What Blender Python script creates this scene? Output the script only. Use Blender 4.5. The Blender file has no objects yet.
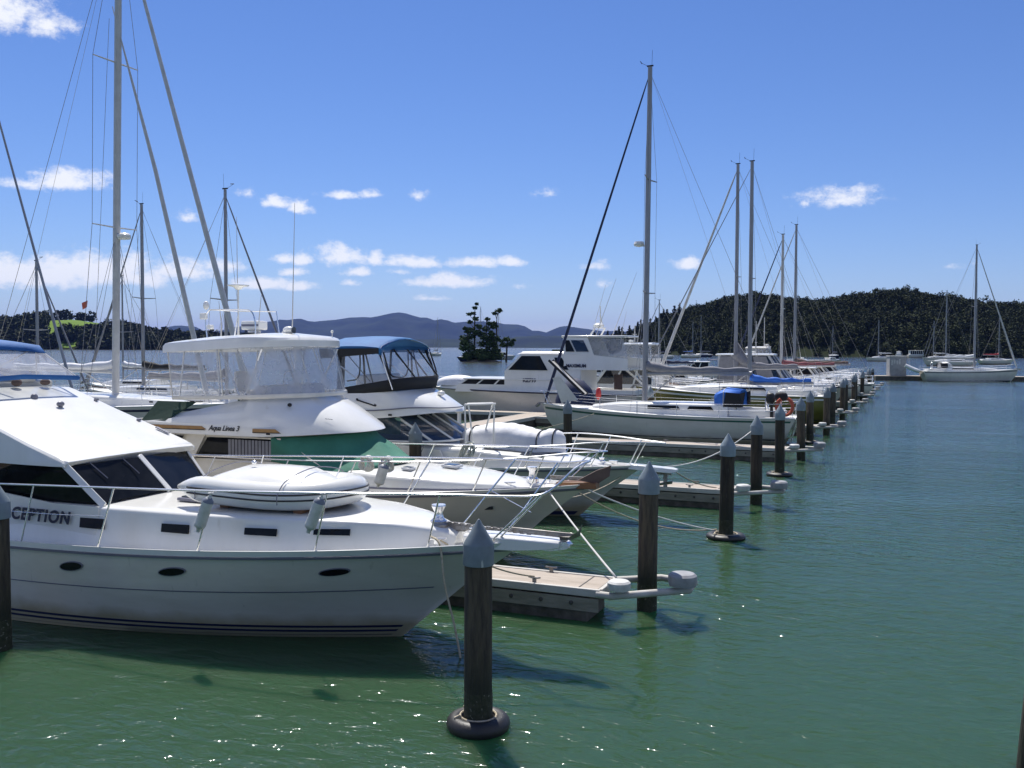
# Marina at the edge of a bay
# main settings of light and air
SUN_E = 5.0
SKY_S = .074
SKY_SAT = 1.12
SKY_TINT = (.77, .85, 1.17)
CLOUD_COL = (10.6, 10.8, 11.3)
WAVE = .8
HAZE_D = 3.2e-5
HAZE_COL = (.2, .34, 1.0)
EXPO = 0.35
import bpy, math, random
import numpy as np
from mathutils import Vector, Matrix, noise
R = math.radians
PI = math.pi
rnd = random.Random(11)
scene = bpy.context.scene
COL = scene.collection
V = Vector

# ------------------------------------------------------------------ camera
CAM = V((4.39, -9.47, 4.2))
FPX, HEAD = 960.0, R(22.9)
PITCH, ROLL = math.atan(37 / 960), R(0.2)
cd = bpy.data.cameras.new('camera')
cd.sensor_width = 36
cd.lens = 36 * FPX / 1024
cd.clip_start = 0.1
cd.clip_end = 40000
cam = bpy.data.objects.new('camera', cd)
COL.objects.link(cam)
cam.matrix_world = (Matrix.Translation(CAM) @ Matrix.Rotation(HEAD, 4, 'Z')
                    @ Matrix.Rotation(PI / 2 - PITCH, 4, 'X') @ Matrix.Rotation(ROLL, 4, 'Z'))
scene.camera = cam


def land(px, depth, py=None):
    """a spot on the land or water at a bearing and distance from the wharf (for far things)"""
    r = (px - 512) / FPX * depth
    x = CAM.x + r * math.cos(HEAD) - depth * math.sin(HEAD)
    y = CAM.y + r * math.sin(HEAD) + depth * math.cos(HEAD)
    if py is None:
        return x, y
    return x, y, CAM.z + (347 + (px - 512) * .0035 - py) / FPX * depth


# ------------------------------------------------------------------ tagging
def tag(o, label=None, cat=None, group=None, kind=None):
    if label: o['label'] = label
    if cat: o['category'] = cat
    if group: o['group'] = group
    if kind: o['kind'] = kind
    return o


def thing(name, label, cat, loc=(0, 0, 0), rz=0, group=None):
    o = bpy.data.objects.new(name, None)
    o.empty_display_size = .3
    COL.objects.link(o)
    o.location = loc
    o.rotation_euler = (0, 0, rz)
    return tag(o, label, cat, group)


def copy_tree(o, parent=None):
    c = o.copy()
    COL.objects.link(c)
    c.parent = parent
    for ch in list(o.children):
        copy_tree(ch, c)
    return c


def base_of(o):
    p = V((0, 0, 0))
    while o is not None:
        p += o.location
        o = o.parent
    return p


# ------------------------------------------------------------------ mesh builder
class MB:
    def __init__(s):
        s.v = []
        s.f = []

    def add(s, vs, fs):
        n = len(s.v)
        s.v += [tuple(p) for p in vs]
        s.f += [tuple(i + n for i in f) for f in fs]
        return s

    def box(s, c, d, rz=0, rx=0, ry=0):
        M = Matrix.Translation(c) @ Matrix.Rotation(rz, 4, 'Z') @ Matrix.Rotation(ry, 4, 'Y') @ Matrix.Rotation(rx, 4, 'X')
        a, b, e = d[0] / 2, d[1] / 2, d[2] / 2
        vs = [M @ V(p) for p in ((-a, -b, -e), (a, -b, -e), (a, b, -e), (-a, b, -e), (-a, -b, e), (a, -b, e), (a, b, e), (-a, b, e))]
        return s.add(vs, [(3, 2, 1, 0), (4, 5, 6, 7), (0, 1, 5, 4), (1, 2, 6, 5), (2, 3, 7, 6), (3, 0, 4, 7)])

    def tube(s, pts, r, n=8, closed=False, sy=1.0):
        pts = [V(p) for p in pts]
        k = len(pts)
        rs = r if isinstance(r, (list, tuple)) else [r] * k
        prev = None
        rings = []
        for i, p in enumerate(pts):
            a = pts[(i - 1) % k] if (closed or i > 0) else p
            b = pts[(i + 1) % k] if (closed or i < k - 1) else p
            t = (b - a)
            if t.length < 1e-9: t = V((0, 0, 1))
            t.normalize()
            if prev is None:
                u = t.cross(V((0, 0, 1)))
                if u.length < 1e-3: u = t.cross(V((1, 0, 0)))
            else:
                u = prev - t * prev.dot(t)
                if u.length < 1e-6: u = t.cross(V((0, 0, 1)))
            u.normalize()
            prev = u
            w = t.cross(u)
            rings.append([p + (u * math.cos(2 * PI * j / n) + w * sy * math.sin(2 * PI * j / n)) * rs[i] for j in range(n)])
        vs = [q for ring in rings for q in ring]
        fs = []
        m = k if closed else k - 1
        for i in range(m):
            i2 = (i + 1) % k
            for j in range(n):
                j2 = (j + 1) % n
                fs.append((i * n + j, i * n + j2, i2 * n + j2, i2 * n + j))
        if not closed:
            fs.append(tuple(range(n - 1, -1, -1)))
            fs.append(tuple((k - 1) * n + j for j in range(n)))
        return s.add(vs, fs)

    def lathe(s, prof, c=(0, 0, 0), n=16, M=None):
        vs, fs = [], []
        M = M or Matrix.Identity(4)
        c = V(c)
        for r, z in prof:
            for j in range(n):
                a = 2 * PI * j / n
                vs.append(c + M @ V((max(r, 1e-4) * math.cos(a), max(r, 1e-4) * math.sin(a), z)))
        for i in range(len(prof) - 1):
            for j in range(n):
                j2 = (j + 1) % n
                fs.append((i * n + j, i * n + j2, (i + 1) * n + j2, (i + 1) * n + j))
        fs.append(tuple(range(n - 1, -1, -1)))
        k = len(prof) - 1
        fs.append(tuple(k * n + j for j in range(n)))
        return s.add(vs, fs)

    def loft(s, rows, closed=False, caps=True):
        m = len(rows[0])
        vs = [p for r in rows for p in r]
        fs = []
        for i in range(len(rows) - 1):
            for j in range(m if closed else m - 1):
                j2 = (j + 1) % m
                fs.append((i * m + j, i * m + j2, (i + 1) * m + j2, (i + 1) * m + j))
        if caps and m > 2:
            fs.append(tuple(range(m - 1, -1, -1)))
            fs.append(tuple((len(rows) - 1) * m + j for j in range(m)))
        return s.add(vs, fs)

    def panel(s, poly, t=.01, side=None):
        """flat polygon given a thickness; side = a point it is pushed away from"""
        poly = [V(p) for p in poly]
        nr = V((0, 0, 0))
        for i in range(len(poly)):
            a, b = poly[i], poly[(i + 1) % len(poly)]
            nr += a.cross(b)
        nr.normalize()
        c = sum(poly, V((0, 0, 0))) / len(poly)
        if side is not None and nr.dot(c - V(side)) < 0:
            nr = -nr
        k = len(poly)
        vs = [p - nr * t * .3 for p in poly] + [p + nr * t * .7 for p in poly]
        fs = [tuple(range(k - 1, -1, -1)), tuple(range(k, 2 * k))]
        for i in range(k):
            j = (i + 1) % k
            fs.append((i, j, k + j, k + i))
        return s.add(vs, fs)

    def blob(s, c, r, nu=12, nv=8, M=None, pw=1.0):
        vs, fs = [], []
        c = V(c)
        M = M or Matrix.Identity(4)
        for i in range(nv + 1):
            th = PI * i / nv
            for j in range(nu):
                a = 2 * PI * j / nu
                sx, sy, sz = math.sin(th) * math.cos(a), math.sin(th) * math.sin(a), math.cos(th)
                g = lambda q: math.copysign(abs(q) ** pw, q)
                vs.append(c + M @ V((r[0] * g(sx), r[1] * g(sy), r[2] * g(sz))))
        for i in range(nv):
            for j in range(nu):
                j2 = (j + 1) % nu
                fs.append((i * nu + j, (i + 1) * nu + j, (i + 1) * nu + j2, i * nu + j2))
        return s.add(vs, fs)

    def build_each(s, name, mat, parent=None, **k):
        """every separate piece becomes an object of its own"""
        par = list(range(len(s.v)))
        def fnd(i):
            while par[i] != i:
                par[i] = par[par[i]]
                i = par[i]
            return i
        for f in s.f:
            for i in f[1:]:
                par[fnd(i)] = fnd(f[0])
        groups = {}
        for f in s.f: groups.setdefault(fnd(f[0]), []).append(f)
        res = []
        for fs in groups.values():
            ids = sorted({i for f in fs for i in f})
            mp = {i: n for n, i in enumerate(ids)}
            m = MB()
            m.v = [s.v[i] for i in ids]
            m.f = [tuple(mp[i] for i in f) for f in fs]
            res.append(m.build(name, mat, parent, **k))
        return res

    def build(s, name, mat, parent=None, smooth=40, bevel=0, kind=None, label=None):
        me = bpy.data.meshes.new(name)
        off = base_of(parent) if parent is not None else V((0, 0, 0))
        me.from_pydata([(p[0] - off.x, p[1] - off.y, p[2] - off.z) for p in s.v], [], s.f)
        me.validate()
        import bmesh
        bm = bmesh.new()
        bm.from_mesh(me)
        bmesh.ops.remove_doubles(bm, verts=bm.verts, dist=1e-5)
        bmesh.ops.recalc_face_normals(bm, faces=bm.faces)
        bm.to_mesh(me)
        bm.free()
        if smooth:
            me.polygons.foreach_set('use_smooth', [True] * len(me.polygons))
            me.set_sharp_from_angle(angle=R(smooth))
        o = bpy.data.objects.new(name, me)
        COL.objects.link(o)
        if mat is not None: me.materials.append(mat)
        if parent is not None: o.parent = parent
        if bevel:
            b = o.modifiers.new('bevel', 'BEVEL')
            b.width = bevel
            b.segments = 2
            b.limit_method = 'ANGLE'
            b.angle_limit = R(35)
        if kind: o['kind'] = kind
        if label: o['label'] = label
        return o


def lerp(a, b, t): return a + (b - a) * t


def sst(a, b, x):
    t = min(1, max(0, (x - a) / (b - a)))
    return t * t * (3 - 2 * t)


def interp(tab, x):
    if x <= tab[0][0]: return tab[0][1]
    for (a, b), (c, d) in zip(tab, tab[1:]):
        if x <= c: return lerp(b, d, (x - a) / (c - a))
    return tab[-1][1]


def curve_pts(ctrl, n=8, closed=False):
    """Catmull-Rom through control points"""
    P = [V(p) for p in ctrl]
    out = []
    k = len(P)
    segs = k if closed else k - 1
    for i in range(segs):
        p1, p2 = P[i], P[(i + 1) % k]
        p0 = P[i - 1] if (i > 0 or closed) else p1 * 2 - p2
        p3 = P[(i + 2) % k] if (i < k - 2 or closed) else p2 * 2 - p1
        for j in range(n):
            t = j / n
            out.append(.5 * ((2 * p1) + (p2 - p0) * t + (2 * p0 - 5 * p1 + 4 * p2 - p3) * t * t + (3 * p1 - p0 - 3 * p2 + p3) * t ** 3))
    if not closed: out.append(P[-1])
    return out


def sag(a, b, d, n=14):
    a, b = V(a), V(b)
    return [a.lerp(b, i / n) - V((0, 0, d * 4 * (i / n) * (1 - i / n))) for i in range(n + 1)]


# ------------------------------------------------------------------ materials
def nodes(name):
    m = bpy.data.materials.new(name)
    m.use_nodes = True
    nt = m.node_tree
    return m, nt, nt.nodes['Principled BSDF'], nt.nodes['Material Output']


def mat(name, col, rough=.5, metal=0, spec=.5, var=None, vs=3, stretch=(1, 1, 1), bump=0, bs=40, coat=0, bstretch=None):
    """var = second colour mixed in by noise of scale vs"""
    m, nt, b, out = nodes(name)
    L = nt.links
    b.inputs['Base Color'].default_value = (*col, 1)
    b.inputs['Roughness'].default_value = rough
    b.inputs['Metallic'].default_value = metal
    b.inputs['Specular IOR Level'].default_value = spec
    if coat:
        b.inputs['Coat Weight'].default_value = coat
        b.inputs['Coat Roughness'].default_value = .08
    if var or bump:
        tc = nt.nodes.new('ShaderNodeTexCoord')
        mp = nt.nodes.new('ShaderNodeMapping')
        mp.inputs['Scale'].default_value = stretch
        L.new(tc.outputs['Object'], mp.inputs['Vector'])
    if var:
        n = nt.nodes.new('ShaderNodeTexNoise')
        n.inputs['Scale'].default_value = vs
        n.inputs['Detail'].default_value = 6
        n.inputs['Roughness'].default_value = .65
        L.new(mp.outputs[0], n.inputs['Vector'])
        r = nt.nodes.new('ShaderNodeMapRange')
        r.inputs['From Min'].default_value = .38
        r.inputs['From Max'].default_value = .66
        L.new(n.outputs['Fac'], r.inputs['Value'])
        x = nt.nodes.new('ShaderNodeMix')
        x.data_type = 'RGBA'
        x.inputs['A'].default_value = (*col, 1)
        x.inputs['B'].default_value = (*var, 1)
        L.new(r.outputs[0], x.inputs['Factor'])
        L.new(x.outputs['Result'], b.inputs['Base Color'])
    if bump:
        n2 = nt.nodes.new('ShaderNodeTexNoise')
        n2.inputs['Scale'].default_value = bs
        n2.inputs['Detail'].default_value = 4
        if bstretch:
            mp2 = nt.nodes.new('ShaderNodeMapping')
            mp2.inputs['Scale'].default_value = bstretch
            L.new(tc.outputs['Object'], mp2.inputs['Vector'])
            L.new(mp2.outputs[0], n2.inputs['Vector'])
        else:
            L.new(mp.outputs[0], n2.inputs['Vector'])
        bp = nt.nodes.new('ShaderNodeBump')
        bp.inputs['Strength'].default_value = bump
        bp.inputs['Distance'].default_value = .02
        L.new(n2.outputs['Fac'], bp.inputs['Height'])
        L.new(bp.outputs[0], b.inputs['Normal'])
    return m


def clear_mat(name, tint, alpha, rough=.12, bump=.25):
    """clear vinyl or glass: part see-through, part dull film, with a gloss"""
    m, nt, b, out = nodes(name)
    L = nt.links
    b.inputs['Base Color'].default_value = (*tint, 1)
    b.inputs['Roughness'].default_value = rough
    tr = nt.nodes.new('ShaderNodeBsdfTransparent')
    tr.inputs['Color'].default_value = (.93, .95, .97, 1)
    mx = nt.nodes.new('ShaderNodeMixShader')
    tc = nt.nodes.new('ShaderNodeTexCoord')
    n = nt.nodes.new('ShaderNodeTexNoise')
    n.inputs['Scale'].default_value = 2.2
    n.inputs['Detail'].default_value = 3
    L.new(tc.outputs['Object'], n.inputs['Vector'])
    r = nt.nodes.new('ShaderNodeMapRange')
    r.inputs['From Min'].default_value = .3
    r.inputs['From Max'].default_value = .7
    r.inputs['To Min'].default_value = max(0, alpha - .12)
    r.inputs['To Max'].default_value = min(1, alpha + .12)
    L.new(n.outputs['Fac'], r.inputs['Value'])
    L.new(r.outputs[0], mx.inputs['Fac'])
    L.new(tr.outputs[0], mx.inputs[1])
    L.new(b.outputs[0], mx.inputs[2])
    L.new(mx.outputs[0], out.inputs['Surface'])
    if bump:
        bp = nt.nodes.new('ShaderNodeBump')
        bp.inputs['Strength'].default_value = bump
        bp.inputs['Distance'].default_value = .1
        L.new(n.outputs['Fac'], bp.inputs['Height'])
        L.new(bp.outputs[0], b.inputs['Normal'])
    return m


M = {}
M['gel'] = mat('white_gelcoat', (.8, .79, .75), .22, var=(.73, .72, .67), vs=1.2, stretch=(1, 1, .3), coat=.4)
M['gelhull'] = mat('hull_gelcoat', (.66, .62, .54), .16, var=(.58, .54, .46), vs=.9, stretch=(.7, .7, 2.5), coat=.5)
M['cream'] = mat('cream_gelcoat', (.72, .69, .62), .3, var=(.62, .59, .52), vs=1.5, coat=.3)
M['deck'] = mat('nonskid_deck', (.76, .75, .73), .6, var=(.66, .65, .62), vs=2.5, bump=.12, bs=120)
M['grey_gel'] = mat('grey_gelcoat', (.5, .51, .53), .3, var=(.44, .45, .47), vs=1.4)
M['glass'] = mat('tinted_glass', (.012, .014, .018), .03, spec=.8, var=(.03, .032, .036), vs=1.3)
M['blueglass'] = clear_mat('blue_tinted_glass', (.02, .04, .08), .72, .04, 0)
M['vinyl'] = clear_mat('clear_vinyl', (.58, .59, .64), .35, .1, .5)
M['vinyl2'] = clear_mat('clear_vinyl_thin', (.55, .57, .62), .2, .1, .3)
M['steel'] = mat('stainless_steel', (.82, .82, .82), .27, metal=.85)
M['darkglass'] = mat('black_window_glass', (.007, .008, .009), .025, spec=.16, var=(.014, .015, .017), vs=3)
M['collar'] = mat('fender_collar', (.16, .18, .22), .5)
M['galv'] = mat('galvanised_metal', (.33, .33, .33), .5, metal=.7, var=(.2, .17, .14), vs=9)
M['alu'] = mat('mast_aluminium', (.31, .31, .32), .42, metal=.45, var=(.25, .25, .26), vs=1.5, stretch=(4, 4, .4))
M['whitemast'] = mat('white_painted_spar', (.58, .57, .55), .35, var=(.48, .47, .45), vs=2)
M['blue'] = mat('blue_canvas', (.012, .09, .29), .75, var=(.02, .12, .34), vs=2.5, bump=.3, bs=14)
M['teal'] = mat('teal_blue_canvas', (.012, .1, .29), .75, var=(.02, .14, .34), vs=2, bump=.25, bs=10)
M['royal'] = mat('royal_blue_canvas', (.02, .12, .5), .7, var=(.03, .17, .6), vs=3, bump=.4, bs=9)
M['navy'] = mat('navy_canvas', (.012, .02, .06), .75, var=(.02, .03, .08), vs=3, bump=.3, bs=12)
M['green'] = mat('green_canvas', (.03, .15, .1), .8, var=(.04, .19, .13), vs=1.6, bump=.5, bs=5)
M['dkgreen'] = mat('dark_green_canvas', (.006, .032, .02), .8, bump=.3, bs=9)
M['palegreen'] = mat('pale_green_curtain', (.2, .36, .3), .8, var=(.15, .29, .24), vs=5, stretch=(6, 1, .3))
M['greycanvas'] = mat('grey_canvas', (.24, .24, .26), .8, var=(.19, .19, .21), vs=4, bump=.4, bs=10)
M['whitecanvas'] = mat('white_canvas', (.72, .72, .73), .7, var=(.62, .62, .64), vs=4, bump=.8, bs=6)
M['maroon'] = mat('maroon_canvas', (.2, .06, .07), .8, var=(.26, .09, .1), vs=3, bump=.3, bs=9)
M['brown'] = mat('brown_canvas', (.12, .08, .07), .8, var=(.16, .11, .09), vs=3, bump=.3, bs=9)
M['black'] = mat('black_rubber', (.012, .012, .013), .5, var=(.022, .021, .02), vs=9, bump=.15, bs=30)
M['blackcanvas'] = mat('black_canvas', (.012, .013, .016), .8, bump=.3, bs=12)
M['antifoul'] = mat('dark_antifouling', (.012, .016, .03), .6, var=(.02, .03, .02), vs=4)
M['navystripe'] = mat('navy_stripe', (.01, .015, .05), .35)
M['greystripe'] = mat('grey_rubbing_strip', (.16, .16, .2), .4)
M['gold'] = mat('gold_stripe', (.34, .19, .06), .45, var=(.26, .14, .05), vs=8)
M['greenstripe'] = mat('green_stripe', (.02, .09, .06), .4)
M['olive'] = mat('olive_hull_paint', (.17, .15, .025), .35, var=(.13, .12, .02), vs=2, coat=.2)
M['teak'] = mat('teak_wood', (.26, .12, .05), .5, var=(.17, .08, .035), vs=6, stretch=(.3, 5, 5))
M['red'] = mat('red_plastic', (.42, .03, .03), .5)
M['orange'] = mat('orange_lifebuoy', (.55, .1, .04), .55, var=(.46, .08, .04), vs=5)
M['rope'] = mat('mooring_rope', (.5, .44, .33), .85, var=(.36, .3, .2), vs=20, bump=.6, bs=70)
M['ropewhite'] = mat('white_rope', (.66, .65, .62), .85, bump=.6, bs=70)
M['fender'] = mat('white_fender_vinyl', (.66, .66, .6), .4, var=(.5, .5, .43), vs=6)
M['pile'] = mat('weathered_timber_pile', (.095, .074, .046), .85, var=(.025, .02, .017), vs=3.5, stretch=(4, 4, .5), bump=.9, bs=22, bstretch=(3, 3, .25))
M['pilecap'] = mat('grey_plastic_cap', (.2, .245, .27), .5, var=(.15, .185, .2), vs=4)
M['weed'] = mat('weed_band', (.022, .028, .012), .9, var=(.05, .05, .03), vs=14, bump=.8, bs=40)
M['pontoondeck'] = mat('pontoon_boards', (.42, .36, .3), .85, var=(.32, .27, .22), vs=2.2, stretch=(.5, 2, 1), bump=.25, bs=60)
M['waler'] = mat('pale_pontoon_edge', (.52, .5, .46), .7, var=(.4, .38, .34), vs=3, stretch=(.5, 2, 2), bump=.2, bs=30)
M['fascia'] = mat('grey_side_board', (.27, .25, .2), .85, var=(.17, .16, .12), vs=4, stretch=(.4, 2, 2), bump=.3, bs=30)
M['float'] = mat('dark_concrete_float', (.13, .115, .09), .85, var=(.05, .048, .035), vs=3, bump=.4, bs=25)
M['bumper'] = mat('white_bumper_wheel', (.6, .6, .58), .55, var=(.42, .41, .38), vs=6)
M['greybumper'] = mat('grey_bumper_wheel', (.3, .31, .32), .6, var=(.22, .22, .23), vs=6)
M['stone'] = mat('grey_painted_shed', (.36, .36, .36), .7, var=(.27, .27, .27), vs=2)
M['bolt'] = mat('dark_bolt_heads', (.05, .045, .04), .6)


def tide(m, z0, z1, col, scale, noise_amt=.25, lo=.45, hi=.6):
    """a stain below a ragged tide line on the thing (its own height z in metres)"""
    nt = m.node_tree
    L = nt.links
    b = nt.nodes['Principled BSDF']
    src = b.inputs['Base Color'].links[0].from_socket
    tc = nt.nodes.new('ShaderNodeTexCoord')
    sp = nt.nodes.new('ShaderNodeSeparateXYZ')
    L.new(tc.outputs['Object'], sp.inputs[0])
    n = nt.nodes.new('ShaderNodeTexNoise')
    n.inputs['Scale'].default_value = scale
    n.inputs['Detail'].default_value = 5
    L.new(tc.outputs['Object'], n.inputs['Vector'])
    ad = nt.nodes.new('ShaderNodeMath')
    ad.operation = 'MULTIPLY_ADD'
    ad.inputs[1].default_value = -noise_amt
    L.new(n.outputs['Fac'], ad.inputs[0])
    L.new(sp.outputs['Z'], ad.inputs[2])
    r = nt.nodes.new('ShaderNodeMapRange')
    r.inputs['From Min'].default_value = z0 - noise_amt * .5
    r.inputs['From Max'].default_value = z1 - noise_amt * .5
    r.inputs['To Min'].default_value = 1
    r.inputs['To Max'].default_value = 0
    L.new(ad.outputs[0], r.inputs['Value'])
    x = nt.nodes.new('ShaderNodeMix')
    x.data_type = 'RGBA'
    x.inputs['B'].default_value = (*col, 1)
    L.new(src, x.inputs['A'])
    L.new(r.outputs[0], x.inputs['Factor'])
    L.new(x.outputs['Result'], b.inputs['Base Color'])


def each_different(m, amt=.35):
    """copies of a thing weather differently"""
    nt = m.node_tree
    L = nt.links
    b = nt.nodes['Principled BSDF']
    src = b.inputs['Base Color'].links[0].from_socket
    oi = nt.nodes.new('ShaderNodeObjectInfo')
    r = nt.nodes.new('ShaderNodeMapRange')
    r.inputs['To Min'].default_value = 1 - amt
    r.inputs['To Max'].default_value = 1 + amt
    L.new(oi.outputs['Random'], r.inputs['Value'])
    h = nt.nodes.new('ShaderNodeHueSaturation')
    L.new(src, h.inputs['Color'])
    L.new(r.outputs[0], h.inputs['Value'])
    L.new(h.outputs[0], b.inputs['Base Color'])


def specks(m, col, scale, thr, stretch=(1, 1, 1), amount=.9):
    """sparse marks: droppings, scuffs, barnacles"""
    nt = m.node_tree
    L = nt.links
    b = nt.nodes['Principled BSDF']
    src = b.inputs['Base Color'].links[0].from_socket
    tc = nt.nodes.new('ShaderNodeTexCoord')
    mp = nt.nodes.new('ShaderNodeMapping')
    mp.inputs['Scale'].default_value = stretch
    oi = nt.nodes.new('ShaderNodeObjectInfo')
    mu = nt.nodes.new('ShaderNodeMath')
    mu.operation = 'MULTIPLY'
    mu.inputs[1].default_value = 37
    L.new(oi.outputs['Random'], mu.inputs[0])
    L.new(tc.outputs['Object'], mp.inputs[0])
    n = nt.nodes.new('ShaderNodeTexNoise')
    n.noise_dimensions = '4D'
    n.inputs['Scale'].default_value = scale
    n.inputs['Detail'].default_value = 3
    L.new(mu.outputs[0], n.inputs['W'])
    L.new(mp.outputs[0], n.inputs['Vector'])
    r = nt.nodes.new('ShaderNodeMapRange')
    r.inputs['From Min'].default_value = thr
    r.inputs['From Max'].default_value = thr + .05
    r.inputs['To Max'].default_value = amount
    L.new(n.outputs['Fac'], r.inputs['Value'])
    x = nt.nodes.new('ShaderNodeMix')
    x.data_type = 'RGBA'
    x.inputs['B'].default_value = (*col, 1)
    L.new(src, x.inputs['A'])
    L.new(r.outputs[0], x.inputs['Factor'])
    L.new(x.outputs['Result'], b.inputs['Base Color'])


each_different(M['pile'], .4)
specks(M['pile'], (.16, .14, .1), 9, .66, (1.6, 1.6, .25), .55)
tide(M['pile'], .5, .95, (.02, .022, .012), 7, .3)
each_different(M['pilecap'], .22)
specks(M['pilecap'], (.55, .55, .5), 6, .66, (2.2, 2.2, .45), .8)
specks(M['weed'], (.2, .19, .15), 26, .62, (1, 1, 1), .7)
tide(M['gelhull'], .2, .4, (.36, .31, .2), 2.2, .22)
specks(M['gelhull'], (.42, .39, .32), 3.2, .66, (3.5, 3.5, .22), .35)
specks(M['gel'], (.55, .52, .44), 2.6, .69, (2.5, 2.5, .8), .35)
# ------------------------------------------------------------------ light and sky
SUN_EL = R(59)
sun_h = V((-.63, .777, 0)).normalized()
to_sun = V((sun_h.x * math.cos(SUN_EL), sun_h.y * math.cos(SUN_EL), math.sin(SUN_EL)))
sl = bpy.data.lights.new('sun', 'SUN')
sl.energy = SUN_E
sl.angle = R(.5)
sl.color = (1, .965, .9)
so = bpy.data.objects.new('sun', sl)
so.rotation_euler = (-to_sun).to_track_quat('-Z', 'Y').to_euler()
so.location = (0, 0, 60)
COL.objects.link(so)

w = bpy.data.worlds.new('World')
scene.world = w
w.use_nodes = True
nt = w.node_tree
bg = nt.nodes['Background']
sky = nt.nodes.new('ShaderNodeTexSky')
sky.sky_type = 'NISHITA'
sky.sun_disc = False
sky.sun_elevation = SUN_EL
sky.sun_rotation = math.atan2(sun_h.x, sun_h.y)
sky.altitude = 0
sky.air_density = 1.0
sky.dust_density = .08
sky.ozone_density = 2.6
Ln = nt.links


def nmath(op, a, b=None, c=None):
    n = nt.nodes.new('ShaderNodeMath')
    n.operation = op
    for i, q in enumerate((a, b, c)):
        if q is None: continue
        if isinstance(q, (int, float)): n.inputs[i].default_value = q
        else: Ln.new(q, n.inputs[i])
    return n.outputs[0]


# clouds: flat fair-weather cumulus placed by compass bearing and height above the horizon
tc = nt.nodes.new('ShaderNodeTexCoord')
sep = nt.nodes.new('ShaderNodeSeparateXYZ')
Ln.new(tc.outputs['Generated'], sep.inputs[0])
az = nmath('ARCTAN2', sep.outputs['X'], sep.outputs['Y'])
el = nmath('ARCSINE', sep.outputs['Z'])
ns = nt.nodes.new('ShaderNodeTexNoise')
ns.inputs['Scale'].default_value = 34
ns.inputs['Detail'].default_value = 9
ns.inputs['Roughness'].default_value = .68
mpn = nt.nodes.new('ShaderNodeMapping')
mpn.inputs['Scale'].default_value = (1, 1, 1.5)
Ln.new(tc.outputs['Generated'], mpn.inputs[0])
Ln.new(mpn.outputs[0], ns.inputs['Vector'])
CLOUDS = [(0, 14, 62, 27, 1.0), (42, 30, 34, 14, .62), (70, 186, 40, 11, 1.0), (30, 188, 28, 6, .7), (30, 278, 75, 17, 1.15), (95, 272, 60, 17, 1.1), (185, 273, 36, 12, 1.05),
          (140, 282, 40, 9, .9), (230, 268, 22, 9, .85), (276, 205, 16, 7, .9), (301, 210, 12, 7, .9), (346, 198, 18, 5, .75), (368, 197, 14, 5, .7), (340, 259, 27, 12, 1.15), (305, 262, 14, 7, .95),
          (284, 261, 14, 6, .85), (355, 273, 15, 6, 1.0), (292, 274, 16, 5, .95), (262, 286, 32, 7, 1.0), (300, 288, 18, 5, .9), (412, 264, 28, 8, 1.0), (398, 273, 15, 5, .85),
          (376, 261, 9, 8, .75), (473, 264, 27, 7, 1.05), (511, 263, 16, 6, 1.0), (452, 283, 44, 8, 1.1), (430, 299, 20, 4, .8), (350, 284, 10, 4, .7), (840, 201, 36, 12, .82),
          (803, 203, 16, 8, .62), (685, 265, 14, 7, 1.0), (592, 267, 12, 6, .62), (600, 285, 10, 5, .55), (520, 286, 12, 4, .55), (945, 265, 15, 5, .4), (190, 220, 12, 6, .5),
          (1150, 240, 60, 14, .9), (1320, 280, 120, 14, 1.0), (-160, 275, 110, 18, 1.1), (-260, 190, 70, 16, .9), (250, 196, 12, 5, .45), (418, 199, 10, 5, .4), (545, 195, 10, 4, .3)]
mask = None


def vmath(op, a, b=None, c=None):
    n = nt.nodes.new('ShaderNodeVectorMath')
    n.operation = op
    for i, q in enumerate((a, b, c)):
        if q is None: continue
        if isinstance(q, tuple): n.inputs[i].default_value = q
        else: Ln.new(q, n.inputs[i])
    return n.outputs['Value' if op == 'LENGTH' else 'Vector']


cmb = nt.nodes.new('ShaderNodeCombineXYZ')
Ln.new(az, cmb.inputs[0])
Ln.new(el, cmb.inputs[1])
# unseen cloud banks added behind the camera and overhead to neutralise blue fill: (degrees clockwise from the camera heading, height, half width, half height, strength)
REAR_FILL = [(105, 20, 22, 8, 1.0), (140, 32, 20, 11, 1.05), (150, 12, 26, 6, 1.0), (-120, 26, 24, 11, 1.05), (-80, 16, 20, 6, .9), (-95, 45, 20, 10, .9), (80, 38, 18, 9, .9), (115, 55, 26, 10, 1.0), (-145, 50, 30, 11, 1.0), (165, 52, 26, 12, 1.0)]
for ba, be, rw_, rh_, s in REAR_FILL:
    ca = -HEAD + R(ba)
    kx, ky = 1 / R(rw_), 1 / R(rh_)
    d = vmath('MULTIPLY_ADD', cmb.outputs[0], (kx, ky, 0), (-ca * kx, -R(be) * ky, 0))
    m_ = nmath('MULTIPLY_ADD', vmath('LENGTH', d), -s * 1.3, s * 1.3)
    mask = m_ if mask is None else nmath('MAXIMUM', mask, m_)
for px, py, rx, ry, s in CLOUDS:
    ca = -HEAD + math.atan((px - 512) / FPX)
    ce = math.atan((347 - py) / math.hypot(FPX, px - 512))
    k = math.cos(math.atan((px - 512) / FPX))
    kx, ky = FPX / rx / k * .8, FPX / ry * .68
    d = vmath('MULTIPLY_ADD', cmb.outputs[0], (kx, ky, 0), (-ca * kx, -ce * ky, 0))
    # flatter below than above
    d = vmath('MAXIMUM', d, vmath('MULTIPLY', d, (-1, -1.7, 1)))
    m_ = nmath('MULTIPLY_ADD', vmath('LENGTH', d), -s, s)
    mask = m_ if mask is None else nmath('MAXIMUM', mask, m_)
nz = nmath('MULTIPLY', nmath('SUBTRACT', ns.outputs['Fac'], .5), 2.3)
cm = nmath('ADD', nmath('MAXIMUM', mask, -.6), nz)
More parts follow.
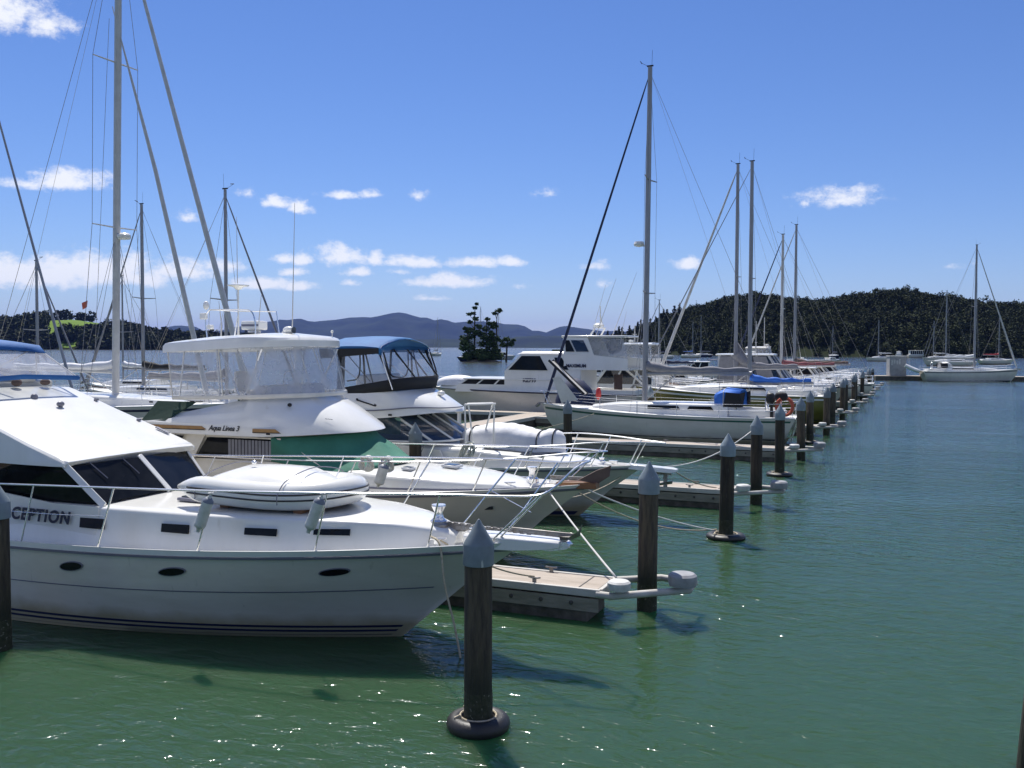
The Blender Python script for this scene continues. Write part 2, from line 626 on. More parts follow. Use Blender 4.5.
cr = nt.nodes.new('ShaderNodeMapRange')
cr.interpolation_type = 'SMOOTHSTEP'
cr.inputs['From Min'].default_value = .05
cr.inputs['From Max'].default_value = .8
Ln.new(cm, cr.inputs['Value'])
# a faint thin veil of cirrus nearer the horizon
hs = nt.nodes.new('ShaderNodeHueSaturation')
hs.inputs['Saturation'].default_value = SKY_SAT
hs.inputs['Value'].default_value = 1.0
Ln.new(sky.outputs[0], hs.inputs['Color'])
mixc = nt.nodes.new('ShaderNodeMix')
mixc.data_type = 'RGBA'
mixc.inputs['B'].default_value = (*CLOUD_COL, 1)
tint = nt.nodes.new('ShaderNodeMix')
tint.data_type = 'RGBA'
tint.blend_type = 'MULTIPLY'
tint.inputs['Factor'].default_value = 1
tint.inputs['B'].default_value = (*SKY_TINT, 1)
Ln.new(hs.outputs[0], tint.inputs['A'])
Ln.new(tint.outputs['Result'], mixc.inputs['A'])
Ln.new(nmath('MULTIPLY', cr.outputs[0], .93), mixc.inputs['Factor'])
Ln.new(mixc.outputs['Result'], bg.inputs['Color'])
bg.inputs['Strength'].default_value = SKY_S
w.cycles.sampling_method = 'MANUAL'
w.cycles.sample_map_resolution = 256

# ------------------------------------------------------------------ water
def water_mat():
    m, nt, b, out = nodes('harbour_water')
    L = nt.links
    nt.nodes.remove(b)
    body = nt.nodes.new('ShaderNodeSubsurfaceScattering')
    body.falloff = 'BURLEY'
    body.inputs['Scale'].default_value = 1
    body.inputs['Radius'].default_value = (.25, .6, .5)
    gloss = nt.nodes.new('ShaderNodeBsdfGlossy')
    gloss.inputs['Roughness'].default_value = .06
    fres = nt.nodes.new('ShaderNodeFresnel')
    fres.inputs['IOR'].default_value = 1.333
    mixw = nt.nodes.new('ShaderNodeMixShader')
    L.new(fres.outputs[0], mixw.inputs['Fac'])
    L.new(body.outputs[0], mixw.inputs[1])
    gloss2 = nt.nodes.new('ShaderNodeBsdfGlossy')
    gloss2.inputs['Roughness'].default_value = .21
    gmix = nt.nodes.new('ShaderNodeMixShader')
    gmix.inputs['Fac'].default_value = .13
    L.new(gloss.outputs[0], gmix.inputs[1])
    L.new(gloss2.outputs[0], gmix.inputs[2])
    L.new(gmix.outputs[0], mixw.inputs[2])
    L.new(mixw.outputs[0], out.inputs['Surface'])
    tc = nt.nodes.new('ShaderNodeTexCoord')
    def nz(scale, st, rot, detail=2, rough=.5, dist=0):
        mp = nt.nodes.new('ShaderNodeMapping')
        mp.inputs['Scale'].default_value = st
        mp.inputs['Rotation'].default_value = (0, 0, rot)
        L.new(tc.outputs['Object'], mp.inputs[0])
        n = nt.nodes.new('ShaderNodeTexNoise')
        n.inputs['Scale'].default_value = scale
        n.inputs['Detail'].default_value = detail
        n.inputs['Roughness'].default_value = rough
        n.inputs['Distortion'].default_value = dist
        L.new(mp.outputs[0], n.inputs['Vector'])
        return n.outputs['Fac']
    def mth(op, a, b_):
        n = nt.nodes.new('ShaderNodeMath')
        n.operation = op
        for i, q in enumerate((a, b_)):
            if isinstance(q, (int, float)): n.inputs[i].default_value = q
            else: L.new(q, n.inputs[i])
        return n.outputs[0]
    # silt: the water itself is a little greener or bluer from patch to patch
    patch = nz(.05, (1, 1.8, 1), .3, 3)
    r = nt.nodes.new('ShaderNodeMapRange')
    r.inputs['From Min'].default_value = .35
    r.inputs['From Max'].default_value = .65
    L.new(patch, r.inputs['Value'])
    x = nt.nodes.new('ShaderNodeMix')
    x.data_type = 'RGBA'
    x.inputs['A'].default_value = (.029, .065, .029, 1)
    x.inputs['B'].default_value = (.03, .067, .038, 1)
    L.new(r.outputs[0], x.inputs['Factor'])
    L.new(x.outputs['Result'], body.inputs['Color'])
    w1 = nz(.55, (1, 2.1, 1), HEAD + .12, 2, .5, .3)
    w2 = nz(2.3, (1, 1.9, 1), HEAD - .25, 3, .55, .4)
    w3 = nz(7.5, (1, 1.5, 1), HEAD + .4, 2, .5)
    wind = nz(.045, (1, 2.6, 1), HEAD, 2, .5, .6)
    rw = nt.nodes.new('ShaderNodeMapRange')
    rw.inputs['From Min'].default_value = .35
    rw.inputs['From Max'].default_value = .62
    rw.inputs['To Min'].default_value = .5
    rw.inputs['To Max'].default_value = 1.25
    L.new(wind, rw.inputs['Value'])
    h = mth('ADD', mth('ADD', mth('MULTIPLY', w1, .07), mth('MULTIPLY', w2, .085)), mth('MULTIPLY', w3, .014))
    h = mth('MULTIPLY', h, rw.outputs[0])
    bp = nt.nodes.new('ShaderNodeBump')
    bp.inputs['Strength'].default_value = 1
    bp.inputs['Distance'].default_value = WAVE
    L.new(h, bp.inputs['Height'])
    L.new(bp.outputs[0], gloss.inputs['Normal'])
    L.new(bp.outputs[0], gloss2.inputs['Normal'])
    bp2 = nt.nodes.new('ShaderNodeBump')
    bp2.inputs['Strength'].default_value = 1
    bp2.inputs['Distance'].default_value = WAVE * .1
    L.new(h, bp2.inputs['Height'])
    L.new(bp2.outputs[0], fres.inputs['Normal'])
    return m


M['water'] = water_mat()
mb = MB()
S_ = 18000
mb.add([(CAM.x - S_, CAM.y - S_, 0), (CAM.x + S_, CAM.y - S_, 0), (CAM.x + S_, CAM.y + S_, 0), (CAM.x - S_, CAM.y + S_, 0)], [(0, 1, 2, 3)])
mb.build('water', M['water'], kind='structure', smooth=0)

# ------------------------------------------------------------------ hills
def hill(name, tab, d_shore, d_ridge, d_back, px0, px1, step, material, rough, seed, under=0, rows=26, rug=.18, crest=0):
    """a real ridge of land: its crest follows tab (bearing px -> crest height seen py), rising from the shore"""
    mb = MB()
    pxs = [px0 + i * step for i in range(int((px1 - px0) / step) + 1)]
    ds, dr, db = d_shore, d_ridge, d_back
    grid = []
    for i in range(rows + 1):
        t = i / rows
        row = []
        for px in pxs:
            a = ds(px) if callable(ds) else ds
            r_ = dr(px) if callable(dr) else dr
            c = db(px) if callable(db) else db
            if t < .6:
                dep = lerp(a, r_, t / .6)
                k = math.sin(t / .6 * PI / 2) ** .85
            else:
                dep = lerp(r_, c, (t - .6) / .4)
                k = math.cos((t - .6) / .4 * PI / 2)
            x, y, zt = land(px, r_, interp(tab, px) + crest * (noise.noise(V((px * .06, seed, 0))) + .6 * noise.noise(V((px * .17, seed, 5)))))
            x, y = land(px, dep)
            z = max(0, zt - under) * k
            nn = noise.fractal(V((x / rough + seed, y / rough, seed)), 1.0, 2.0, 5)
            z += nn * rug * max(0, zt) * math.sin(min(1, t / .6) * PI) ** 1.0
            row.append((x, y, z - .4 if i not in (0, rows) else -1.2))
        grid.append(row)
    mb.loft(grid, caps=False)
    o = mb.build(name, material, kind='structure', smooth=180)
    return o


M['bush'] = mat('bush_clad_hillside', (.012, .018, .008), 1.0, var=(.02, .027, .011), vs=.05, spec=.1)
M['farbush'] = mat('distant_bush', (.008, .014, .008), 1.0, var=(.022, .032, .014), vs=.0035, spec=.1)
M['pasture'] = mat('hill_pasture', (.13, .2, .03), 1.0, var=(.09, .15, .03), vs=.03, spec=.1)
M['mud'] = mat('pale_shore', (.2, .17, .13), 1.0, var=(.12, .1, .07), vs=.2, spec=.1)

FAR = [(-900, 322), (-200, 325), (0, 318), (18, 320), (60, 331), (140, 333), (185, 328), (215, 334), (240, 329), (262, 326), (285, 323), (300, 321), (320, 322), (345, 318), (370, 317), (385, 314), (400, 312),
       (412, 315), (425, 319), (440, 320), (458, 323), (472, 321), (487, 322), (500, 325), (518, 326), (532, 331), (546, 333), (558, 329), (572, 327), (588, 330), (612, 334), (650, 330), (700, 336), (900, 331), (1300, 326), (1900, 330)]
hill('far_mountains', FAR, 8600, 10400, 12000, -700, 1700, 7, M['farbush'], 1500, 3, rows=44, rug=.5, crest=2.2)
NEAR2 = [(330, 346.5), (360, 344), (395, 341), (430, 339.5), (470, 338), (500, 339), (520, 337), (545, 336.5), (580, 335), (620, 337), (660, 340), (720, 342), (800, 343), (900, 346)]
hill('low_headland', NEAR2, 5400, 6100, 7000, 300, 900, 5, M['farbush'], 500, 8, rug=.35, crest=1.4)

RIGHT = [(560, 349), (590, 348), (608, 345), (630, 339), (650, 332), (668, 324), (690, 316), (712, 310), (735, 306), (760, 305), (790, 308), (815, 309), (835, 306), (860, 301), (885, 300), (910, 301), (935, 305), (965, 309),
         (990, 313), (1024, 315), (1090, 317), (1180, 324), (1300, 334), (1480, 344), (1560, 349)]
def rs(px): return interp([(540, 640), (640, 600), (720, 520), (800, 480), (900, 455), (1024, 440), (1500, 420)], px)
def rr(px): return rs(px) + 170
def rb(px): return rs(px) + 420
right_hill = hill('right_hill', RIGHT, rs, rr, rb, 552, 1560, 7, M['bush'], 60, 21)
LEFT = [(-900, 322), (-500, 318), (-250, 322), (-120, 326), (-40, 327), (20, 324), (48, 321), (75, 320.5), (100, 324), (125, 331), (150, 337), (185, 340), (225, 341.5), (252, 343.5), (275, 346), (300, 348)]
left_hill = hill('left_hill', LEFT, 980, 1200, 1500, -900, 306, 9, M['bush'], 120, 33)


# ------------------------------------------------------------------ bush: crowns of many small leaf clumps
def leaf_mat(name, c1, c2, c3):
    m, nt, b, out = nodes(name)
    L = nt.links
    b.inputs['Roughness'].default_value = .85
    b.inputs['Specular IOR Level'].default_value = .15
    g = nt.nodes.new('ShaderNodeAttribute')
    g.attribute_name = 'tint'
    cr = nt.nodes.new('ShaderNodeValToRGB')
    cr.color_ramp.elements[0].color = (*c1, 1)
    cr.color_ramp.elements[1].color = (*c3, 1)
    e = cr.color_ramp.elements.new(.55)
    e.color = (*c2, 1)
    L.new(g.outputs['Fac'], cr.inputs[0])
    L.new(cr.outputs[0], b.inputs['Base Color'])
    return m


M['leafdark'] = leaf_mat('bush_leaves', (.026, .034, .012), (.036, .046, .015), (.05, .06, .02))
M['leafisle'] = leaf_mat('islet_leaves', (.045, .07, .028), (.075, .11, .04), (.14, .15, .05))
M['bark'] = mat('tree_bark', (.09, .07, .055), .9, var=(.05, .04, .03), vs=3)
nrg = np.random.default_rng(5)


def leaves(centres, radii, tints, per, size, name, material, parent=None, shell=.45, flat=.75):
    """leaf-clump faces spread through each crown's volume"""
    cs, ts = [], []
    for c, r, tn in zip(centres, radii, tints):
        n = per(r) if callable(per) else per
        d = nrg.normal(size=(n, 3))
        d /= np.linalg.norm(d, axis=1)[:, None]
        rad = shell + (1 - shell) * nrg.random(n) ** .6
        # lumps give the crown an uneven outline
        lob = 1 + .22 * np.sin(d[:, 0] * 5 + c[0]) * np.cos(d[:, 1] * 4 + c[1]) + .16 * np.sin(d[:, 2] * 6 + c[0] * .7)
        p = np.asarray(c) + d * (rad * lob)[:, None] * np.asarray(r)
        cs.append(p)
        ts.append(np.clip(tn + nrg.normal(size=n) * .16, 0, 1))
    P = np.concatenate(cs)
    T = np.concatenate(ts)
    n = len(P)
    a = nrg.normal(size=(n, 3))
    a /= np.linalg.norm(a, axis=1)[:, None]
    b = np.cross(a, nrg.normal(size=(n, 3)))
    b /= np.linalg.norm(b, axis=1)[:, None]
    a[:, 2] *= flat
    s = size * (.6 + .8 * nrg.random(n))[:, None]
    q = np.stack([P - a * s, P + b * s * .7, P + a * s, P - b * s * .7], 1).reshape(-1, 3)
    if parent is not None:
        q = q - np.asarray(base_of(parent))
    me = bpy.data.meshes.new(name)
    me.vertices.add(4 * n)
    me.vertices.foreach_set('co', q.astype(np.float32).ravel())
    me.loops.add(4 * n)
    me.loops.foreach_set('vertex_index', np.arange(4 * n, dtype=np.int32))
    me.polygons.add(n)
    me.polygons.foreach_set('loop_start', np.arange(0, 4 * n, 4, dtype=np.int32))
    me.polygons.foreach_set('loop_total', np.full(n, 4, dtype=np.int32))
    at = me.attributes.new('tint', 'FLOAT', 'FACE')
    at.data.foreach_set('value', T.astype(np.float32))
    me.update(calc_edges=True)
    me.materials.append(material)
    o = bpy.data.objects.new(name, me)
    COL.objects.link(o)
    if parent is not None: o.parent = parent
    return o


from mathutils.bvhtree import BVHTree
def ground(o):
    me = o.data
    bvh = BVHTree.FromPolygons([v.co.copy() for v in me.vertices], [tuple(p.vertices) for p in me.polygons])
    def g(x, y):
        h = bvh.ray_cast(V((x, y, 500)), V((0, 0, -1)))
        return h[0].z if h[0] else None
    return g


gr = ground(right_hill)
cen, rad, tin = [], [], []
for i in range(3600):
    px = rnd.uniform(585, 1180)
    t = rnd.random() ** .95
    dep = lerp(rs(px) - 4, rr(px) + 40, t)
    x, y = land(px, dep)
    z = gr(x, y)
    if z is None: continue
    h = rnd.uniform(4, 7) * (1.0 if rnd.random() < .95 else 1.3)
    if rnd.random() < .15: h *= .6
    wdt = rnd.uniform(1.8, 3.3)
    cen.append((x, y, max(z, 0) + h * .45))
    rad.append((wdt, wdt, h * .58))
    tin.append(min(1, max(0, rnd.gauss(.34, .2) + .25 * noise.noise(V((x / 40, y / 40, 0))))))
for i in range(48):   # dark conifers standing above the bush on the spur and the crest
    px = rnd.uniform(590, 680) if i < 42 else rnd.uniform(700, 1100)
    dep = lerp(rs(px), rr(px), rnd.uniform(.2, 1))
    x, y = land(px, dep)
    z = gr(x, y)
    if z is None: continue
    h = rnd.uniform(7, 12) if i < 42 else rnd.uniform(6, 8)
    for k in range(4):
        f = k / 3
        cen.append((x, y, max(0, z) + h * (.25 + .68 * f)))
        rad.append(((1 - f) * 2.6 + .7, (1 - f) * 2.6 + .7, h * .17))
        tin.append(.12)
fo = leaves(cen, rad, tin, lambda r: int(90 + 22 * r[0] * r[0]), .5, 'hill_forest', M['leafdark'])
tag(fo, 'dark green bush covering the whole right hand hill beyond the breakwater', 'forest', kind='stuff')

gl = ground(left_hill)
mb = MB()
rows = []
for j in range(15):
    row = []
    for i in range(31):
        px = lerp(40, 128, i / 30)
        dep = lerp(1012 + 26 * math.sin(px * .07), 1235, j / 14)
        x, y = land(px, dep)
        row.append((x, y, (gl(x, y) or 0) + .5))
    rows.append(row)
mb.loft(rows, caps=False)
mb.build('hill_pasture', M['pasture'], kind='structure', smooth=180)
cen, rad, tin = [], [], []
for i in range(1500):
    px = rnd.uniform(-220, 300)
    dep = rnd.uniform(972, 1260)
    x, y = land(px, dep)
    # the open field on the upper slope stays bare
    f = (dep - 980) / 220
    if 46 < px < 120 and f > .2 + .0035 * (px - 50) + .05 * math.sin(px * .2) and rnd.random() < .99: continue
    z = gl(x, y)
    if z is None: continue
    h = rnd.uniform(7, 14)
    wdt = rnd.uniform(4.5, 7.5)
    cen.append((x, y, max(z, 0) + h * .4))
    rad.append((wdt, wdt, h * .6))
    tin.append(min(1, max(0, rnd.gauss(.22, .16))))
for px, h in ((58, 13), (64, 15), (69, 12), (80, 11), (84, 10), (92, 14)):   # the trees on the field's skyline
    x, y = land(px, 1190)
    z = gl(x, y) or 20
    cen.append((x, y, z + h * .5))
    rad.append((6, 6, h * .55))
    tin.append(.15)
fo = leaves(cen, rad, tin, 150, 1.8, 'shore_forest', M['leafdark'])
tag(fo, 'dark belt of trees along the far left shore below a green field', 'forest', kind='stuff')

# ------------------------------------------------------------------ the islet
ix, iy = land(482, 268)
mb = MB()
rows = []
for i in range(7):
    t = i / 6
    r0 = lerp(6.8, .5, t ** .8)
    rows.append([(ix + math.cos(a) * r0 * (1 + .15 * math.sin(3 * a + i)), iy + math.sin(a) * r0 * .8, -.6 + 1.9 * t ** .6 + .2 * math.sin(5 * a + i * 2)) for a in [2 * PI * j / 18 for j in range(18)]])
mb.loft(rows, closed=True)
mb.build('islet_ground', M['mud'], kind='structure', smooth=30)


def islet_tree(px, dd, top, spread, label, clumps, lean=0, base=1.0):
    x, y = land(px, 268 + dd)
    t = thing('tree', label, 'tree', (x, y, base), group='trees on the islet')
    mb = MB()
    tip = V((x + lean, y, base + top * .95))
    mb.tube(curve_pts([(x, y, base - .5), (x + lean * .2, y + .2, base + top * .35), (x + lean * .7, y - .1, base + top * .7), tip], 4), [.34 - .022 * i for i in range(13)], 7)
    cen, rad, tin = [], [], []
    for (fx, fz, r) in clumps:
        c = V((x + lean * fz + fx * spread * .8, y + rnd.uniform(-.8, .8), base + top * fz))
        s0 = V((x + lean * fz * .8, y, base + top * max(.1, fz - .12)))
        mb.tube([s0, s0.lerp(c, .6) + V((0, 0, -.1)), c], [.11, .07, .03], 5)
        cen.append(c); rad.append((r * .88, r * .88, r * .55)); tin.append(rnd.uniform(.05, .4))
    mb.build('trunk', M['bark'], t, smooth=60)
    leaves(cen, rad, tin, lambda r: int(60 + 75 * r[0] * r[0]), .3, 'crown', M['leafisle'], t, shell=.3)


islet_tree(474, 0, 15.3, 2.2, 'tall thin tree with tiered sparse branches on the islet', [(-.5, .52, 1.4), (.6, .58, 1.3), (-.8, .66, 1.0), (.3, .72, 1.0), (-1.0, .8, .8), (-.3, .82, .8), (0, .92, .8), (.25, .99, .6), (.5, .47, 1.5)], .3)
islet_tree(496, 1.5, 13.6, 1.4, 'bare leaning trunk tree with one small tuft on top', [(.3, .98, 1.1), (-1.0, .93, .8), (.9, 1.0, .6), (-.8, .72, 1.0), (-.2, .66, .9)], .3)
islet_tree(486, -1, 11.5, 2.2, 'bushy mid height tree at the middle of the islet', [(-.6, .35, 1.6), (.7, .36, 1.7), (0, .5, 1.7), (-.8, .58, 1.4), (.8, .6, 1.3), (-.2, .72, 1.3), (.4, .84, 1.0), (-.1, .95, .9), (1.0, .76, .9)], .1)
islet_tree(468, -.5, 9.2, 2.0, 'dense dark tree at the left edge of the islet', [(-.6, .3, 1.7), (.6, .32, 1.8), (0, .48, 1.8), (-.7, .6, 1.5), (.5, .66, 1.5), (-.1, .82, 1.3), (-.9, .45, 1.2), (-.5, .9, .9)], -.2)
islet_tree(493, -1.5, 7.5, 2.1, 'low olive coloured bush tree at the front of the islet', [(-.8, .3, 1.5), (.7, .3, 1.6), (0, .5, 1.8), (-.6, .68, 1.3), (.6, .72, 1.4), (0, .88, 1.0)], .1)
islet_tree(506, 6, 7.0, 2.3, 'small separate spreading tree at the right end of the islet', [(-.5, .62, 1.2), (.6, .66, 1.3), (0, .85, 1.2), (-1.0, .78, .8), (1.0, .82, .8)], .5, .4)

cen, rad, tin = [], [], []
for i in range(46):
    a, q = rnd.uniform(0, 2 * PI), rnd.random() ** .5
    cen.append((ix + math.cos(a) * q * 5.2, iy + math.sin(a) * q * 4.5, 1.3 + rnd.uniform(.2, 1.6) * (1.2 - q)))
    rad.append((1.3, 1.3, rnd.uniform(.8, 1.4)))
    tin.append(rnd.uniform(.1, .6))
o = leaves(cen, rad, tin, 190, .28, 'islet_undergrowth', M['leafisle'], shell=.3)
tag(o, 'low green scrub covering the ground of the tree islet', 'undergrowth', kind='stuff')

# ------------------------------------------------------------------ air
hm, hnt, hb, hout = nodes('sea_air')
hnt.nodes.remove(hb)
pv = hnt.nodes.new('ShaderNodeVolumePrincipled')
pv.inputs['Color'].default_value = (*HAZE_COL, 1)
pv.inputs['Density'].default_value = HAZE_D
pv.inputs['Anisotropy'].default_value = .0
hnt.links.new(pv.outputs[0], hout.inputs['Volume'])
if HAZE_D > 0:
    mb = MB()
    mb.box((CAM.x, CAM.y, 258), (37000, 37000, 520))
    hz = mb.build('haze', hm, kind='stuff', smooth=0)
    tag(hz, 'thin blue sea air over the whole bay', 'haze', kind='stuff')
# ------------------------------------------------------------------ piles
def make_pile(x, y, label, top=2.32, r=.155, lean=(0, 0)):
    t = thing('mooring_pile', label, 'pile', (x, y, 0), group='timber mooring piles with grey caps')
    mb = MB()
    n = 28
    prof = [(-1.5, r * 1.02), (-.2, r * 1.01), (.3, r), (.9, r * .995), (1.5, r * .985), (top - .5, r * .975)]
    rows = []
    for z, rr_ in prof:
        rows.append([(x + rr_ * math.cos(a) * (1 + .018 * math.sin(7 * a + 2) + .012 * math.sin(13 * a)), y + rr_ * math.sin(a) * (1 + .018 * math.sin(7 * a + 2)), z) for a in [2 * PI * j / n for j in range(n)]])
    mb.loft(rows, closed=True)
    mb.build('post', M['pile'], t, smooth=50)
    mb = MB()
    mb.lathe([(r * 1.03, -.3), (r * 1.035, .0), (r * 1.03, .3), (r * 1.012, .42)], (x, y, 0), 24)
    mb.build('weed_band', M['weed'], t)
    mb = MB()
    c = r * 1.1
    mb.lathe([(c * .99, top - .5), (c, top - .49), (c, top - .28), (c * .975, top - .265), (c * .5, top - .13), (.012, top - .003), (0, top)], (x, y, 0), 24)
    mb.build('cap', M['pilecap'], t, smooth=35)
    t.rotation_euler = (lean[1], lean[0], 0)
    return t


def put_pile(proto, x, y, label, s=1, rz=0, lean=0):
    c = copy_tree(proto)
    c.location = (x, y, 0)
    c.scale = (1, 1, s)
    c.rotation_euler = (0, lean, rz)
    c['label'] = label
    return c


pile0 = make_pile(0, 0, 'nearest dark pile with grey cone cap standing in a floating tyre ring')
put_pile(pile0, -7.25, -.12, 'dark pile at the left edge in front of the near cruiser', 1.0, 1.3)
for i, (x, y, s, lb) in enumerate([
    (.46, 5.42, 1.03, 'capped pile at the outer end of the nearest finger pontoon'),
    (.56, 11.75, 1.0, 'capped pile in open water with a flat black ring at its foot'),
    (.45, 16.75, 1.03, 'capped pile at the outer end of the second finger pontoon'),
    (.27, 22.94, 1.01, 'capped pile with a dark ring just past the second finger end'),
    (.42, 27.85, 1.02, 'capped pile at the outer end of the third finger pontoon'),
    (.06, 34.6, 1.0, 'capped pile just off the stern of the white sloop'),
    (.4, 38.9, 1.0, 'capped pile at the outer end of the fourth finger pontoon'),
    (.1, 46.2, .98, 'capped pile beside the stern of the olive hulled yacht'),
    (.36, 49.9, 1.04, 'capped pile at the outer end of the fifth finger pontoon'),
    (.05, 57.4, .98, 'capped pile at the bow of the launch with slanted grey cabin covers'),
    (.35, 61.0, 1.02, 'capped pile at the outer end of the sixth finger pontoon'),
    (.05, 68.5, .98, 'capped pile midway between the sixth and seventh finger ends'),
    (.34, 72.2, 1.01, 'capped pile at the outer end of the seventh finger pontoon'),
    (.0, 79.6, .97, 'capped pile midway between the seventh and eighth finger ends'),
    (.33, 83.4, 1.0, 'capped pile at the outer end of the eighth finger pontoon'),
    (-.02, 90.6, .97, 'farthest but one of the capped piles in the long row'),
    (.2, 94.6, .97, 'farthest capped pile at the end of the long row'),
    (-7.06, 11.5, 1.0, 'brown pile seen between the second and third cruisers'),
    (-7.12, 23.0, 1.0, 'dark pile in front of the bow of the white sloop'),
    (-7.1, 34.4, 1.03, 'dark pile standing in front of the sloop mast'),
    (-22.9, 47.4, 1.0, 'slim pile in front of the cabin windows of the pilothouse cruiser'),
]):
    put_pile(pile0, x, y, lb, s, i * .9, R((.5, .9, 1.2, .4, 1.0, .8, .3)[i % 7]))


def make_ring(x, y, label, R0=.255, r=.098, z=.06):
    t = thing('tyre_ring', label, 'float ring', (x, y, 0), group='black ring floats round the piles')
    mb = MB()
    pts = [(x + R0 * math.cos(2 * PI * j / 40), y + R0 * math.sin(2 * PI * j / 40), z) for j in range(40)]
    mb.tube(pts, r, 14, True)
    mb.build('tyre', M['black'], t, smooth=180)
    mb = MB()
    pts = [(x + (R0 - .055) * math.cos(2 * PI * j / 40), y + (R0 - .055) * math.sin(2 * PI * j / 40), z + r * .9) for j in range(40)]
    mb.tube(pts, .012, 6, True)
    for a in (2.2, 2.6, 4.0):
        mb.tube([(x + (R0 - .07) * math.cos(a), y + (R0 - .07) * math.sin(a), z + .06), (x + (R0 - .03) * math.cos(a), y + (R0 - .03) * math.sin(a), z + r + .02), (x + (R0 + .03) * math.cos(a), y + (R0 + .03) * math.sin(a), z + r)], .014, 6)
    mb.build('lashing', M['rope'], t)
    return t


r0 = make_ring(0, 0, 'black tyre ring floating at the foot of the nearest pile')
for x, y, sc, zs, lb in ((.56, 11.75, 1.22, .75, 'flat black ring at the foot of the open water pile past the nearest finger'), (.27, 22.94, 1.22, .75, 'small dark ring at the foot of the pile past the second finger'), (.06, 34.6, 1.2, .75, 'distant dark ring at the foot of the pile by the sloop stern')):
    c = copy_tree(r0)
    c.location = (x, y, 0)
    c.scale = (sc, sc, zs)
    c['label'] = lb

# ------------------------------------------------------------------ finger pontoons
def make_finger(label):
    """local: root at x = -14.3, outer end at x = .3, near edge y = 0, far edge y = .95"""
    t = thing('finger_pontoon', label, 'pontoon', (0, 0, 0), group='finger pontoons')
    x0, x1 = -14.3, .3
    mb = MB()
    k = 6
    for i in range(k):
        a, b = lerp(x0, x1 - .35, i / k), lerp(x0, x1 - .35, (i + 1) / k)
        mb.box(((a + b) / 2, .475, .475), (b - a - .014, .77, .05))
    mb.build('deck_boards', M['pontoondeck'], t, bevel=.006)
    mb = MB()
    mb.box(((x0 + x1 - .3) / 2, .04, .45), (x1 - .3 - x0, .075, .12))
    mb.box(((x0 + x1 - .3) / 2, .91, .44), (x1 - .3 - x0, .075, .14))
    mb.box((x1 - .31, .475, .44), (.07, .795, .14))
    mb.build('edge_beam', M['waler'], t, bevel=.01)
    mb = MB()
    mb.box(((x0 + x1 - .5) / 2, .475, .07), (x1 - .5 - x0, .9, .58))
    mb.build('float', M['float'], t, bevel=.02)
    mb = MB()
    for i in range(8):
        xx = x1 - .75 - i * .5
        if xx < x1 - .6:
            mb.lathe([(.034, 0), (.034, .012), (.016, .02)], (xx, -.006, .28), 8, Matrix.Rotation(PI / 2, 4, 'X'))
    mb.build_each('bolt', M['bolt'], t, smooth=0)
    mb = MB()
    mb.box(((x0 + x1 - .32) / 2, .008, .265), (x1 - .32 - x0, .03, .2))
    mb.build('side_board', M['fascia'], t)
    # pile guide: a pale tube hoop carried past the pile, with two wheels
    mb = MB()
    mb.tube([(x1 - .35, .02, .44), (x1 - .1, .0, .44), (x1 + .3, .3, .45), (x1 + .9, .8, .45), (x1 + .88, 1.3, .45), (x1 + .3, 1.42, .45), (x1 - .35, .96, .45)], .055, 10)
    mb.build('pile_guide', M['waler'], t)
    for q, (wx, wy, rr_, m_) in enumerate(((x1 + .0, .03, .18, 'bumper'), (x1 + .82, .68, .225, 'greybumper'))):
        mb = MB()
        hh = (.14, .19)[q]
        mb.lathe([(rr_ * .55, .53), (rr_ * .92, .545), (rr_, .53 + hh * .5), (rr_ * .97, .53 + hh * .9), (rr_ * .8, .535 + hh * 1.05), (0, .535 + hh * 1.1)], (wx, wy, 0), 22)
        mb.build('bumper_wheel', M[m_], t, smooth=30)
    # cleats
    for xx in (x1 - 1.4, x1 - 5, x1 - 9):
        for yy in (.1, .86):
            mb = MB()
            mb.tube([(xx - .1, yy, .585), (xx - .05, yy, .575), (xx + .05, yy, .575), (xx + .1, yy, .585)], .014, 6)
            mb.box((xx, yy, .54), (.06, .03, .08))
            mb.build('cleat', M['galv'], t)
    # darker walking strip left by boards replaced near the end
    mb = MB()
    mb.box((x1 - .66, .475, .5035), (.02, .76, .004))
    mb.build('joint_strip', M['bolt'], t, smooth=0)
    return t


f0 = make_finger('nearest finger pontoon with beige deck beside the near cruiser')
f0.location = (0, 4.36, 0)
for i, (y, lb) in enumerate([(15.5, 'second finger pontoon from the camera beyond the third cruiser'), (26.75, 'third finger pontoon in front of the white sloop'), (38.0, 'fourth finger pontoon just behind the white sloop'),
                             (49.2, 'fifth finger pontoon beside the olive hulled yacht'), (60.3, 'sixth finger pontoon past the launch with grey covers'), (71.5, 'seventh finger pontoon far along the pile row'), (82.7, 'eighth finger pontoon near the far end of the pile row'), (93.8, 'farthest finger pontoon at the end of the pile row')]):
    c = copy_tree(f0)
    c.location = (0, y, 0)
    c['label'] = lb


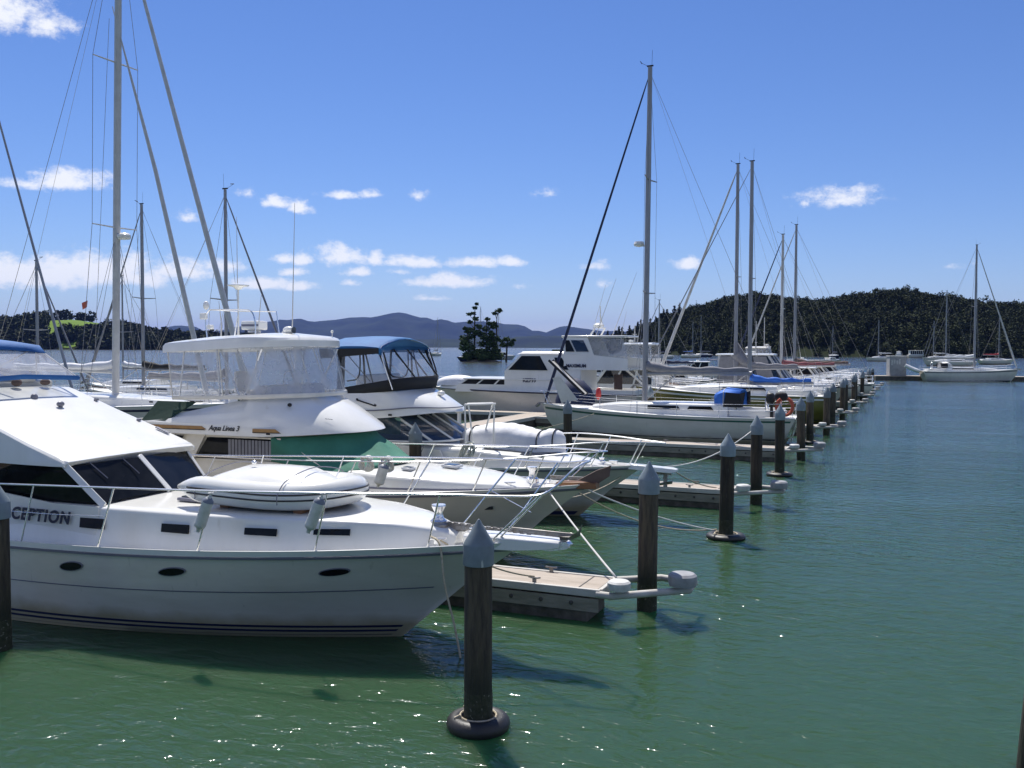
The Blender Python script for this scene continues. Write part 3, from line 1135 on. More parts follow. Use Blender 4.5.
def walkway(name, label, x0, x1, y0, y1, n, parent_group=None):
    t = thing(name, label, 'pontoon', ((x0 + x1) / 2, (y0 + y1) / 2, 0), group=parent_group)
    long_y = (y1 - y0) > (x1 - x0)
    mb = MB()
    for i in range(n):
        if long_y:
            a, b = lerp(y0, y1, i / n), lerp(y0, y1, (i + 1) / n)
            mb.box(((x0 + x1) / 2, (a + b) / 2, .475), (x1 - x0 - .16, b - a - .014, .05))
        else:
            a, b = lerp(x0, x1, i / n), lerp(x0, x1, (i + 1) / n)
            mb.box(((a + b) / 2, (y0 + y1) / 2, .475), (b - a - .014, y1 - y0 - .16, .05))
    mb.build('deck_boards', M['pontoondeck'], t)
    mb = MB()
    cx, cy = (x0 + x1) / 2, (y0 + y1) / 2
    if long_y:
        for xx in (x0 + .04, x1 - .04): mb.box((xx, cy, .42), (.075, y1 - y0, .18))
    else:
        for yy in (y0 + .04, y1 - .04): mb.box((cx, yy, .42), (x1 - x0, .075, .18))
    mb.build('edge_beam', M['waler'], t)
    mb = MB()
    mb.box((cx, cy, .05), (x1 - x0 - .1, y1 - y0 - .1, .54))
    mb.build('float', M['float'], t)
    return t


walkway('main_pontoon', 'long wide pontoon walkway that the finger pontoons branch off', -15.75, -14.32, -14, 41.9, 24)
walkway('finger_pontoon', 'finger pontoon on the far side of the walkway in front of the pilothouse cruiser', -29, -15.77, 40.3, 41.4, 5, 'finger pontoons')
walkway('finger_pontoon', 'finger pontoon at the left behind the near cruiser roof with pale edge', -33, -15.77, 29.6, 30.6, 6, 'finger pontoons')
walkway('finger_pontoon', 'finger pontoon behind the hull of the tall masted yacht', -64, -46, 55.4, 56.5, 6, 'finger pontoons')

# service post on the walkway
t = thing('service_post', 'white service post with a wider cap standing on the walkway behind the third cruiser', 'service post', (-13.95 - .5, 29.08, .5))
mb = MB()
mb.lathe([(.13, .5), (.13, .53), (.09, .56), (.09, 1.25)], (-14.45, 29.08, 0), 14)
mb.build('post', M['gel'], t)
mb = MB()
mb.lathe([(.1, 1.25), (.19, 1.29), (.19, 1.36), (.12, 1.4), (0, 1.41)], (-14.45, 29.08, 0), 14)
mb.build('lamp_cap', M['gel'], t)

# breakwater pontoon on the far right with its shed
bx0, by0, bx1, by1 = -1.0, 126.4, 70, 146.5
d = V((bx1 - bx0, by1 - by0, 0)).normalized()
ang = math.atan2(d.y, d.x)
t = thing('breakwater_pontoon', 'long dark breakwater pontoon lying across the water at the right', 'pontoon', (bx0, by0, 0))
cx, cy = (bx0 + bx1) / 2, (by0 + by1) / 2
ln = math.hypot(bx1 - bx0, by1 - by0)
mb = MB(); mb.box((cx, cy, .1), (ln, 2.4, .8), rz=ang); mb.build('float', M['float'], t)
mb = MB(); mb.box((cx, cy, .55), (ln, 2.5, .1), rz=ang); mb.build('deck', M['pontoondeck'], t)
sx, sy = bx0 + d.x * 2.9, by0 + d.y * 2.9
t = thing('pontoon_shed', 'grey box shed standing near the end of the breakwater pontoon', 'shed', (sx, sy, .6))
mb = MB(); mb.box((sx, sy, 1.85), (2.1, 1.7, 2.5), rz=ang); mb.build('wall', M['stone'], t, bevel=.04)
mb = MB(); mb.box((sx, sy, 3.16), (2.25, 1.85, .12), rz=ang); mb.build('roof', M['bumper'], t, bevel=.03)
mb = MB()
q = Matrix.Rotation(ang, 4, 'Z')
for i, k in enumerate((-.75, -.45, -.1, .2)):
    p = V((sx, sy, 0)) + q @ V((k, -.866, 0))
    mb.box((p.x, p.y, 2.35 + .1 * (i % 2)), (.2, .02, .7 - .1 * (i % 3)), rz=ang)
mb.build_each('notice', M['bumper'], t)
# the wharf post at the camera's right
x, y = 5.43, 1.22
t = thing('wharf_post', 'dark timber post cut off by the right edge of the picture', 'post', (x + .09, y, 0))
mb = MB()
mb.lathe([(.15, -1), (.15, .3), (.145, 1.3), (.14, 1.32), (.1, 1.36)], (x + .09, y, 0), 20)
mb.build('shaft', M['pile'], t)
t.rotation_euler = (0, R(4), 0)
# ------------------------------------------------------------------ boat kit
class Hull:
    """Topsides as stacked level lines, each with its own stem position, breadth and height.
    levels (top to bottom): dict(xb, hb, zs, zb, tr, p, s0, zc) ; x runs from xs (stern) to xb (stem); +x is the bow"""
    def __init__(s, xs, levels, yc, n=40):
        s.xs, s.lv, s.yc, s.n = xs, levels, yc, n

    def lev(s, k, u):
        L = s.lv[k]
        xs = L.get('xs', s.xs)
        x = lerp(xs, L['xb'], u)
        tr, s0, p = L.get('tr', .85), L.get('s0', .35), L.get('p', 2.6)
        if u < s0:
            hb = L['hb'] * (1 - (1 - tr) * ((s0 - u) / s0) ** 2)
        else:
            hb = L['hb'] * (1 - ((u - s0) / (1 - s0)) ** p)
        z = L['zs'] + (L['zb'] - L['zs']) * u ** L.get('zp', 1.6) - L.get('sag', 0) * math.sin(PI * u)
        return x, max(hb, .004), z

    def at(s, u, t):
        k = min(int(t), len(s.lv) - 2)
        f = t - k
        a, b = s.lev(k, u), s.lev(k + 1, u)
        fl = s.lv[k].get('flare', 0) * math.sin(PI * f) * sst(.4, .95, u)
        return lerp(a[0], b[0], f), max(.004, lerp(a[1], b[1], f) - fl), lerp(a[2], b[2], f)

    def pt(s, u, t, side=-1, out=0.0):
        x, hb, z = s.at(u, t)
        p = V((x, s.yc + side * hb, z))
        if out:
            e = 1e-3
            a, b = s.at(min(1, u + e), t), s.at(max(0, u - e), t)
            c, d = s.at(u, t + e), s.at(u, max(0, t - e))
            du = V((a[0] - b[0], side * (a[1] - b[1]), a[2] - b[2]))
            dt = V((c[0] - d[0], side * (c[1] - d[1]), c[2] - d[2]))
            nr = du.cross(dt)
            if nr.y * side < 0: nr = -nr
            nr.normalize()
            p += nr * out
        return p

    def us(s):
        return [1 - (1 - i / s.n) ** 1.5 for i in range(s.n + 1)]

    def find(s, x, t=0):
        lo, hi = 0, 1
        for _ in range(40):
            m = (lo + hi) / 2
            if s.at(m, t)[0] < x: lo = m
            else: hi = m
        return lo

    def shell(s, name, mat, parent, sub=4, t0=0, t1=None):
        mb = MB()
        t1 = len(s.lv) - 1 if t1 is None else t1
        T = [lerp(t0, t1, i / (sub * (len(s.lv) - 1))) for i in range(sub * (len(s.lv) - 1) + 1)]
        rows = []
        for u in s.us():
            rows.append([s.pt(u, t, -1) for t in T] + [s.pt(u, t, 1) for t in reversed(T)])
        mb.loft(rows, closed=False, caps=False)
        m = len(rows[0])
        mb.f.append(tuple(range(m)))
        return mb.build(name, mat, parent, smooth=45)

    def strip(s, name, mat, parent, ta, tb, u0=0, u1=1, out=.006, sides=(-1, 1), kind=None):
        """ta, tb: level parameter, or function of u"""
        fa = ta if callable(ta) else (lambda u: ta)
        fb = tb if callable(tb) else (lambda u: tb)
        mb = MB()
        for sd in sides:
            rows = []
            for i in range(s.n + 1):
                u = lerp(u0, u1, 1 - (1 - i / s.n) ** 1.4)
                rows.append([s.pt(u, fa(u), sd, .001), s.pt(u, fa(u), sd, out), s.pt(u, fb(u), sd, out), s.pt(u, fb(u), sd, .001)])
            mb.loft(rows, closed=True)
        return mb.build(name, mat, parent, smooth=40)

    def zline(s, z):
        """t as a function of u where the topsides reach height z"""
        def f(u):
            lo, hi = 0, len(s.lv) - 1
            for _ in range(30):
                m = (lo + hi) / 2
                if s.at(u, m)[2] > z: lo = m
                else: hi = m
            return lo
        return f

    def deck(s, name, mat, parent, inset=.03, drop=.02, camber=.06, u0=0):
        mb = MB()
        rows = []
        for i in range(s.n + 1):
            u = lerp(u0, .998, 1 - (1 - i / s.n) ** 1.5)
            x, hb, z = s.at(u, 0)
            hb = max(.004, hb - inset)
            rows.append([(x - (inset if u > .9 else 0), s.yc + hb * k, z - drop + camber * (1 - k * k) * min(1, hb)) for k in (-1, -.66, -.33, 0, .33, .66, 1)])
        mb.loft(rows, caps=False)
        return mb.build(name, mat, parent, smooth=60)

    def rail(s, name, mat, parent, r=.02, out=.0, dz=.0, u0=0, u1=1, n=8, t=0, sy=1):
        mb = MB()
        pts = [s.pt(lerp(u0, u1, 1 - (1 - i / s.n) ** 1.5), t, -1, out) + V((0, 0, dz)) for i in range(s.n + 1)]
        pts2 = [V((p.x, 2 * s.yc - p.y, p.z)) for p in reversed(pts)]
        allp = pts + (pts2[1:] if u1 >= .999 else [])
        mb.tube(allp, r, n, sy=sy)
        if u1 < .999: mb.tube(pts2, r, n, sy=sy)
        return mb.build(name, mat, parent)


def ellipse_on(hull, x, z_t, rx, rz, side=-1, out=.012, n=20, name='porthole', mat=None, parent=None):
    u = hull.find(x, z_t)
    c = hull.pt(u, z_t, side, out)
    a = (hull.pt(u + .004, z_t, side) - hull.pt(u - .004, z_t, side)).normalized()
    b = (hull.pt(u, z_t - .02, side) - hull.pt(u, z_t + .02, side)).normalized()
    mb = MB()
    mb.panel([c + a * rx * math.cos(2 * PI * i / n) + b * rz * math.sin(2 * PI * i / n) for i in range(n)], .012)
    return mb.build(name, mat, parent, smooth=0)


def rail_set(parent, top, feet, r=.0135, mat=None, name='guard_rail', mids=()):
    """a bent tube rail with its stanchions; each stanchion a mesh of its own"""
    mat = mat or M['steel']
    mb = MB()
    mb.tube(curve_pts(top, 8), r, 8)
    o = mb.build(name, mat, parent)
    for a, b in feet:
        mb = MB()
        mb.tube([a, b], r * .9, 8)
        a = V(a)
        mb.lathe([(.03, 0), (.03, .012), (.016, .02)], a, 10)
        mb.build('stanchion', mat, parent)
    for m in mids:
        mb = MB()
        mb.tube(curve_pts(m, 6), r * .42, 6)
        mb.build('guard_wire', mat, parent)
    return o


def fender(label, a, b, r=.1, parent=None, mat='fender', ends='collar'):
    """a cylindrical fender hung from a by a short line; axis a -> b"""
    a, b = V(a), V(b)
    t = thing('fender', label, 'fender', a)
    ax = (b - a).normalized()
    L = (b - a).length
    Q = ax.to_track_quat('Z', 'Y').to_matrix().to_4x4()
    mb = MB()
    prof = [(.012, .04), (.028, .05), (.028, .075), (r * .6, .085), (r * .9, .105), (r, .14)] + [(r * (.955 if i % 2 else 1), lerp(.15, L - .12, i / 10)) for i in range(11)] + [(r, L - .11), (r * .9, L - .075), (r * .55, L - .055), (.03, L - .04), (.03, L)]
    mb.lathe(prof, a, 18, Q)
    mb.build('body', M[mat], t, smooth=60)
    mb = MB()
    mb.lathe([(r * .5, .07), (r * .64, .086), (r * .93, .105), (r * 1.01, .13), (r * .95, .131)], a, 18, Q)
    mb.build('collar', M[ends], t, smooth=60)
    mb = MB()
    mb.tube([a, a + ax * .1], .01, 6)
    mb.tube([a + V((.03 * math.cos(k), .03 * math.sin(k), 0)) for k in [2 * PI * j / 10 for j in range(10)]], .009, 5, True)
    mb.build('lanyard', M['ropewhite'], t)
    return t


def letters(txt, size, mat, parent, M4, name='lettering', shear=0, extrude=.004, bold=0, space=1.0):
    cu = bpy.data.curves.new(name, 'FONT')
    cu.body = txt
    cu.size = size
    cu.shear = shear
    cu.extrude = extrude
    cu.offset = bold
    cu.space_character = space
    o = bpy.data.objects.new(name, cu)
    COL.objects.link(o)
    bpy.context.view_layer.update()
    me = bpy.data.meshes.new_from_object(o.evaluated_get(bpy.context.evaluated_depsgraph_get()))
    bpy.data.objects.remove(o)
    me.name = name
    me.materials.clear()
    me.materials.append(mat)
    o = bpy.data.objects.new(name, me)
    COL.objects.link(o)
    o.parent = parent
    off = base_of(parent)
    o.matrix_local = Matrix.Translation(-off) @ M4
    return o


def frame_m(o, x, y):
    """matrix with origin o, text direction x and up y"""
    x = V(x).normalized()
    z = x.cross(V(y)).normalized()
    y = z.cross(x)
    m = Matrix((x, y, z)).transposed().to_4x4()
    m.translation = V(o)
    return m


def trunk(hull, hbt, zt, x0, x1, n=50, crown=.04, ease=.8):
    """raised cabin trunk on a deck: half-breadth and top height tables by x"""
    mb = MB()
    rows = []
    yc = hull.yc
    for i in range(n + 1):
        x = lerp(x0, x1, (i / n) ** ease)
        hb, z = interp(hbt, x), interp(zt, x)
        zd = hull.at(min(1, max(0, hull.find(x))), 0)[2]
        z = max(z, zd + .02)
        prof = [(hb + .05, zd - .03), (hb + .02, zd + .3 * (z - zd)), (hb, z - .25 * (z - zd)), (hb - .03, z - .08 * (z - zd)), (hb - .09, z), (hb * .5, z + crown * .75), (0, z + crown)]
        r = [(x, yc - max(0, w_), q) for w_, q in prof] + [(x, yc + max(0, w_), q) for w_, q in reversed(prof[:-1])]
        rows.append(r)
    mb.loft(rows)
    return mb


def outline(yc, xa, xn, hb, n=28, full=2.4, corner=.55):
    """plan outline, near aft -> round the nose -> far aft; xn is the nose on the centreline"""
    pts = []
    xc = xn - corner
    pts.append((xa, yc - hb))
    for i in range(n + 1):
        a = -PI / 2 + PI * i / n
        pts.append((xc + (xn - xc) * math.copysign(abs(math.cos(a)) ** (2 / full), math.cos(a)), yc + hb * math.copysign(abs(math.sin(a)) ** (2 / full), math.sin(a))))
    pts.append((xa, yc + hb))
    return pts


def stack(levels, caps=True):
    """loft between plan outlines; each level = (outline, z or function of x, k)"""
    mb = MB()
    rows = []
    for ol, z in levels:
        rows.append([(x, y, z(x, y) if callable(z) else z) for x, y in ol])
    mb.loft(rows, closed=True, caps=caps)
    return mb
# ================================================================== the near white cruiser
Y1 = 2.6
b1 = thing('motor_cruiser', 'big white motor cruiser nearest the camera, dark oval portholes along its shaded hull', 'motor cruiser', (-6.5, Y1, 0), group='motor cruisers berthed bow out')
h1 = Hull(-13.6, [dict(xb=-.58, hb=1.78, zs=1.12, zb=1.47, tr=.9, s0=.45, p=2.5, zp=2.0, flare=0),
                  dict(xb=-1.42, hb=1.74, zs=.62, zb=.86, tr=.9, s0=.45, p=2.35, zp=2.0, flare=.03),
                  dict(xb=-2.4, hb=1.68, zs=0.0, zb=0.02, tr=.92, s0=.4, p=2.1),
                  dict(xb=-3.4, hb=.5, zs=-.5, zb=-.45, tr=.9, s0=.4, p=2.0)], Y1, 48)
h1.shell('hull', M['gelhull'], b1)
h1.deck('deck', M['deck'], b1)
h1.strip('rubbing_strake', M['greystripe'], b1, .01, .065, 0, 1, .028)
h1.strip('toe_rail', M['gel'], b1, lambda u: -.16, lambda u: .0, 0, 1, .012)
h1.strip('knuckle_line', M['greystripe'], b1, 1.0, 1.022, 0, .97, .004)
h1.strip('boot_stripe', M['navystripe'], b1, h1.zline(.2), h1.zline(.168), 0, .985, .005)
h1.strip('boot_stripe', M['navystripe'], b1, h1.zline(.128), h1.zline(.098), 0, .985, .005)
h1.strip('antifouling_band', M['antifoul'], b1, h1.zline(.05), h1.zline(-.05), 0, .985, .004)
for x in (-10.6, -8.8, -6.95, -5.22, -2.93):
    t_ = .66 if x > -6 else .62
    o = ellipse_on(h1, x, .45, .195, .082, -1, .012, name='porthole', mat=M['darkglass'], parent=b1)
    f = ellipse_on(h1, x, .45, .215, .1, -1, .006, name='frame', mat=M['greystripe'], parent=b1)
    f.parent = o
    ellipse_on(h1, x, .43, .155, .058, 1, .012, name='porthole', mat=M['glass'], parent=b1)

# foredeck trunk with its row of small dark side lights
TR = [(-13, .02, 1.36, 1.78), (-8.2, .02, 1.36, 1.79), (-6.5, 0, 1.34, 1.80), (-5, 0, 1.26, 1.80), (-3.8, 0, 1.1, 1.81), (-2.9, 0, .86, 1.80), (-2.2, 0, .56, 1.76), (-1.75, 0, .3, 1.68), (-1.5, 0, .12, 1.58)]
def trunk_row(x, hb, z):
    u = h1.find(x)
    zd = h1.at(u, 0)[2] + .005
    r = []
    for sd, seq in ((-1, 0), (1, 1)):
        prof = [(hb + .07, zd - .03), (hb + .045, zd + .05), (hb + .01, z - .07), (hb - .0, z - .03), (hb - .03, z - .006), (max(hb - .2, hb * .5), z + .008), (0.0, z + .03)]
        pts = [(x, Y1 + sd * max(0.0, w_), min(zz, z + .035) if zz > zd else zz) for w_, zz in prof]
        r += pts if seq == 0 else list(reversed(pts))[1:]
    return r
mb = MB()
rows = []
for i in range(61):
    x = lerp(-13, -1.5, (i / 60) ** .8)
    rows.append(trunk_row(x, interp([(a, c) for a, b, c, d in TR], x), interp([(a, d) for a, b, c, d in TR], x)))
mb.loft(rows)
mb.build('foredeck_trunk', M['gel'], b1, smooth=38)
for x0, x1, za, zb in ((-7.15, -6.68, 1.62, 1.475), (-5.63, -5.16, 1.635, 1.515), (-4.26, -3.77, 1.655, 1.56), (-3.25, -2.76, 1.68, 1.6)):
    ya = Y1 - interp([(a, c) for a, b, c, d in TR], x0) - .03
    yb = Y1 - interp([(a, c) for a, b, c, d in TR], x1) - .03
    mb = MB()
    mb.panel([(x0, ya - .012, za), (x1, yb - .012, za + .008), (x1, yb - .03, zb), (x0, ya - .03, zb)], .02)
    o = mb.build('side_light', M['darkglass'], b1, smooth=0)
# flush deck hatch
mb = MB(); mb.box((-5.75, Y1 - .35, 1.855), (.52, .52, .05), ry=.01); o = mb.build('deck_hatch', M['greystripe'], b1, bevel=.012)
mb = MB(); mb.box((-5.75, Y1 - .35, 1.885), (.42, .42, .03), ry=.01); mb.build('pane', M['blueglass'], o)

# saloon: side walls, raked windscreen in panes, white mullions
ROOF_F, ROOF_Z = -7.5, 2.43
def yw(k): return Y1 + k
base = dict(nb=(-6.80, yw(-1.27), 1.80), cb=(-6.76, yw(.06), 1.84), fb=(-6.95, yw(1.2), 1.80), nt=(-7.50, yw(-1.36), 2.40), ct=(-7.27, yw(-.08), 2.41), ft=(-7.58, yw(1.3), 2.40), ab=(-13.2, yw(-1.36), 1.8), at=(-13.2, yw(-1.38), 2.38), afb=(-13.2, yw(1.3), 1.8), aft=(-13.2, yw(1.36), 2.38))
B = {k: V(v) for k, v in base.items()}
mb = MB()   # solid dark interior core just inside the glass keeps the saloon closed
mb.loft([[B['ab'] + V((0, .06, 0)), B['at'] + V((0, .06, 0)), B['aft'] - V((0, .06, 0)), B['afb'] - V((0, .06, 0))],
         [B['nb'] + V((-.1, .06, 0)), B['nt'] + V((-.06, .06, 0)), B['ft'] + V((-.06, -.06, 0)), B['fb'] + V((-.1, -.06, 0))]], closed=True)
mb.build('saloon_interior', M['navystripe'], b1, smooth=0)
def quad_on(a, b, c, d, u0, u1, v0, v1):
    f = lambda u, v: (a.lerp(b, u)).lerp(d.lerp(c, u), v)
    return [f(u0, v0), f(u1, v0), f(u1, v1), f(u0, v1)]
inside = (-8.5, Y1, 2.1)
def pane(a, b, c, d, u0=.04, u1=.96, v0=.05, v1=.95, name='window', m='darkglass', t=.02):
    mb = MB()
    mb.panel(quad_on(a, b, c, d, u0, u1, v0, v1), t, inside)
    return mb.build(name, M[m], b1, smooth=0)
# centre mullion at the middle; two front panes each side
pane(B['nb'], B['cb'], B['ct'], B['nt'], .04, .965)
pane(B['cb'], B['fb'], B['ft'], B['ct'], .035, .96)
pane(B['ab'], B['nb'], B['nt'], B['at'], .66, .985, .02, .96)
pane(B['ab'], B['nb'], B['nt'], B['at'], .36, .645, .1, .96)
pane(B['fb'], B['afb'], B['aft'], B['ft'], .015, .34, .02, .96)
mb = MB()
def bar(p, q, w_=.05, d_=.03):
    p, q = V(p), V(q)
    ax = (q - p)
    mid = (p + q) / 2
    out = (mid - V(inside)); out.z = 0; out.normalize()
    sd = ax.cross(out).normalized()
    mb.panel([p - sd * w_, q - sd * w_, q + sd * w_, p + sd * w_], d_, inside)
bar(B['nb'], B['nt'], .05, .045)
bar(B['cb'], B['ct'], .045, .045)
bar(B['fb'], B['ft'], .05, .045)
mb.build_each('window_frame', M['gel'], b1, bevel=.008)
# cabin side below the windows, carrying the name
mb = MB()
mb.panel([(-13.2, yw(-1.40), 1.28), (-6.85, yw(-1.36), 1.33), (-6.80, yw(-1.36), 1.80), (-7.7, yw(-1.375), 1.80), (-9.1, yw(-1.385), 1.93), (-13.2, yw(-1.40), 1.99)], .03, inside)
mb.panel([(-13.2, yw(1.40), 1.28), (-6.95, yw(1.33), 1.33), (-6.95, yw(1.3), 1.80), (-13.2, yw(1.40), 1.99)], .03, inside)
mb.build_each('cabin_side', M['gel'], b1)
letters('CEPTION', .262, M['navystripe'], b1, frame_m((-8.56, yw(-1.42) - .012, 1.515), (1, .004, -.004), (0, 0, 1)), shear=.25, bold=.0085, space=1.16)
# wipers on the front panes
for f_ in (.3, .75):
    p = B['nt'].lerp(B['ct'], f_); q = p.lerp(B['nb'].lerp(B['cb'], f_ + .05), .45)
    mb = MB(); mb.tube([p + V((.06, -.03, 0)), q + V((.07, -.03, .02))], .008, 5); mb.build('wiper', M['greystripe'], b1)

# flybridge: the long white sloping front over the saloon, side coaming and roof edge
def fb_row(x, hb, z, zl):
    return [(x, Y1 - hb - .0, zl), (x, Y1 - hb, zl + .05), (x, Y1 - hb + .02, z - .03), (x, Y1 - hb + .06, z), (x, Y1 - hb * .5, z + .03), (x, Y1, z + .04), (x, Y1 + hb * .5, z + .03), (x, Y1 + hb - .06, z), (x, Y1 + hb - .02, z - .03), (x, Y1 + hb, zl + .05), (x, Y1 + hb, zl)]
mb = MB()
FB = [(-13.4, 1.42, 3.42, 2.37), (-10.35, 1.40, 3.42, 2.37), (-10.2, 1.40, 3.38, 2.37), (-9.2, 1.44, 3.03, 2.37), (-8.2, 1.48, 2.70, 2.37), (-7.62, 1.47, 2.515, 2.37), (-7.46, 1.44, 2.46, 2.37)]
rows = [fb_row(*q) for q in FB]
# curved front edge
for i in (1, 2, 3):
    k = i / 3
    rows.append([(x + .16 * k * (1 - ((y - Y1) / 1.45) ** 2), y, z - .018 * k) for (x, y, z) in fb_row(-7.44, 1.43 - .02 * k, 2.45, 2.37)])
mb.loft(rows)
mb.build('flybridge', M['gel'], b1, smooth=30, bevel=.012)
# instrument hood and screen base under the canopy
mb = MB()
mb.box((-10.9, Y1, 3.5), (.75, 2.3, .2), ry=.12); mb.box((-10.62, Y1 + .5, 3.63), (.3, .5, .16), ry=.3)
mb.build('helm_console', M['cream'], b1, bevel=.05)
mb = MB()
for y, k in ((-.35, .09), (.15, .07), (.75, .06)):
    mb.blob((-10.28, Y1 + y, 3.47 + k), (.08, .1, k), 10, 6)
mb.build_each('flybridge_fitting', M['brown'], b1)
mb = MB()
mb.blob((-9.35, Y1 + .25, 3.18), (.05, .08, .05), 10, 6); mb.box((-9.35, Y1 + .25, 3.12), (.05, .05, .1))
mb.blob((-9.8, Y1 + .1, 3.3), (.05, .07, .06), 10, 6)
mb.build('horn', M['greystripe'], b1)
mb = MB(); mb.box((-8.05, Y1 + 1.3, 2.69), (.3, .06, .02), ry=.33); mb.box((-9.6, Y1 + 1.28, 3.2), (.06, .06, .04)); mb.box((-8.6, Y1 + 1.3, 2.86), (.06, .06, .04))
mb.build('grab_fitting', M['greystripe'], b1)
# canopy: blue top, clear front and sides, blue base band
fr_b = [(-9.95, yw(k * 1.18), 3.66 - .05 * abs(k)) for k in (-1, -.5, 0, .5, 1)]
fr_t = [(-10.75, yw(k * 1.02), 4.14) for k in (-1, -.5, 0, .5, 1)]
mb = MB(); mb.loft([[V(p) for p in fr_b], [V(p) for p in fr_t]], caps=False)
mb.build('canopy_front', M['vinyl'], b1, smooth=60)
mb = MB()
for sd in (-1, 1):
    mb.add([(-9.95, yw(sd * 1.18), 3.61), (-13.2, yw(sd * 1.25), 3.66), (-13.2, yw(sd * 1.1), 4.16), (-10.75, yw(sd * 1.02), 4.14)], [(0, 1, 2, 3)])
mb.build_each('canopy_side', M['vinyl2'], b1, smooth=0)
mb = MB()
rows = []
for x, z in ((-10.62, 4.06), (-10.78, 4.2), (-11.4, 4.27), (-12.3, 4.29), (-13.2, 4.26)):
    rows.append([(x, yw(-1.1), z - .18)] + [(x, yw(k * 1.07), z + .07 * (1 - k * k)) for k in (-1, -.6, -.2, .2, .6, 1)] + [(x, yw(1.1), z - .18)])
mb.loft(rows, caps=False)
o = mb.build('canopy_top', M['blue'], b1, smooth=50)
so_ = o.modifiers.new('thick', 'SOLIDIFY'); so_.thickness = .012
mb = MB()
for a, b in ((fr_b, None),):
    mb.loft([[(x + .02, y, z + .035), (x + .03, y, z - .01), (x + .01, y, z - .05), (x - .02, y, z - .01)] for x, y, z in fr_b], closed=True)
for sd in (-1, 1):
    mb.loft([[(x, yw(sd * 1.2), z + .03), (x, yw(sd * 1.22), z - .01), (x, yw(sd * 1.2), z - .05), (x, yw(sd * 1.17), z)] for x, z in ((-9.93, 3.61), (-11.5, 3.63), (-13.2, 3.66))], closed=True)
mb.build('canopy_band', M['blue'], b1, smooth=50)
mb = MB()
for sd in (-1, 1):
    mb.tube([(-9.97, yw(sd * 1.17), 3.62), (-10.75, yw(sd * 1.03), 4.12)], .017, 6)
    mb.tube([(-11.0, yw(sd * 1.19), 3.62), (-10.85, yw(sd * 1.05), 4.15)], .014, 6)
    mb.tube([(-12.4, yw(sd * 1.19), 3.62), (-10.9, yw(sd * 1.05), 4.15)], .014, 6)
mb.tube([(-10.0, yw(-.1), 3.66), (-11.9, yw(-1.0), 4.15)], .02, 6)
mb.build('canopy_frame', M['whitemast'], b1)

# guard rail, pulpit and stanchions
NR = [(-13.2, yw(-1.72), 2.02), (-10, yw(-1.75), 2.06), (-8.4, yw(-1.74), 2.10), (-6.2, yw(-1.72), 2.17), (-4.56, yw(-1.66), 2.22), (-2.8, yw(-1.45), 2.27), (-1.3, yw(-1.0), 2.28), (-.5, yw(-.66), 2.26), (-.1, yw(-.5), 2.28), (.12, yw(-.4), 2.42), (.28, yw(-.28), 2.6), (.36, yw(-.1), 2.67), (.36, yw(.1), 2.67),
      (.26, yw(.36), 2.65), (-.3, yw(.72), 2.56), (-1.5, yw(1.22), 2.50), (-3.0, yw(1.5), 2.42), (-5, yw(1.66), 2.33), (-8, yw(1.74), 2.2), (-13.2, yw(1.72), 2.08)]
def foot(x, sd): 
    u = h1.find(x)
    p = h1.pt(u, 0, sd)
    return (p.x, p.y - sd * .05, p.z + .01)
ft = []
for xb_, xt in ((-9.7, -9.3), (-8.0, -7.7), (-6.5, -6.15), (-4.83, -4.45), (-3.15, -2.74), (-1.72, -1.3)):
    z_ = interp([(p[0], p[2]) for p in NR[:9]], xt); y_ = interp([(p[0], p[1]) for p in NR[:9]], xt)
    ft.append((foot(xb_, -1), (xt, y_, z_)))
for xb_, xt in ((-9.7, -9.3), (-6.5, -6.15), (-4.83, -4.45), (-3.3, -2.7), (-1.9, -1.1)):
    far = sorted([(p[0], p[1], p[2]) for p in NR[11:]])
    ft.append((foot(xb_, 1), (xt, interp([(p[0], p[1]) for p in far], xt), interp([(p[0], p[2]) for p in far], xt))))
ft.append(((-.98, yw(-.2), 1.5), (-.1, yw(-.5), 2.28)))
ft.append(((-.92, yw(-.12), 1.5), (-.02, yw(-.46), 2.33)))
ft.append(((-.95, yw(.2), 1.5), (-.3, yw(.72), 2.56)))
rail_set(b1, NR, ft, .0145, mids=[[foot(-13, -1)[:2] + (1.65,), (-8.0, yw(-1.74), 1.70), (-6.36, yw(-1.72), 1.75)],
                                  [(-1.55, yw(1.1), 2.05), (-.62, yw(.5), 1.86)]])
# bow plank, roller, windlass, chain and stowed anchor
mb = MB()
rows = []
for x, hw, zb_, zt in ((-1.35, .2, 1.42, 1.62), (-.6, .19, 1.44, 1.63), (-.1, .16, 1.49, 1.62), (.03, .12, 1.52, 1.61)):
    rows.append([(x, yw(-hw), zb_), (x, yw(-hw - .01), zt - .03), (x, yw(-hw + .03), zt), (x, yw(hw - .03), zt), (x, yw(hw + .01), zt - .03), (x, yw(hw), zb_)])
mb.loft(rows, closed=True)
mb.build('bow_plank', M['gel'], b1, smooth=30, bevel=.01)
wl = (-1.82, yw(-.02))
mb = MB()
mb.lathe([(.17, 1.6), (.17, 1.7), (.13, 1.72)], (*wl, 0), 18)
o = mb.build('windlass', M['galv'], b1)
mb = MB()
mb.lathe([(.1, 1.7), (.12, 1.74), (.075, 1.78), (.06, 1.86), (.09, 1.92), (.105, 1.95), (.1, 1.97), (0, 1.975)], (*wl, 0), 18)
mb.build('drum', M['steel'], o)
mb = MB(); mb.box((-1.55, yw(.05), 1.66), (.3, .16, .1)); mb.build('gearbox', M['galv'], o, bevel=.02)
mb = MB()
for i in range(26):
    f = i / 25
    p = V((-1.7, yw(-.02), 1.72)).lerp(V((-.45, yw(0), 1.665)), f)
    mb.box(p, (.062, .022 if i % 2 else .045, .045 if i % 2 else .022))
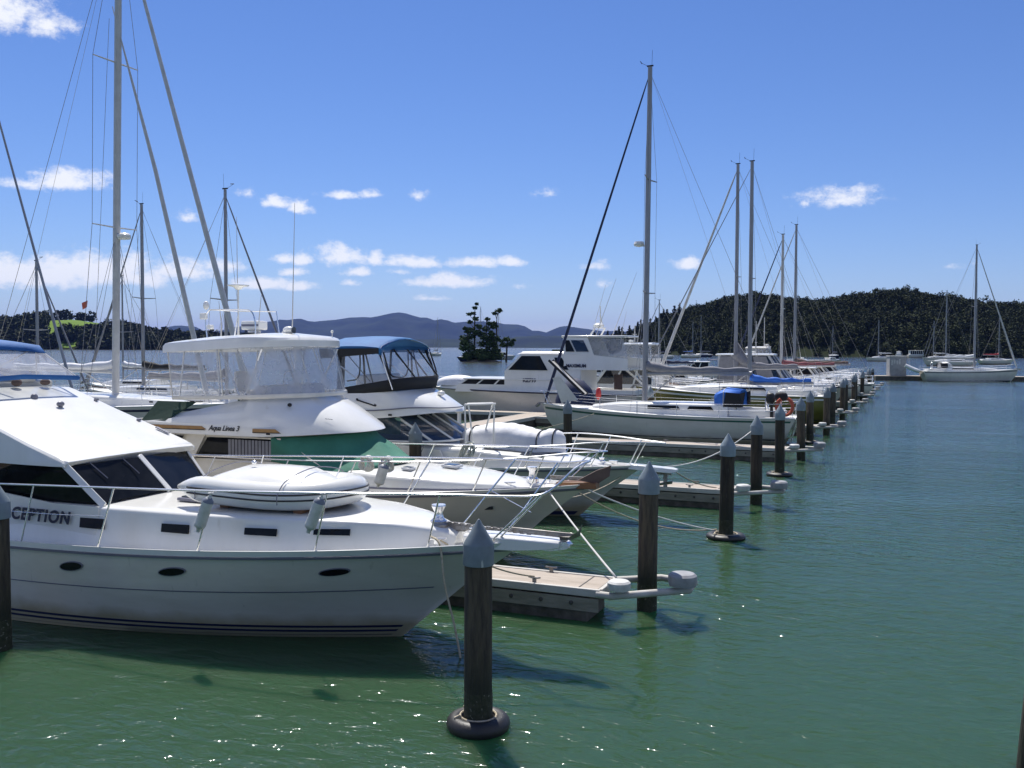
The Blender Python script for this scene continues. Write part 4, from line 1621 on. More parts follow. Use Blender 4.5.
mb.build('anchor_chain', M['galv'], b1)
an = MB()
an.box((-.28, yw(.0), 1.685), (.95, .035, .075), ry=.02)
an.build('anchor_shank', M['galv'], b1, bevel=.01)
mb = MB()
mb.loft([[(.0, yw(-.03), 1.66), (.0, yw(.03), 1.66), (.0, yw(.0), 1.6)], [(.17, yw(-.13), 1.68), (.17, yw(.13), 1.68), (.17, yw(0), 1.62)], [(.27, yw(-.05), 1.75), (.27, yw(.05), 1.75), (.28, yw(0), 1.68)], [(.31, yw(-.01), 1.84), (.31, yw(.01), 1.84), (.315, yw(0), 1.82)]], closed=True)
mb.build('anchor_fluke', M['galv'], b1)
mb = MB()
for sd in (-.07, .07): mb.panel([(-.28, yw(sd), 1.6), (.1, yw(sd), 1.6), (.16, yw(sd), 1.55), (.1, yw(sd), 1.5), (-.1, yw(sd), 1.46), (-.3, yw(sd), 1.46)], .02)
mb.lathe([(.05, -.07), (.03, 0), (.05, .07)], (.1, yw(0), 1.55), 12, Matrix.Rotation(PI / 2, 4, 'X'))
mb.build('bow_roller', M['steel'], b1)
for y_ in (-.42, .42):
    mb = MB()
    mb.tube([(-1.75, yw(y_ * 1.1), 1.57), (-1.5, yw(y_), 1.58)], .017, 6); mb.box((-1.63, yw(y_ * 1.05), 1.535), (.08, .03, .07))
    mb.build('cleat', M['steel'], b1)

# the inflatable tender, upside down on the foredeck
dg = thing('inflatable_dinghy', 'white inflatable dinghy with black stripes lying upside down on the near cruiser foredeck', 'dinghy', (-4.5, Y1 - .1, 1.84))
yc = Y1 - .1
zt_ = 2.07
tubec = [(-5.78, yc - .72, zt_ + .03), (-5.0, yc - .72, zt_), (-4.1, yc - .70, zt_ - .02), (-3.5, yc - .5, zt_ + .0), (-3.24, yc, zt_ + .03), (-3.5, yc + .5, zt_ + .0), (-4.1, yc + .70, zt_ - .02), (-5.0, yc + .72, zt_), (-5.78, yc + .72, zt_ + .03)]
pts = curve_pts(tubec, 7)
rr_ = [.2] * len(pts)
for e in (0, 1, 2, 3, 4):
    k = (.03, .09, .14, .175, .195)[e]
    rr_[e] = k; rr_[-1 - e] = k
mb = MB(); mb.tube(pts, rr_, 16)
mb.build('side_tube', M['gel'], dg, smooth=180)
def offs(pts, o_, dz):
    res = []
    for i, p in enumerate(pts):
        a, b = pts[max(0, i - 1)], pts[min(len(pts) - 1, i + 1)]
        tn = (b - a).normalized()
        nr = tn.cross(V((0, 0, 1))).normalized()
        res.append(p + nr * o_ + V((0, 0, dz)))
    return res
for dz, nm in ((.045, 'stripe'), (-.035, 'stripe')):
    q = offs(pts, .195, dz)[3:-3]
    mb = MB(); mb.tube(q, .0135, 6)
    mb.build(nm, M['black'], dg)
mb = MB()
rows = []
for x, hw, z0, z1 in ((-5.5, .5, 2.12, 2.2), (-5.35, .66, 2.14, 2.27), (-5.0, .66, 2.15, 2.37), (-4.6, .62, 2.15, 2.385), (-4.1, .58, 2.15, 2.38), (-3.65, .38, 2.15, 2.27), (-3.35, .1, 2.14, 2.2)):
    rows.append([(x, yc - hw - .1, z0), (x, yc - hw, z0 + (z1 - z0) * .45), (x, yc - hw * .62, z1 - .02), (x, yc - .05, z1 + .015), (x, yc + .05, z1 + .015), (x, yc + hw * .62, z1 - .02), (x, yc + hw, z0 + (z1 - z0) * .45), (x, yc + hw + .1, z0)])
mb.loft(rows)
mb.build('hull_bottom', M['gel'], dg, smooth=50)
mb = MB()
for x in (-5.3, -3.85):
    mb.tube(curve_pts([(x, yc - .92, 1.97), (x, yc - .9, 2.12), (x, yc - .66, 2.3), (x, yc, 2.4), (x, yc + .66, 2.3), (x, yc + .9, 2.12)], 5), .008, 5)
mb.build_each('lashing', M['greystripe'], dg)
for x, y_, z_ in ((-4.4, yc - .8, 2.2), (-3.38, yc - .3, 2.2), (-4.8, yc - .2, 2.45)):
    mb = MB(); mb.blob((x, y_, z_), (.05, .03, .03), 8, 6); mb.build('handle', M['steel'], dg)
mb = MB()
for x in (-5.0, -3.7): mb.box((x, yc, 1.88), (.14, 1.3, .14))
mb.build_each('chock', M['teak'], dg)
mb = MB(); mb.box((-4.5, yc - .35, 1.93), (1.7, .5, .05)); mb.build('thwart', M['teak'], dg)

fender('white fender hung on the near cruiser rail level with the dinghy tail', (-4.43, yw(-1.70), 2.2), (-4.64, yw(-1.72), 1.66), .08)
fender('white fender hung on the near cruiser rail at the dinghy middle', (-2.77, yw(-1.49), 2.27), (-2.99, yw(-1.51), 1.74), .08)
# ================================================================== second cruiser: white hardtop, clear curtains, green screen cover
Y2 = 8.0
def y2(k): return Y2 + k * .88
b2 = thing('motor_cruiser', 'cruiser with white hardtop, clear plastic curtains and green screen cover, behind the near cruiser', 'motor cruiser', (-7, Y2, 0), group='motor cruisers berthed bow out')
h2 = Hull(-14, [dict(xb=-1.42, hb=1.848, zs=1.18, zb=1.52, tr=.9, s0=.4, p=2.7, zp=2.2),
                dict(xb=-2.3, hb=1.760, zs=.6, zb=.85, tr=.9, s0=.4, p=2.4, flare=.04),
                dict(xb=-3.2, hb=1.672, zs=0, zb=.02, tr=.92, s0=.4, p=2.1),
                dict(xb=-4.2, hb=0.528, zs=-.5, zb=-.45, tr=.9, s0=.4, p=2)], Y2, 44)
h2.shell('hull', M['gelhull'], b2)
h2.deck('deck', M['deck'], b2)
h2.strip('rubbing_strake', M['greystripe'], b2, 0, .07, 0, 1, .025)
h2.strip('toe_rail', M['gel'], b2, lambda u: -.1, lambda u: 0, 0, 1, .012)
h2.strip('boot_stripe', M['navystripe'], b2, h2.zline(.12), h2.zline(.03), 0, .985, .005)
mb = MB(); mb.panel([h2.pt(h2.find(-2.75), .55, -1, .01) + V((a, 0, b)) for a, b in ((-.13, .02), (.1, .045), (.1, -.015), (-.13, -.04))], .01)
mb.build('hull_port', M['glass'], b2, smooth=0)
mb = trunk(h2, [(-13, 1.32), (-7, 1.32), (-5, 1.28), (-3.9, 1.05), (-3.1, .7), (-2.6, .35), (-2.35, .1)], [(-13, 1.72), (-6, 1.73), (-4.4, 1.66), (-3, 1.56), (-2.3, 1.45)], -12.5, -2.35, crown=.07)
mb.build('foredeck_trunk', M['gel'], b2, smooth=50)
mb = MB(); mb.tube([(x, Y2 - interp([(-6, 1.34), (-5, 1.30), (-3.9, 1.07), (-3.1, .72), (-2.6, .37), (-2.33, .1)], x), interp([(-6, 1.43), (-2.3, 1.47)], x)) for x in [lerp(-6, -2.33, i / 20) for i in range(21)]], .02, 6)
mb.build('trunk_edge_line', M['greystripe'], b2)  # dark grey line along the near foot of the trunk
for x, y_, s_ in ((-4.35, .1, .34), (-5.0, .75, .3), (-4.95, -.75, .22)):
    mb = MB(); mb.box((x, y2(y_), 1.765), (s_, s_, .05), ry=.05); o = mb.build('deck_hatch', M['grey_gel'], b2, bevel=.012)
    mb = MB(); mb.box((x, y2(y_), 1.79), (s_ * .72, s_ * .72, .02), ry=.05); mb.build('pane', M['blueglass'], o)

# deckhouse
HA = -13.2
mb = MB()
mb.panel([(HA, y2(-1.55), 1.18), (-6.3, y2(-1.55), 1.3), (-6.3, y2(-1.55), 1.68), (-7.6, y2(-1.55), 2.42), (HA, y2(-1.55), 2.42)], .05, (-9, Y2, 2))
mb.panel([(HA, y2(1.55), 1.18), (-6.3, y2(1.55), 1.3), (-6.3, y2(1.55), 1.68), (-7.6, y2(1.55), 2.42), (HA, y2(1.55), 2.42)], .05, (-9, Y2, 2))
mb.panel([(HA, y2(-1.6), 1.18), (HA, y2(1.6), 1.18), (HA, y2(1.6), 2.42), (HA, y2(-1.55), 2.42)], .05, (-9, Y2, 2))
mb.build('cabin_wall', M['cream'], b2, smooth=0)
mb = MB()
mb.panel([(-9.62, y2(-1.655), 1.84), (-7.62, y2(-1.655), 1.9), (-7.62, y2(-1.65), 2.30), (-9.3, y2(-1.65), 2.29)], .02, (-9, Y2, 2))
o = mb.build('side_window', M['darkglass'], b2, smooth=0)
mb = MB()
for i in range(13):
    x = -8.75 + i * .085
    mb.panel([(x, y2(-1.674), 1.9), (x + .06, y2(-1.668), 1.9), (x + .06, y2(-1.668), 2.27), (x, y2(-1.674), 2.27)], .006, (-9, Y2, 2))
mb.build('curtain', M['greycanvas'], o, smooth=0)
mb = MB()
mb.panel([(-10.1, y2(-1.66), 1.72), (-9.72, y2(-1.66), 1.74), (-9.34, y2(-1.655), 2.36), (-9.78, y2(-1.655), 2.36)], .03, (-9, Y2, 2))
mb.box((-8.4, y2(-1.655), 1.83), (1.9, .03, .03)); mb.box((-8.4, y2(-1.652), 2.32), (1.9, .02, .03))
mb.build('window_frame', M['cream'], b2, smooth=0)
mb = MB()
mb.panel([(-12.9, y2(-1.655), 1.78), (-10.25, y2(-1.655), 1.82), (-9.95, y2(-1.65), 2.3), (-12.9, y2(-1.65), 2.29)], .02, (-9, Y2, 2))
mb.build('side_window', M['glass'], b2, smooth=0)

# green cover laced over the windscreen, with sag and creases
def gtop(f): return V((-7.6 + 1.25 * (1 - f * f) ** .7, y2(1.64 * f), 2.36 + .06 * (1 - f * f)))
def gbot(f): return V((-6.15 + .8 * (1 - f * f), y2(1.62 * f), 1.66 + .16 * (1 - f * f)))
mb = MB()
rows = []
NV, NU = 16, 44
for j in range(NV + 1):
    v = j / NV
    row = []
    a0, b0 = V((-7.66, y2(-1.69), 2.36)), V((-7.66, y2(-1.69), 1.86))
    for i in range(NU + 1):
        f = -1 + 2 * i / NU
        a, b = gtop(f), gbot(f)
        p = a.lerp(b, v)
        nr = V((.5, f * .4, .75))
        p += nr * (-.05 * math.sin(PI * v) + .028 * math.sin(PI * v) * math.sin(7 * f + 5 * v + 1.3 * math.sin(4 * f)) + .02 * noise.noise(V((f * 3, v * 3, 1))))
        row.append(p)
    # wrap on to the cabin side, near and far
    row = [V((-7.66, y2(-1.70), lerp(2.34, 1.86, v))), V((lerp(-7.6, -6.9, v), y2(-1.70), lerp(2.35, 1.78, v)))] + row + [V((lerp(-7.6, -6.9, v), y2(1.70), lerp(2.35, 1.78, v))), V((-7.66, y2(1.70), lerp(2.34, 1.86, v)))]
    rows.append(row)
mb.loft(rows, caps=False)
o = mb.build('screen_cover', M['green'], b2, smooth=180)
q = o.modifiers.new('thick', 'SOLIDIFY'); q.thickness = .012

# flybridge moulding: nose overhangs the screen
HF = -10.95
o1 = outline(Y2, HF, -6.1, 1.637, 28, 2.1, 2.1)
o1b = outline(Y2, HF, -6.14, 1.628, 28, 2.1, 2.1)
o2 = outline(Y2, -9.75, -7.35, 1.320, 28, 2.2, 1.1)
o2 = [(HF if i in (0,) else x, y) for i, (x, y) in enumerate(o2)]
zl = lambda x, y: 2.36 + .075 * sst(-8.2, -6.1, x)
zm = lambda x, y: 2.58 + .02 * sst(-8.2, -6.1, x) - .12 * sst(-7.3, -6.1, x)
def shift(ol, k): return [(x, Y2 + (y - Y2) * k) for x, y in ol]
o15 = [(lerp(a[0], b[0], .5), lerp(a[1], b[1], .5)) for a, b in zip(o1b, o2)]
ztop = lambda x, y: interp([(-13.2, 2.62), (-10.3, 2.66), (-9.7, 3.02), (-8.8, 3.07), (-7.35, 3.16)], x)
o2 = [(-9.7, o2[0][1])] + o2[1:-1] + [(-9.7, o2[-1][1])]
stk = []
rows = []
K = len(o1)
def lv(ol, z): return [(x, y, z(x, y)) for x, y in ol]
r1, r2 = lv(o1, zl), lv(o1b, zm)
r3 = [(x, y, ztop(max(x, -9.7), y)) for x, y in o2]
r3[0] = (-10.35, r3[0][1], 2.66); r3[-1] = (-10.35, r3[-1][1], 2.66)
mid = []
for a, b in zip(r2, r3):
    p = V(a).lerp(V(b), .5)
    mid.append(p + V((0, 0, .03)))
mb = MB()
mb.loft([r1, r2, mid, r3], closed=True)
mb.build('flybridge', M['gel'], b2, smooth=38)
mb = MB()
mb.panel([(HF, y2(-1.8), 2.6), (-10.3, y2(-1.82), 2.6), (-9.72, y2(-1.5), 3.0), (HF + .2, y2(-1.5), 3.0)], .03, (-11, Y2, 2.6))
mb.panel([(HF, y2(1.8), 2.6), (-10.3, y2(1.82), 2.6), (-9.72, y2(1.5), 3.0), (HF + .2, y2(1.5), 3.0)], .03, (-11, Y2, 2.6))
mb.build_each('weather_cloth', M['dkgreen'], b2, smooth=0)
mb = MB()
for xa, xb_ in ((-10.9, -9.3), (-8.0, -7.45)):
    mb.panel([(xa, y2(-1.862), 2.455), (xb_ + .12, y2(-1.862), 2.47), (xb_, y2(-1.862), 2.535), (xa, y2(-1.862), 2.525)], .014, (-9, Y2, 2.5))
mb.build_each('side_stripe', M['gold'], b2, smooth=0)
mb = MB()
for xa, xb_ in ((-10.9, -9.3), (-8.0, -7.4)):
    mb.panel([(xa, y2(-1.864), 2.44), (xb_ + .1, y2(-1.864), 2.452), (xb_ + .04, y2(-1.864), 2.468), (xa, y2(-1.864), 2.457)], .014, (-9, Y2, 2.5))
mb.box((-7.62, y2(-1.865), 2.43), (.09, .012, .035))
mb.build('black_stripe_line', M['blackcanvas'], b2, smooth=0)  # thin black stripe along the lower edge of the gold one
letters('Aqua Linea 3', .155, M['blackcanvas'], b2, frame_m((-9.12, y2(-1.868), 2.455), (1, 0, .01), (0, 0, 1)), shear=.42, bold=.001, space=.95)
letters('~~~', .09, M['navystripe'], b2, frame_m((-6.75, y2(-1.05), 2.70), (.9, .5, -.12), (-.5, .25, .8)))
mb = MB(); mb.blob((-7.42, y2(-1.35), 3.0), (.05, .04, .04), 10, 6); mb.build('side_lamp', M['blackcanvas'], b2)

# hardtop
ro = outline(Y2, -10.35, -7.5, 1.602, 28, 2.5, 1.1)
def shr(ol, k, dx=0): return [(-9 + (x + 9) * k + dx, Y2 + (y - Y2) * k) for x, y in ol]
tz = lambda c: (lambda x, y: c + .05 * (x + 10.1))
rt = lambda b, c: (lambda x, y: b + .05 * (x + 10.1) + c * (1 - ((y - Y2) / 1.63) ** 2) - .05 * sst(-8.4, -7.4, x) - .03 * sst(-9.6, -10.4, -abs(x)))
mb = stack([(shr(ro, .94), tz(4.11)), (shr(ro, 1.0), tz(4.07)), (shr(ro, 1.0), tz(4.2)), (shr(ro, .975), rt(4.29, .01)), (shr(ro, .9), rt(4.31, .04)), (shr(ro, .5), rt(4.33, .07)), (shr(ro, .08), rt(4.34, .08))])
mb.build('hardtop', M['gel'], b2, smooth=32)

# clear curtains under it, in panels, with pipe frames behind
base_ol = outline(Y2, -10.3, -7.2, 1.373, 28, 2.3, 1.1)
top_ol = shr(outline(Y2, -10.3, -7.55, 1.514, 28, 2.4, 1.1), 1.0)
mb = MB()
rows = []
for j in range(7):
    v = j / 6
    row = []
    for i, (a, b) in enumerate(zip(base_ol, top_ol)):
        za = 3.08 + .09 * sst(-9.7, -7.3, a[0])
        p = V((a[0], a[1], za)).lerp(V((b[0], b[1], 4.13 + .05 * (b[0] + 10.1))), v)
        w_ = .02 * math.sin(PI * v) * math.sin(i * 1.7 + 2 * v)
        p += V((w_ * .5, -w_, 0))
        row.append(p)
    rows.append(row)
# more columns along the straight sides
def dens(row):
    a, b = row[0], row[1]
    first = [a.lerp(b, i / 14) + V((0, .016 * math.sin(i * 1.9) , 0)) * (1 if 0 < i < 14 else 0) for i in range(14)]
    c, d = row[-2], row[-1]
    last = [c.lerp(d, (i + 1) / 14) for i in range(14)]
    return first + row[1:-1] + last
mb.loft([dens(r) for r in rows], caps=False)
o = mb.build('clear_curtain', M['vinyl'], b2, smooth=180)
mb = MB()
mb.tube([(x, y, 3.09 + .09 * sst(-9.7, -7.3, x)) for x, y in base_ol], .032, 6, sy=1.6)
mb.build('curtain_hem', M['cream'], b2)
mb = MB()
for sd in (-1, 1):
    for xa, xb_ in ((-10.2, -9.95), (-9.1, -9.1), (-8.55, -9.0), (-8.5, -7.95)):
        mb.tube([(xa, y2(sd * 1.46), 3.05), (xb_, y2(sd * 1.58), 4.14)], .02, 6)
    mb.tube([(-8.1, y2(sd * 1.4), 3.1), (-8.6, y2(sd * 1.55), 4.13)], .014, 6)
mb.build_each('hardtop_strut', M['steel'], b2)
mb = MB()
for sd in (-1, 1):
    for xa in (-10.3, -8.95):
        a = V((xa, y2(sd * 1.565), 3.1)); b = V((xa, y2(sd * 1.725), 4.13))
        mb.tube([a, b], .014, 5)
for k in (-.9, .0, .9):
    mb.tube([(-7.22 - .2 * abs(k), y2(k), 3.19), (-7.57 - .14 * abs(k), y2(k * 1.08), 4.13)], .012, 5)
mb.build_each('curtain_zip', M['cream'], b2)
# seats and wheel seen through the curtains
mb = MB()
mb.box((-9.7, y2(.5), 3.1), (.5, .5, .14)); mb.box((-9.92, y2(.5), 3.38), (.1, .5, .5)); mb.box((-8.3, y2(.1), 3.15), (.45, 2.0, .42))
mb.build('helm_seat', M['whitecanvas'], b2, bevel=.05)
mb = MB()
mb.tube([(-8.62, y2(.5) + .2 * math.cos(a), 3.45 + .2 * math.sin(a)) for a in [2 * PI * j / 20 for j in range(20)]], .014, 6, True)
mb.build('steering_wheel', M['steel'], b2)

# gear on the hardtop
mb = MB(); mb.box((-9.25, y2(.05), 4.66), (.5, .32, .2)); mb.lathe([(.16, 4.5), (.13, 4.56)], (-9.25, y2(.05), 0), 12)
o = mb.build('radar', M['gel'], b2, bevel=.04)
mb = MB(); mb.box((-9.25, y2(-.122), 4.66), (.46, .02, .05)); mb.build('radar_stripe', M['greystripe'], o)
mb = MB()
mb.tube([(-9.65, y2(0), 4.45), (-9.65, y2(0), 5.5)], .016, 6)
mb.lathe([(.05, 5.46), (.11, 5.52), (.24, 5.545), (.24, 5.565), (.12, 5.59), (0, 5.6)], (-9.65, y2(0), 0), 20)
mb.build('tv_antenna', M['gel'], b2)
mb = MB()
mb.tube(curve_pts([(-10.15, y2(-.5), 4.3), (-10.2, y2(-.5), 4.8), (-10.1, y2(-.5), 4.98), (-9.9, y2(-.5), 5.0), (-9.2, y2(-.5), 4.99), (-8.95, y2(-.5), 4.95), (-8.85, y2(-.5), 4.7), (-8.85, y2(-.5), 4.35)], 5), .016, 6)
mb.tube([(-10.15, y2(.5), 4.3), (-10.0, y2(.5), 5.0), (-8.95, y2(.5), 4.98), (-8.85, y2(.5), 4.35)], .016, 6)
mb.tube([(-10.0, y2(-.5), 5.0), (-10.0, y2(.5), 5.0)], .016, 6)
mb.build('roof_rack', M['steel'], b2)
mb = MB()
mb.blob((-10.18, y2(-.5), 5.1), (.07, .07, .1), 10, 6); mb.box((-10.25, y2(-.5), 4.86), (.16, .1, .14)); mb.box((-10.1, y2(-.45), 4.62), (.12, .1, .1))
mb.build('deck_light', M['gel'], b2, bevel=.02)
for x, y_, zt_, ln_ in ((-10.25, .8, 7.2, 0), (-9.05, -.1, 5.35, .1), (-8.6, .6, 7.4, .1), (-10.0, -.2, 5.2, -.05)):
    mb = MB(); mb.tube([(x, y2(y_), 4.35), (x + .02, y2(y_), 4.7), (x + ln_, y2(y_), zt_)], [.02, .013, .005], 6); mb.build('whip_aerial', M['whitemast'], b2)
mb = MB()
mb.box((-8.28, y2(-.15), 4.47), (.1, .14, .1)); mb.blob((-8.2, y2(-.15), 4.55), (.14, .1, .085), 12, 8)
o = mb.build('searchlight', M['gel'], b2)
mb = MB(); mb.lathe([(.07, 0), (.075, .02), (0, .025)], (-8.08, y2(-.15), 4.55), 14, Matrix.Rotation(PI / 2, 4, 'Y')); mb.build('lens', M['glass'], o)
mb = MB(); mb.tube([(-7.7, y2(.9), 4.3), (-7.7, y2(.9), 4.5)], .008, 5); mb.blob((-7.7, y2(.9), 4.53), (.035, .035, .035), 8, 6); mb.box((-7.85, y2(.7), 4.36), (.3, .05, .02)); mb.build('gps_mushroom', M['gel'], b2)

# rails
NR2 = [(-13.5, y2(-2.0), 1.9), (-10.6, y2(-2.02), 1.92), (-7, y2(-1.98), 1.95), (-5.6, y2(-1.9), 1.99), (-4.3, y2(-1.68), 2.02), (-2.7, y2(-1.1), 2.10), (-1.6, y2(-.5), 2.2), (-1.2, y2(-.3), 2.22), (-1.05, y2(0), 2.22), (-1.2, y2(.3), 2.2), (-2.2, y2(.9), 2.16), (-4.3, y2(1.7), 2.06), (-7, y2(1.98), 1.97), (-13.5, y2(2.0), 1.9)]
def foot2(x, sd):
    p = h2.pt(h2.find(x), 0, sd)
    return V((p.x, p.y - sd * .06, p.z + .01))
near = [(p[0], p[1], p[2]) for p in NR2[:8]]
far = sorted(NR2[9:])
ft = []
for xf in (-9.2, -7.4, -5.9, -4.6, -3.4, -2.4):
    xt = xf + .35
    ft.append((foot2(xf, -1), (xt, interp([(p[0], p[1]) for p in near], xt), interp([(p[0], p[2]) for p in near], xt))))
    ft.append((foot2(xf, 1), (xt, interp([(p[0], p[1]) for p in far], xt), interp([(p[0], p[2]) for p in far], xt))))
ft.append((foot2(-2.0, -1), (-1.25, y2(-.32), 2.22)))
ft.append((foot2(-2.0, 1), (-1.25, y2(.32), 2.2)))
rail_set(b2, NR2, ft, .0145)
# anchor gear
mb = MB()
mb.loft([[(-2.0, y2(-.16), 1.47), (-2.0, y2(.16), 1.47), (-2.0, y2(.16), 1.6), (-2.0, y2(-.16), 1.6)], [(-1.2, y2(-.14), 1.5), (-1.2, y2(.14), 1.5), (-1.2, y2(.14), 1.62), (-1.2, y2(-.14), 1.62)]], closed=True)
mb.build('bow_plank', M['teak'], b2, bevel=.01)
mb = MB(); mb.box((-1.75, y2(0), 1.67), (.85, .04, .07)); mb.build('anchor_shank', M['galv'], b2)
mb = MB()
mb.panel([(-1.55, y2(-.2), 1.66), (-1.2, y2(-.05), 1.86), (-.95, y2(0), 1.95), (-.98, y2(0), 1.75), (-1.2, y2(0), 1.6)], .03)
mb.panel([(-1.55, y2(.2), 1.66), (-1.2, y2(.05), 1.86), (-.95, y2(0), 1.95), (-.98, y2(0), 1.75), (-1.2, y2(0), 1.6)], .03)
mb.build('anchor_fluke', M['brown'], b2)
mb = MB(); mb.lathe([(.13, 1.52), (.13, 1.62), (.07, 1.66), (.06, 1.76), (.1, 1.82), (.1, 1.85), (0, 1.86)], (-2.55, y2(0), 0), 16); mb.build('windlass', M['steel'], b2)
for xx, yy in ((-2.85, .5), (-2.85, -.5), (-2.2, -.35)):
    mb = MB(); mb.tube([(xx - .11, y2(yy), 1.57), (xx + .11, y2(yy * .9), 1.58)], .016, 6); mb.box((xx, y2(yy), 1.53), (.07, .03, .08)); mb.build('cleat', M['steel'], b2)
fender('white fender with dark blue collar hung on the rail of the green covered cruiser', (-4.9, y2(-1.86), 2.02), (-5.05, y2(-1.92), 1.52), .1)
for i, (x, y_) in enumerate(((-5.35, -1.84), (-4.95, -1.76))):
    t = thing('rope_coil', ('left', 'right')[i] + ' of two cream rope coils looped over the rail of the green covered cruiser', 'rope coil', (x, y2(y_), 2.0), group='rope coils hung on cruiser rails')
    mb = MB()
    for k in range(5):
        a0 = .02 * (k - 2)
        pts = [(x + a0 + (.095 + .006 * k) * math.cos(a), y2(y_) + .03 * math.sin(3 * a + k) + .012 * (k - 2), 1.95 + (.125 + .005 * k) * math.sin(a) ) for a in [2 * PI * j / 22 for j in range(22)]]
        mb.tube(pts, .017, 6, True)
    mb.build('loops', M['fender'], t)

# ================================================================== third cruiser: blue bimini
Y3 = 13.15
def y3(k): return Y3 + k * .86
b3 = thing('motor_cruiser', 'white cruiser with teal blue bimini top and black canvas skirt, third from the camera', 'motor cruiser', (-7, Y3, 0), group='motor cruisers berthed bow out')
h3 = Hull(-13.6, [dict(xb=-1.72, hb=1.591, zs=1.1, zb=1.30, tr=.9, s0=.4, p=2.6, zp=2.0),
                  dict(xb=-2.5, hb=1.514, zs=.55, zb=.72, tr=.9, s0=.4, p=2.35, flare=.04),
                  dict(xb=-3.3, hb=1.445, zs=0, zb=.02, tr=.92, s0=.4, p=2.1),
                  dict(xb=-4.2, hb=0.430, zs=-.5, zb=-.45, tr=.9, s0=.4, p=2)], Y3, 44)
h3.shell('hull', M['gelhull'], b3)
h3.deck('deck', M['deck'], b3)
h3.strip('rubbing_strake', M['greystripe'], b3, 0, .08, 0, 1, .025)
h3.strip('toe_rail', M['gel'], b3, lambda u: -.1, lambda u: 0, 0, 1, .012)
h3.strip('boot_stripe', M['navystripe'], b3, h3.zline(.12), h3.zline(.03), 0, .985, .005)
mb = trunk(h3, [(-13, 1.12), (-7, 1.12), (-5, 1.03), (-3.9, .82), (-3.1, .52), (-2.7, .22), (-2.5, .08)], [(-13, 1.66), (-6, 1.66), (-4.4, 1.52), (-3, 1.38), (-2.5, 1.28)], -12.5, -2.5, crown=.06)
mb.build('foredeck_trunk', M['gel'], b3, smooth=45)
mb = MB()
mb.panel([(-5.6, y3(-1.13), 1.60), (-4.0, y3(-.86), 1.485), (-4.1, y3(-.5), 1.53), (-5.6, y3(-.8), 1.66)], .02, (-5, Y3, 1))
mb.build('deck_window', M['glass'], b3, smooth=0)
H3 = -13
mb = MB()
for sd in (-1, 1):
    mb.panel([(H3, y3(sd * 1.5), 1.1), (-6.4, y3(sd * 1.42), 1.2), (-6.6, y3(sd * 1.42), 1.62), (-8.6, y3(sd * 1.46), 1.76), (H3, y3(sd * 1.48), 1.76)], .05, (-9, Y3, 1.5))
    mb.panel([(H3, y3(sd * 1.48), 1.76), (-11.4, y3(sd * 1.48), 1.76), (-11.2, y3(sd * 1.48), 2.36), (H3, y3(sd * 1.48), 2.36)], .05, (-9, Y3, 1.5))
mb.panel([(H3, y3(-1.48), 1.1), (H3, y3(1.48), 1.1), (H3, y3(1.48), 2.36), (H3, y3(-1.48), 2.36)], .05, (-9, Y3, 1.5))
mb.build('cabin_wall', M['gel'], b3, smooth=0)
# glazing: side glass then a raked wrap-round screen
gb = outline(Y3, -11.3, -6.4, 1.247, 20, 2.6, 1.0)
gt = outline(Y3, -11.2, -7.45, 1.221, 20, 2.6, 1.0)
zb3 = lambda x: interp([(-11.3, 1.74), (-8.6, 1.75), (-6.4, 1.72 + .1)], x)
mb = MB()
mb.loft([[(x, y, zb3(x)) for x, y in gb], [(x, y, 2.40) for x, y in gt]], caps=False)
mb.build('windscreen', M['blueglass'], b3, smooth=50)
mb = MB()
for i in (0, 1, 4, 8, 11, 14, 18, 21, 22):
    a = V((gb[i][0], gb[i][1], zb3(gb[i][0]))); b = V((gt[i][0], gt[i][1], 2.41))
    if i == 1: a += V((-.9, 0, -.04)); b += V((-.9, 0, 0))
    mb.tube([a, b], .035, 6)
mb.tube([(x, y, zb3(x)) for x, y in gb], .03, 6)
mb.build('window_frame', M['gel'], b3)
mb = MB()
rows = [[(-9.2 + i * .11, y3(-1.36) + .02 * (i % 2), z) for i in range(14)] for z in (1.95, 2.38)]
mb.loft(rows, caps=False)
mb.build('curtain', M['palegreen'], b3, smooth=0)
mb = MB()
mb.box((-9, y3(.3), 1.72), (4.0, 2.2, .1)); mb.box((-7.4, y3(0), 1.8), (.5, 1.8, .2))
mb.build('dashboard', M['greystripe'], b3, bevel=.03)
# flybridge
p1 = outline(Y3, H3, -6.62, 1.479, 26, 2.1, 2.0)
p2 = outline(Y3, H3, -7.75, 1.247, 26, 2.6, .8)
zl3 = lambda x: 2.36 + .16 * sst(-8.6, -6.6, x)
r1 = [(x, y, zl3(x)) for x, y in p1]
r2 = [(x, y, zl3(x) + .16 - .1 * sst(-7.6, -6.6, x)) for x, y in [(a - .03, Y3 + (b - Y3) * .992) for a, b in p1]]
r3 = [(x, y, interp([(-13, 2.9), (-9.6, 2.93), (-7.75, 3.1)], x)) for x, y in p2]
mid = [V(a).lerp(V(b), .5) + V((0, 0, .04)) for a, b in zip(r2, r3)]
mb = MB(); mb.loft([r1, r2, mid, r3], closed=True)
mb.build('flybridge', M['gel'], b3, smooth=38)
mb = MB()
mb.tube([(x, y - .012 if y < Y3 else y + .012, z) for x, y, z in [(a[0], a[1], lerp(a[2], b[2], .15)) for a, b in zip(r2, mid)]][:16], .016, 6)
mb.build('side_stripe', M['greystripe'], b3)
mb = MB()
mb.tube([(-8.9, y3(-1.62), 2.82), (-8.35, y3(-1.64), 2.68)], .018, 6); mb.tube([(-8.9, y3(-1.62), 2.82), (-8.95, y3(-1.56), 2.84)], .03, 6); mb.tube([(-8.35, y3(-1.62), 2.68), (-8.4, y3(-1.58), 2.72)], .03, 6)
